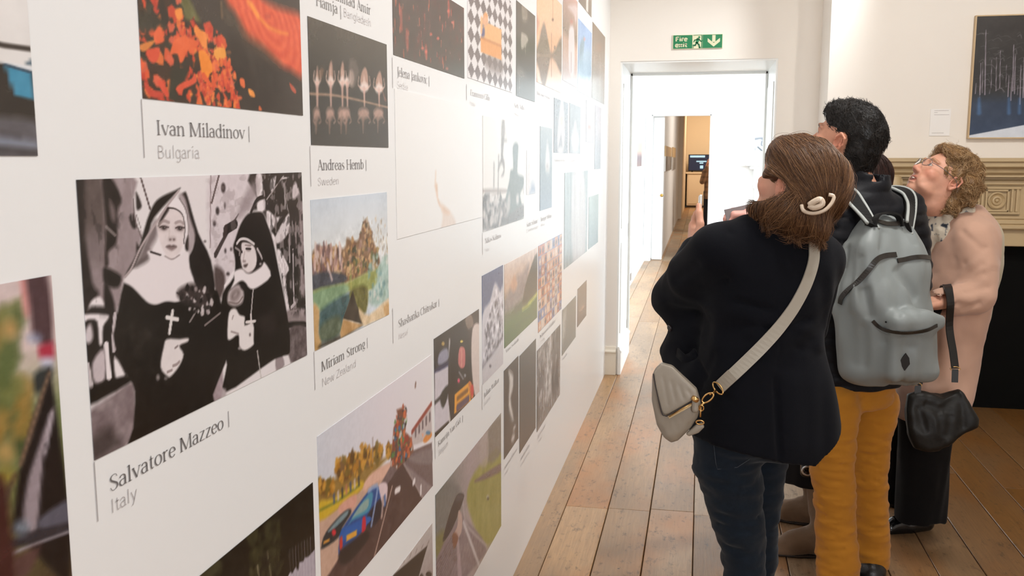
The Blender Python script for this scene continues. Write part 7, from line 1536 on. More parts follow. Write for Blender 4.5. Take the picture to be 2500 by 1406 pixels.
# ---- man with the grey backpack
def person_man():
    rng = np.random.default_rng(8); yaw = math.radians(35); RB = rotz(yaw); C = np.array((.520, 3.33, 0))
    root = empty('person', (C[0], C[1], 0), 'black haired person in black quilted jacket and mustard trousers wearing a grey backpack', 'person')
    RH = rotz(math.radians(60))@rotx(math.radians(20)); o = on_y(2048, 350, 3.27)-RH@np.array((-.083, -.012, 0)); nk = C+RB@np.array((0, -.005, 1.44))
    B = Shape(); add_head(B, o, RH, False, nk); B.frame(C, RB); B.loft([(1.0, 0, 0, .12, .07), (1.2, 0, 0, .15, .08), (1.38, 0, 0, .15, .07), (1.44, 0, -.01, .06, .055)], .02); B.frame()
    shl, ell_, wrl = [C+RB@np.array(p) for p in ((-.185, .0, 1.385), (-.225, .06, 1.10), (-.05, .20, 1.00))]; shr, elr, wrr = [C+RB@np.array(p) for p in ((.200, .0, 1.375), (.290, .02, 1.11), (.06, .20, 1.02))]
    B.chain([shl, ell_, wrl], [.05, .042, .030], .02); B.chain([shr, elr, wrr], [.05, .042, .030], .02)
    for w, sg, lf in ((wrl, 1, True), (wrr, -1, False)):
        hy = RB@nrm((.8*sg, .55, -.05)); hz = RB@nrm((-.1*sg, .9, .3)); hz = nrm(hz-hy*(hz@hy)); add_hand(B, w, np.stack([np.cross(hy, hz), hy, hz], 1), (.5, .55, .6, .6), .1, 1.02, lf)
    soft('body', B, .0036, M_skin, root, head_paint(o, RH, L3(208, 150, 122), L3(170, 96, 84), (.012, .008, .006), blush=L3(206, 112, 88), stubble=L3(150, 105, 84)))
    # short black hair, fuller on top
    H = Shape(); H.frame(o, RH); H.ell((0, -.020, .046), (.082, .106, .088), .02); H.ell((0, -.058, -.01), (.068, .060, .085), .03); H.ell((0, .008, .088), (.074, .084, .046), .03); H.ell((0, .056, .086), (.056, .036, .030), .03); H.ell((0, -.08, -.065), (.05, .034, .05), .03)
    H.ell((0, .090, -.045), (.11, .078, .095), .012, kind='s'); H.ell((0, .125, .02), (.085, .055, .055), .015, kind='s')
    for s_ in (-1, 1): H.ell((s_*.088, -.004, -.012), (.024, .030, .042), .008, kind='s'); H.ell((s_*.085, .052, -.03), (.03, .036, .05), .01, kind='s')
    H.frame(); H.folds(.006, 30, (1, 1, .7), 4)
    cs = [L3(26, 22, 19), L3(18, 15, 13), L3(36, 30, 26), L3(48, 42, 38)]
    fl = lambda P: np.stack([*(RH@np.array((0, -.3, -.4)))], 0)[None]+(P-o)*5*np.array((1, 1, .6))
    AV = [(o+RH@np.array((0, .085, -.04)), (.11, .085, .095), RH)]+[(o+RH@np.array((s_*.086, .0, -.012)), (.026, .036, .042), RH) for s_ in (-1, 1)]
    s1 = lambda V: strands(H, surf_seeds(V, 5200, rng), fl, .026, 4, .0008, cs, rng, .004, .40, settle=.45, avoid=AV)
    s2 = lambda V: strands(H, surf_seeds(V, 1600, rng, lambda V: ((V-o)@RH)[:, 2] > .075), lambda P: (RH@np.array((0, .35, .7)))[None]+(P-o)*4, .026, 4, .0008, cs, rng, .004, .3, settle=.2)
    hair('hair', H, .005, root, L3(20, 17, 15), M_hair, [s1, s2], rng)
    # quilted jacket with stand collar
    J = Shape(); J.frame(C, RB)
    J.loft([(.782, 0, 0, .190, .138), (.87, 0, 0, .188, .138), (1.0, 0, 0, .186, .130), (1.15, 0, .005, .196, .135), (1.30, 0, 0, .205, .132), (1.375, 0, -.005, .185, .112), (1.42, 0, -.008, .135, .090), (1.455, 0, -.010, .090, .075)], .02, 2.5)
    J.frame(); cn = np.array((.0, 0, 0)); a0 = C+RB@np.array((0, -.012, 1.42)); a1 = on_y(2118, 442, 3.32); J.cone(a0, a1, .079, .073, .018); J.cone(a1+(a1-a0)*.12, a1+(a1-a0)*1.4, .062, .066, .004, 's')
    J.chain([shl, (shl+ell_)/2, ell_], [.074, .070, .062], .04); J.chain([ell_, wrl], [.060, .046], .025); J.chain([shr, (shr+elr)/2, elr], [.080, .078, .066], .04); J.chain([elr, wrr], [.060, .046], .025)
    J.disp(lambda P: -.0055*np.abs(np.sin((P[:, 2]+.010*noise3(P*9, 2))*math.pi/.040))**.6+.003); J.folds(.005, 16, (1, 1, 1), 3)
    M_q = cloth('black_quilted_nylon', rgb(20, 20, 24), .2, 300, .05, .55)
    soft('jacket', J, .0062, M_q, root)
    # mustard trousers
    T = Shape(); T.frame(C, RB); T.loft([(.70, 0, 0, .160, .115), (.80, 0, -.006, .172, .125), (.92, 0, 0, .165, .115), (1.0, 0, 0, .155, .11)], .03); T.frame()
    LL = [on_y(2034, 985, 3.21), on_y(2028, 1080, 3.20), on_y(2036, 1181, 3.20), on_y(2041, 1296, 3.21), on_y(2044, 1372, 3.21), on_y(2046, 1440, 3.21)]
    RL = [on_y(2132, 985, 3.42), on_y(2121, 1073, 3.42), on_y(2122, 1166, 3.42), on_y(2126, 1260, 3.43), on_y(2128, 1335, 3.44), on_y(2130, 1372, 3.44)]
    T.chain(LL, [.088, .082, .070, .068, .071, .070], .02); T.chain(RL, [.090, .076, .064, .061, .065, .062], .015)
    T.plane(LL[-1]+np.array((0, 0, -.01)), (0, 0, -1)); 
    T.folds(.0045, 22, (.55, .55, 1.7), 5); T.folds(.006, 13, (.8, .8, 1.0), 12, .02, .30); T.folds(.003, 45, (.4, .4, 2), 9)
    R_ = random.Random(6)
    for (x0, x1), ys in (((1988, 2082), (1108, 1126, 1150, 1172, 1190, 1207, 1226, 1250, 1330, 1350, 1372)), ((2086, 2164), (1010, 1040, 1105, 1120, 1136, 1150, 1166, 1180, 1200, 1320, 1335, 1350))):
        for y in ys:
            a, b = (x0+R_.uniform(2, 25), y+R_.uniform(-8, 8)), (x1-R_.uniform(2, 30), y+R_.uniform(-10, 10)); p, q = hit(T, *a), hit(T, *b)
            if p is not None and q is not None and np.linalg.norm(p-q) < .25: T.crease(p, q, R_.uniform(.003, .0065), R_.uniform(.005, .008))
    M_must = cloth('mustard_cotton', rgb(178, 118, 36), .25, 700, .15, .85, .06, 14)
    soft('trousers', T, .0060, M_must, root)
    m = MB(); q = hits(T, [(2088, 1000), (2083, 1080)], off=.0005); 
    M_sh = mat('black_leather', rgb(18, 17, 17), rough=.35, noise=.08, nscale=20, bump=.12, bscale=160)
    for L_, d in ((LL, nrm((.04, 1, 0))), (RL, nrm((.22, 1, 0)))):
        f = np.array((L_[-1][0], L_[-1][1], 0)); S = Shape()
        S.chain([f-d*.045+(0, 0, .055), f+(0, 0, .075), f+d*.09+(0, 0, .050), f+d*.18+(0, 0, .036)], [.050, .050, .046, .034], .02); S.chain([f-d*.06+(0, 0, .018), f+d*.2+(0, 0, .014)], [.046, .040], .01); S.plane(f+(0, 0, .001), (0, 0, -1), .002); soft('shoe', S, .006, M_sh, root)
    return root, J, T
MAN, MJ, MT = person_man()

def backpack():
    yaw = math.radians(35); RB = rotz(yaw); bk = RB@np.array((0, -1, 0)); Pc = np.array((.603, 3.145, 0)); 
    root = empty('backpack', (Pc[0], Pc[1], .83), 'grey backpack with dark zips and black diamond patch, worn by the mustard trousered person', 'backpack')
    M_n = mat('grey_nylon', rgb(132, 138, 137), rough=.5, noise=.04, nscale=6, bump=.15, bscale=600, bdist=.001); M_z = mat('dark_zip', rgb(40, 36, 32), rough=.35, noise=.25, nscale=90); M_b = cloth('black_webbing', rgb(24, 23, 22), .2, 500, .05, .7); M_g = mat('pale_piping', rgb(168, 172, 168), rough=.6, noise=.03)
    S = Shape(); S.frame(Pc, RB)
    S.loft([(.835, 0, .01, .125, .070), (.865, -.004, .005, .146, .092), (.95, -.006, 0, .156, .102), (1.08, -.006, 0, .158, .098), (1.20, -.002, .012, .157, .088), (1.29, .0, .03, .143, .070), (1.345, .004, .042, .108, .052), (1.385, .006, .05, .075, .034)], .02, 3.2, cap=.03)
    S.box((-.006, -.094, .965), (.106, .048, .108), .035, .02); S.box((-.006, -.108, 1.045), (.102, .046, .032), .026, .016)
    S.frame(); S.folds(.018, 7, (1, 1, .5), 31); S.folds(.010, 14, (1, 1, .35), 35)
    for a, b, dd, w in (((2187, 650), (2240, 738), .014, .020), ((2212, 690), (2282, 742), .008, .014), ((2160, 560), (2150, 620), .006, .014), ((2215, 560), (2240, 600), .006, .014), ((2110, 700), (2125, 780), .008, .015), ((2100, 620), (2096, 680), .005, .012), ((2075, 760), (2085, 900), .008, .016), ((2105, 790), (2110, 905), .008, .014), ((2240, 850), (2150, 830), .005, .014), ((2190, 775), (2200, 758), .005, .010), ((2060, 660), (2068, 600), .005, .01)):
        p, q = hit(S, *a), hit(S, *b)
        if p is not None and q is not None: S.crease(p, q, dd, w)
    soft('pack_body', S, .0052, M_n, root)
    def band(name, pts, w, m, off=.002, th=.003, n=40):
        P = hits(S, pts, off=.001)
        if len(P) > 1: b = MB(); strap(b, P, S, w, th, n, off); return b.build(name, m, root)
    band('top_zip', [(2116, 552), (2124, 543), (2140, 541), (2167, 547), (2200, 546), (2222, 545), (2232, 553)], .015, M_z)
    band('front_zip', [(2190, 637), (2208, 634), (2225, 630), (2242, 628), (2256, 628), (2264, 629), (2270, 630)], .015, M_z)
    band('front_zip', [(2187, 622), (2160, 625), (2140, 634), (2120, 660), (2095, 688), (2072, 708), (2056, 726), (2052, 742)], .017, M_z)
    band('pocket_zip', [(2131, 783), (2145, 796), (2167, 806), (2200, 811), (2230, 810), (2262, 805), (2286, 794)], .011, M_z)
    for y, dd in ((812, .0),): band('pocket_seam', [(2140, 800), (2168, 815), (2205, 820), (2255, 815)], .002, MATS['grey_nylon'], .001, .002)
    c = hit(S, 2209, 883, off=.002); g = S.grad(c[None])[0]; Rf = face_frame(c, g); m = MB(); m.prism([(-.022, 0), (0, -.028), (.022, 0), (0, .028)], 2, -.0012, .0012); m.v = [tuple(c+Rf@np.array(v)) for v in m.v]; m.build('diamond_patch', mat('black_patch', rgb(26, 25, 25), .6, noise=.1), root)
    p = hit(S, 2164, 786, off=.002)
    if p is not None: m = MB(); m.lathe([(.003, -.001), (.003, .001)], p, S.grad(p[None])[0], 10); m.build('eyelet', M_b, root)
    # shoulder straps lying on the jacket
    for px in ([(2066, 474), (2090, 500), (2126, 552)], [(2206, 474), (2216, 505), (2214, 556)]):
        A = hits(MJ, px[:2], off=.004); top = hit(S, *px[2], off=.0)
        sgn = -1 if px[0][0] < 2130 else 1; C = np.array((.520, 3.33, 0)); front = [C+RB@np.array((sgn*.10, .155, 1.25)), C+RB@np.array((sgn*.105, .10, 1.385)), C+RB@np.array((sgn*.10, .02, 1.425))]
        for f in front: f -= MJ.grad(f[None])[0]*(MJ(f[None])[0]-.006)
        P = smooth_path(np.array(front+list(A)+[top]), 40); g = soft_dirs(MJ.grad(P), 11); T = np.gradient(P, axis=0); W = np.cross(g, T); W /= np.linalg.norm(W, axis=1)[:, None]
        m = MB(); m.strip(P+g*.006, W, .046, .012); so = m.build('shoulder_strap', M_b, root)
        m = MB(); m.tube(P+g*.010+W*.023, .0050, 7); m.tube(P+g*.010-W*.023, .0055, 7); o = m.build('strap_piping', M_g, so, True)
    h0, h1 = hit(S, 2132, 552), hit(S, 2200, 552); mid = (h0+h1)/2+np.array((0, .02, .040)); m = MB(); P = smooth_path([h0, h0*.75+mid*.25+(0, 0, .022), mid, h1*.75+mid*.25+(0, 0, .022), h1], 24); m.strip(P, (.57, -.82, .2), .022, .007); m.build('grab_handle', M_b, root)
backpack()
# ---- older woman in the pink coat
def person_coat():
    rng = np.random.default_rng(11); RB = rotz(math.radians(98)); C = np.array((.995, 3.90, 0)); sc = .975
    root = empty('person', (C[0], C[1], 0), 'older person with curly blonde hair and glasses in a dusty pink coat, looking up', 'person')
    RH = rotz(math.radians(107))@rotx(math.radians(41)); o = on_y(2331, 449, 3.72)-RH@np.array((-.083, -.012, 0))*sc
    nk = on_y(2318, 520, 3.86)
    B = Shape(); add_head(B, o, RH, True, nk, mouth=.009, age=True, sc=sc); B.frame(C, RB); B.loft([(1.0, 0, 0, .12, .07), (1.2, 0, 0, .14, .08), (1.33, 0, .01, .12, .06)], .02); B.frame()
    shl = on_y(2378, 578, 3.745); el = on_y(2385, 722, 3.70); wr = on_y(2290, 738, 3.63); shr, elr, wrr = [C+RB@np.array(p) for p in ((.17, 0, 1.29), (.21, .06, 1.02), (.06, .25, 1.02))]
    B.chain([shl, el, wr], [.042, .036, .026], .02); B.chain([shr, elr, wrr], [.042, .036, .026], .02)
    for w, e_, lf in ((wr, el, True), (wrr, elr, False)):
        hy = nrm(w-e_); hz = nrm(np.array((0, 0, 1))-hy*hy[2]); add_hand(B, w, np.stack([np.cross(hy, hz), hy, hz], 1), (.5, .55, .6, .65), .2, .95, lf)
    soft('body', B, .0031, M_skin, root, head_paint(o, RH, L3(220, 164, 138), L3(190, 116, 100), L3(150, 110, 70), L3(90, 100, 110)*.6, sc, blush=L3(218, 110, 86), female=True))
    # teeth glimpsed in the open mouth
    m = MB(); q = [o+RH@(np.array((x, .0985-abs(x)*.35, -.0635))*sc) for x in np.linspace(-.011, .011, 7)]; m.strip(np.array(q), RH[:, 2], .0042, .002); m.build('teeth', mat('tooth_white', rgb(226, 214, 200), .3, noise=.02), root)
    # curly hair
    H = Shape(); H.frame(o, RH); e = lambda c, r, k=.02, kind='u': H.ell(np.array(c)*sc, np.array(r)*sc, k, None, kind)
    e((0, -.026, .052), (.094, .104, .096)); e((0, .040, .090), (.078, .056, .040)); e((0, -.082, .015), (.090, .062, .078), .03); e((0, -.078, -.045), (.066, .040, .046), .03)
    e((0, .110, -.035), (.105, .082, .105), .014, 's'); e((0, .105, .045), (.074, .046, .050), .014, 's')
    for s_ in (-1, 1): e((s_*.088, .010, -.030), (.034, .044, .048), .01, 's')
    H.frame(); H.disp(lambda P: .020*noise3(P*34, 3)+.010*noise3(P*70, 8))
    cs = [L3(178, 140, 96), L3(156, 120, 78), L3(204, 168, 122), L3(128, 94, 58), L3(222, 190, 146)]
    fl = lambda P: (P-o)*4+(RH@np.array((0, -.6, -.35)))[None]+np.stack([noise3(P*25, 1), noise3(P*25, 2), noise3(P*25, 3)], 1)*2.2
    AV = [(o+RH@np.array((0, .10, -.03)), (.105, .075, .105), RH)]
    s1 = lambda V: strands(H, surf_seeds(V, 4200, rng), fl, .060, 9, .00065, cs, rng, .008, .5, .9, 150, settle=.35, avoid=AV)
    s2 = lambda V: strands(H, surf_seeds(V, 300, rng), fl, .05, 8, .0005, cs, rng, .016, .6, 1.0, 150, settle=.1)
    hair('hair', H, .0045, root, L3(128, 96, 60), M_hair, [s1, s2], rng)
    # glasses
    g = empty_child('glasses', root, o+RH@(np.array((0, .1, .01))*sc)); M_w = mat('grey_wire', rgb(120, 116, 118), .3, .8); m = MB(); lens = MB()
    for s_ in (-1, 1):
        cc = np.array((s_*.034, .112, .004)); pts = [o+RH@((cc+np.array((.024*math.cos(t), -.010*abs(math.cos(t))*(s_*math.cos(t) > 0), .0165*math.sin(t))))*sc) for t in np.linspace(0, 2*math.pi, 26)]
        m.tube(pts, .0011, 6); b = len(lens.v); lens.add(pts[:-1], [tuple(range(25))])
        m.tube(smooth_path([o+RH@(np.array(p)*sc) for p in ((s_*.058, .102, .008), (s_*.078, .06, .012), (s_*.088, -.005, .010), (s_*.088, -.03, -.012))], 10), .0011, 6)
    m.tube(smooth_path([o+RH@(np.array(p)*sc) for p in ((-.011, .113, .008), (0, .118, .011), (.011, .113, .008))], 6), .0011, 6); m.build('wire_frame', M_w, g, True)
    gl = mat('spectacle_glass', (1, 1, 1, 1), rough=.02, trans=1.0, spec=.5); gl.node_tree.nodes['Principled BSDF'].inputs['IOR'].default_value = 1.03; lens.build('lenses', gl, g)
    # patterned scarf
    S = Shape(); f0 = nk+np.array((0, 0, -.012)); S.cone(nk+np.array((.004, 0, .018)), nk+np.array((.0, 0, -.055)), .070, .092, .01); S.chain([nk+np.array((-.06, -.03, -.03)), nk+np.array((-.085, -.02, -.10)), nk+np.array((-.09, .0, -.17))], [.032, .036, .03], .02); S.chain([nk+np.array((-.02, -.075, -.005)), nk+np.array((.05, -.07, .012)), nk+np.array((.085, 0, .018))], [.020, .020, .020], .015); S.folds(.006, 26, (1, 1, .6), 4); S.folds(.003, 50, (1, 1, .6), 6)
    def sc_col(V):
        c = np.tile(L3(226, 216, 196), (len(V), 1)); n = noise3(V*np.array((90, 90, 60)), 11)+.30*noise3(V*190, 4); c[n > .24] = L3(58, 66, 78); c[(n > .17) & (n <= .24)] = L3(150, 150, 148); return c
    soft('scarf', S, .0036, mat('printed_cotton', rgb(220, 214, 200), .85, attr='col', bump=.1, bscale=500), root, sc_col)
    # coat: dusty pink with a paler back
    J = Shape(); J.frame(C, RB)
    J.loft([(.54, 0, .090, .190, .150), (.66, 0, .075, .190, .148), (.80, 0, .055, .192, .142), (1.0, 0, .015, .194, .136), (1.15, 0, -.005, .198, .136), (1.26, 0, -.008, .192, .126), (1.315, 0, .0, .165, .112), (1.35, 0, .012, .125, .092), (1.375, 0, .02, .095, .080)], .02, 2.4)
    J.frame(); nd = nrm((-.12, 0, 1)); J.cone(nk-nd*.03, nk+nd*.12, .072, .085, .012, 's')
    J.chain([shl, (shl+el)/2+np.array((.012, -.005, 0)), el], [.066, .066, .064], .035); J.chain([el, (el+wr)/2, wr-(wr-el)*.05], [.064, .060, .050], .02); J.chain([shr, elr], [.066, .06], .035); J.chain([elr, wrr], [.06, .05], .02)
    J.frame(); J.cone(wr-(wr-el)*.03, wr+(wr-el)*.3, .040, .040, .003, 's')
    J.folds(.008, 9, (1, 1, .5), 14, .5, 1.1); J.folds(.004, 15, (1, 1, 1), 17); 
    for a, b, dd, w in (((2325, 620), (2318, 760), .010, .012), ((2338, 700), (2410, 665), .008, .012), ((2335, 690), (2405, 640), .006, .012), ((2350, 715), (2420, 700), .009, .012), ((2330, 740), (2372, 752), .010, .012), ((2345, 758), (2398, 738), .010, .012), ((2300, 720), (2330, 728), .006, .010), ((2296, 590), (2325, 555), .006, .008), ((2290, 800), (2270, 930), .007, .014), ((2345, 560), (2400, 610), .005, .012), ((2350, 650), (2412, 600), .005, .012)):
        p, q = hit(J, *a), hit(J, *b)
        if p is not None and q is not None: J.crease(p, q, dd, w)
    def coat(V):
        q = (V-C)@RB; c = np.tile(L3(206, 166, 144), (len(V), 1)); arm = np.minimum.reduce([np.linalg.norm(V-(shl+(el-shl)*t), axis=1) for t in np.linspace(0, 1, 9)]+[np.linalg.norm(V-(el+(wr-el)*t), axis=1) for t in np.linspace(0, 1, 7)])
        m = sstep(-.078, -.094, q[:, 1])*sstep(.066, .078, arm); return c*(1-m[:, None])+L3(192, 180, 150)*m[:, None]
    M_c = mat('dusty_pink_wool', rgb(190, 150, 128), .85, attr='col', noise=.03, nscale=12, bump=.25, bscale=420, bdist=.0015, sheen=.25, spec=.25)
    soft('coat', J, .0056, M_c, root, coat)

    # wide black trousers
    T = Shape(); a, b = on_y(2268, 960, 3.82), on_y(2246, 1258, 3.90); T.chain([a, (a+b)/2, b], [.105, .098, .094], .02); c, d = on_y(2225, 960, 4.02), on_y(2196, 1222, 4.10); T.chain([c, (c+d)/2, d], [.095, .085, .078], .02); T.plane((0, 0, .085), (0, 0, -1)); T.folds(.010, 11, (1, 1, .25), 5)
    soft('trousers', T, .0075, cloth('black_crepe', rgb(15, 13, 13), .2, 400, .05, .9), root)
    M_pat = mat('black_patent', rgb(14, 14, 15), rough=.12, noise=.05, spec=.6)
    for (hx, hy_), (tx, ty), nm in ((on_z(2258, 1292, 0)[:2], on_z(2170, 1302, 0)[:2], 0), (on_z(2235, 1240, 0)[:2], on_z(2172, 1236, 0)[:2], 1)):
        S = Shape(); h_, t_ = np.array((hx, hy_, 0)), np.array((tx, ty, 0)); L = lambda f, z: h_+(t_-h_)*f+np.array((0, 0, z))
        S.chain([L(0, .03), L(.5, .028), L(.97, .024)], [.036, .040, .030], .015); S.chain([L(.70, .05), L(.85, .045)], [.03, .026], .015); S.ell(L(.25, .075), (.055, .034, .045), .012, kind='s'); S.plane((0, 0, .001), (0, 0, -1), .002)
        so = soft('shoe', S, .0042, M_pat, root)
        m = MB(); m.tube(smooth_path([L(.62, .068)+(0, -.016, 0), L(.68, .080), L(.62, .068)+(0, .016, 0)], 8), .006, 7); m.tube(smooth_path([L(.68, .078)+(0, 0, .002), L(.80, .070)+(0, -.012, 0), L(.74, .06)+(0, -.02, 0)], 8), .005, 7); m.build('shoe_bow', M_pat, so, True)
        S = Shape(); S.chain([L(.15, .14), L(.18, .06), L(.5, .045)], [.030, .034, .030], .015); soft('foot', S, .006, mat('foot_skin', rgb(206, 150, 124), .5, bump=.05, noise=.03), root)
    return root, J, el, wr
COAT, CJ, CEL, CWR = person_coat()
def shoulder_bag():
    c = on_y(2296, 1025, 3.56); R = face_frame(c, np.array((.02, -1, .12))); up2 = lambda pts, d=0.0: np.array([on_plane(x, y, c, R, d) for x, y in pts])
    root = empty('handbag', tuple(c+np.array((0, 0, -.13))), 'slouchy black leather handbag hanging from the forearm of the pink coated person', 'handbag')
    M_b = mat('soft_black_leather', rgb(22, 20, 17), rough=.52, spec=.35, noise=.15, nscale=10, bump=.2, bscale=180, bdist=.002)
    S = Shape(); S.frame(c, R)
    S.extrude(up2([(2216, 962), (2248, 952), (2300, 962), (2345, 944), (2356, 955), (2388, 1022), (2384, 1040), (2330, 1078), (2290, 1100), (2258, 1104), (2232, 1094), (2214, 1060), (2208, 1000)]), .030, .022, .01, bulge=.014); S.frame(); S.folds(.009, 10, (1, 1, .8), 6); S.folds(.004, 24, (1, 1, .8), 9)
    for a, b, dd, w in (((2255, 985), (2300, 1005), .014, .016), ((2300, 1005), (2345, 960), .012, .012), ((2240, 990), (2262, 1060), .008, .012), ((2345, 980), (2352, 1050), .005, .012), ((2320, 1010), (2310, 1070), .006, .014)):
        p, q = hit(S, *a), hit(S, *b)
        if p is not None and q is not None: S.crease(p, q, dd, w)
    soft('bag_body', S, .005, M_b, root)
    at = lambda x, y, d=0.0: c+R@np.array((*on_plane(x, y, c, R, d), d))
    ax = nrm(CWR-CEL); f = CEL+(CWR-CEL)*.80; top = f+np.array((0, 0, .060)); fr = f+np.array((-.0, -.066, .0)); bkp = f+np.array((0, .066, 0))
    M_s = mat('black_strap_leather', rgb(20, 19, 18), rough=.45, noise=.1, nscale=30)
    m = MB(); P = smooth_path([top, f+np.array((-.004, -.045, .048)), fr, at(2318, 800, .0), at(2327, 860, .01), at(2332, 900, .02)], 30); m.strip(P, ax, .030, .004); m.build('strap', M_s, root)
    m = MB(); P = smooth_path([top, f+np.array((0, .045, .048)), bkp, at(2283, 776, -.02), at(2262, 877, -.02), at(2241, 940, .0)], 30); m.strip(P, ax, .030, .004); m.build('strap', M_s, root)
    for x, y, w in ((2332, 900, .017), (2241, 940, .013)):
        q = at(x, y, .022); T = np.linspace(0, 2*math.pi, 18); m = MB(); m.tube([q+R[:, 0]*w*math.cos(t)+R[:, 1]*.007*math.sin(t) for t in T], .0018, 6); m.build('strap_ring', M_gold, root, True)
        m = MB(); m.strip(np.array([q+R[:, 1]*-.002, q-R[:, 1]*.03, q-R[:, 1]*.05]), R[:, 0], .022, .004); m.build('strap_tab', M_s, root)
shoulder_bag()

# ---- person hidden behind the backpack wearer: boots, dark skirt, one raised hand and long hair show
def person_hidden():
    rng = np.random.default_rng(21); RB = rotz(math.radians(86)); C = np.array((.515, 3.80, 0))
    root = empty('person', (C[0], C[1], 0), 'mostly hidden person in taupe ankle boots and black skirt behind the mustard trousers', 'person')
    RH = rotz(math.radians(85))@rotx(math.radians(14)); o = np.array((.580, 3.80, 1.462)); nk = np.array((.56, 3.80, 1.33)); h0 = on_y(1846, 521, 3.68)
    B = Shape(); add_head(B, o, RH, True, nk); B.frame(C, RB); B.loft([(1.0, 0, 0, .12, .08), (1.2, 0, 0, .14, .085), (1.32, 0, 0, .12, .07)], .02); B.frame()
    shl = C+RB@np.array((-.16, 0, 1.29)); el = np.array((.30, 3.72, 1.10)); hy = nrm((-1, -.05, .02)); hz = nrm((-.1, -.25, 1)); hz = nrm(hz-hy*(hz@hy)); wr = h0
    B.chain([shl, el, wr], [.042, .036, .026], .02); add_hand(B, wr, np.stack([np.cross(hy, hz), hy, hz], 1), (.75, .8, .85, .9), .45, 1.0, True)
    shr, elr, wrr = C+RB@np.array((.16, 0, 1.29)), C+RB@np.array((.20, .08, 1.04)), C+RB@np.array((.06, .28, 1.12)); B.chain([shr, elr, wrr], [.042, .036, .026], .02); hy2 = nrm(wrr-elr); hz2 = nrm(np.array((0, 0, 1))-hy2*hy2[2]); add_hand(B, wrr, np.stack([np.cross(hy2, hz2), hy2, hz2], 1), (.5, .5, .6, .6), .2, 1.0, False)
    soft('body', B, .0038, M_skin, root, head_paint(o, RH, L3(226, 165, 152), L3(190, 96, 96), L3(40, 28, 22), blush=L3(226, 130, 120), female=True))
    H = Shape(); H.frame(o, RH); H.ell((0, -.018, .044), (.086, .108, .088), .02); H.ell((0, -.07, -.05), (.082, .052, .11), .03); H.frame(); H.ell(np.array((.668, 3.80, 1.36)), (.045, .075, .12), .03); H.frame(o, RH); H.ell((0, .10, -.03), (.1, .085, .11), .012, kind='s'); H.frame()
    cs = [L3(58, 36, 30), L3(44, 28, 24), L3(74, 44, 36)]
    s1 = lambda V: strands(H, surf_seeds(V, 1800, rng), lambda P: np.tile((.12, 0, -1.), (len(P), 1)), .12, 8, .0008, cs, rng, .004, .15)
    hair('hair', H, .006, root, L3(46, 30, 26), M_hair, [s1], rng)
    M_bk = cloth('black_wool', rgb(18, 17, 19), .25, 400, .06, .9)
    J = Shape(); J.frame(C, RB); J.loft([(.80, 0, 0, .18, .13), (.95, 0, 0, .172, .125), (1.15, 0, 0, .182, .125), (1.28, 0, 0, .175, .11), (1.34, 0, 0, .11, .08), (1.37, 0, 0, .075, .065)], .02); J.frame(); J.chain([shl, el], [.058, .050], .03); J.chain([el, wr-(wr-el)*.10], [.050, .040], .02); J.chain([shr, elr], [.058, .05], .03); J.chain([elr, wrr-(wrr-elr)*.1], [.05, .04], .02); J.folds(.008, 12, (1, 1, .6), 3); soft('jumper', J, .008, M_bk, root)
    K = Shape(); K.frame(np.array((.495, 3.79, 0)), RB); K.loft([(.275, 0, 0, .20, .155), (.5, 0, 0, .19, .150), (.75, 0, -.01, .18, .140), (.90, 0, -.015, .16, .125)], .02); K.frame(); K.folds(.016, 9, (1, 1, .15), 8); soft('skirt', K, .008, M_bk, root)
    M_boot = mat('taupe_suede', rgb(116, 92, 70), rough=.8, noise=.12, nscale=14, bump=.2, bscale=300, sheen=.2); M_sole = mat('dark_sole', rgb(40, 30, 24), .6, noise=.1)
    for toe, ank, top in ((on_z(1898, 1352, 0), on_y(2000, 1330, 3.66), on_y(2003, 1195, 3.68)), (on_z(1900, 1268, 0), on_y(1988, 1248, 3.98), on_y(1984, 1130, 3.97))):
        S = Shape(); t = np.array((toe[0], toe[1], 0)); a = np.array((ank[0]+.02, ank[1], 0)); d = nrm(t-a)
        S.chain([a+(0, 0, .065)-d*.02, a+d*.07+(0, 0, .062), a+d*.13+(0, 0, .048), t+(0, 0, .036)-d*.015], [.052, .050, .046, .030], .02); S.chain([a+(0, 0, .06), a*.5+np.array((top[0], top[1], 0))*.5+(0, 0, .17), np.array(top)*(1, 1, 0)+(0, 0, .30)], [.052, .052, .058], .03); S.chain([a-d*.03+(0, 0, .02), t+(0, 0, .02)-d*.01], [.034, .030], .02); S.plane((0, 0, .010), (0, 0, -1), .002); S.folds(.004, 24, (1, 1, 1.5), 4)
        so = soft('boot', S, .0055, M_boot, root)
        Q = Shape(); Q.chain([a-d*.035+(0, 0, .010), a+d*.1+(0, 0, .010), t+(0, 0, .010)-d*.008], [.040, .042, .032], .01); Q.plane((0, 0, .012), (0, 0, 1), .001); Q.plane((0, 0, .0005), (0, 0, -1), .001); soft('boot_sole', Q, .006, M_sole, so)
    # leaflet in the raised hand
    c = on_y(1802, 521, 3.66); R = face_frame(c, nrm((.25, -1, .25)), roll=.22); lf = empty('leaflet', tuple(c), 'small grey leaflet held in a hand above the navy jacket shoulder', 'leaflet')
    m = MB(); m.box((-.050, -.030, -.0016), (.045, .026, .0016), .001); m.v = [tuple(c+R@np.array(v)) for v in m.v]; m.build('folded_sheet', mat('grey_paper', rgb(128, 118, 118), .6, noise=.04), lf)
    # corner of a glossy bag with a steel buckle
    c = on_y(1971, 1149, 3.52); bg = empty('handbag', tuple(c), 'glossy black bag corner with steel buckle beside the mustard trouser knee', 'handbag')
    S = Shape(); S.box(c+np.array((.052, .03, .02)), (.075, .02, .055), .018, .01); soft('bag_body', S, .005, MATS['black_patent'], bg)
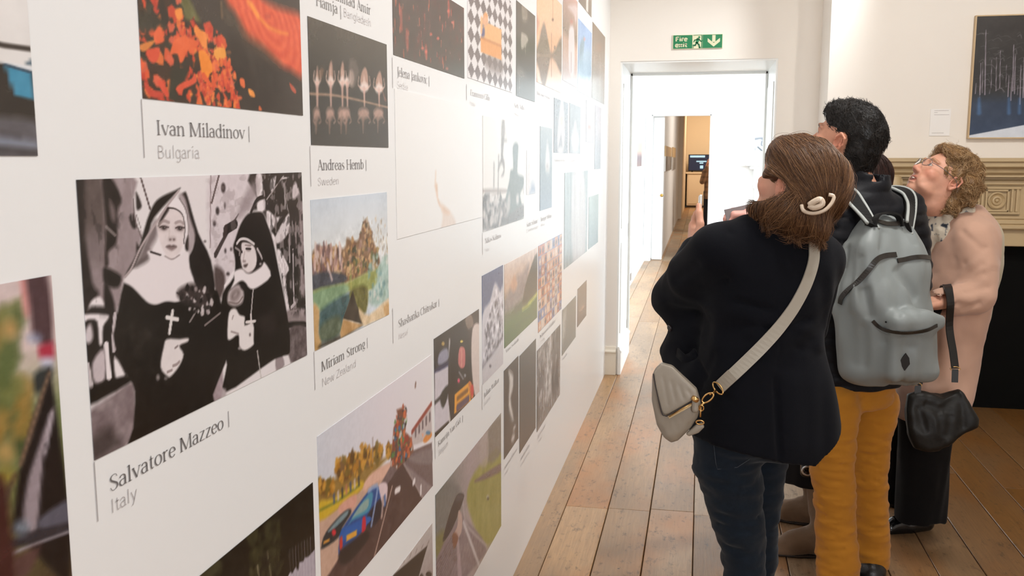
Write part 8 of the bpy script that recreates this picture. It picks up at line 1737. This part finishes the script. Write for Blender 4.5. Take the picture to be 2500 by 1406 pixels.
    T = np.linspace(0, 2*math.pi, 20); m = MB(); m.tube([c+np.array((.020*math.cos(t), -.014, .017*math.sin(t)+.004)) for t in T], .004, 7); m.build('buckle', M_steel, bg, True)
person_hidden()

# ---- visitor in the far room, mostly hidden by the door edge
def person_far():
    Y = 20.0; c = on_y(1741, 430, Y); x = c[0]; C = np.array((x, Y, 0)); root = empty('person', tuple(C), 'distant person in brown checked shirt and dark trousers beside the far screen', 'person')
    RB = rotz(math.radians(20)); o = np.array((x+.01, Y, 1.47)); RH = RB; B = Shape(); add_head(B, o, RH, False, C+np.array((0, 0, 1.33))); B.frame(C, RB); B.loft([(.9, 0, 0, .12, .08), (1.3, 0, 0, .13, .07)], .02); B.frame()
    h = on_y(1727, 402, Y-.25); B.chain([C+np.array((-.17, 0, 1.28)), np.array((x-.22, Y-.12, 1.08)), h], [.045, .04, .03], .02); hy = nrm((.1, -.1, 1)); hz = nrm((-1, 0, .1)); add_hand(B, h, np.stack([np.cross(hy, hz), hy, hz], 1), (.4, .4, .5, .5), .1, 1, True)
    soft('body', B, .008, M_skin, root, lambda V: np.tile(L3(214, 150, 116), (len(V), 1)))
    H = Shape(); H.ell(o+np.array((0, -.02, .05)), (.085, .10, .09), .02); soft('hair', H, .01, mat('dark_hair', rgb(50, 36, 28), .6, noise=.1), root)
    J = Shape(); J.frame(C, RB); J.loft([(.72, 0, 0, .18, .13), (1.0, 0, 0, .18, .13), (1.28, 0, 0, .19, .11), (1.36, 0, 0, .08, .07)], .02); J.frame(); J.chain([C+np.array((-.17, 0, 1.28)), np.array((x-.22, Y-.12, 1.08)), h-np.array((0, 0, .06))], [.06, .055, .045], .03)
    def chk(V): q = (np.sin(V[:, 2]*60) > .3)*.5+(np.sin(V[:, 0]*60+V[:, 1]*40) > .3)*.5; return L3(150, 110, 76)[None]*(1-.55*q[:, None])
    soft('shirt', J, .01, mat('checked_cotton', rgb(150, 110, 76), .8, attr='col', bump=.1), root, chk)
    T = Shape(); T.chain([C+np.array((-.09, 0, .85)), C+np.array((-.10, 0, .45)), C+np.array((-.10, 0, .07))], [.10, .08, .065], .02); T.chain([C+np.array((.09, 0, .85)), C+np.array((.10, 0, .45)), C+np.array((.10, 0, .07))], [.10, .08, .065], .02); soft('trousers', T, .012, cloth('dark_twill', rgb(30, 30, 36)), root)
    for s_ in (-1, 1):
        S = Shape(); S.chain([C+np.array((s_*.10, -.02, .045)), C+np.array((s_*.10, .16, .035))], [.045, .035], .01); S.plane((0, 0, .001), (0, 0, -1)); soft('shoe', S, .01, MATS['black_leather'], root)
person_far()
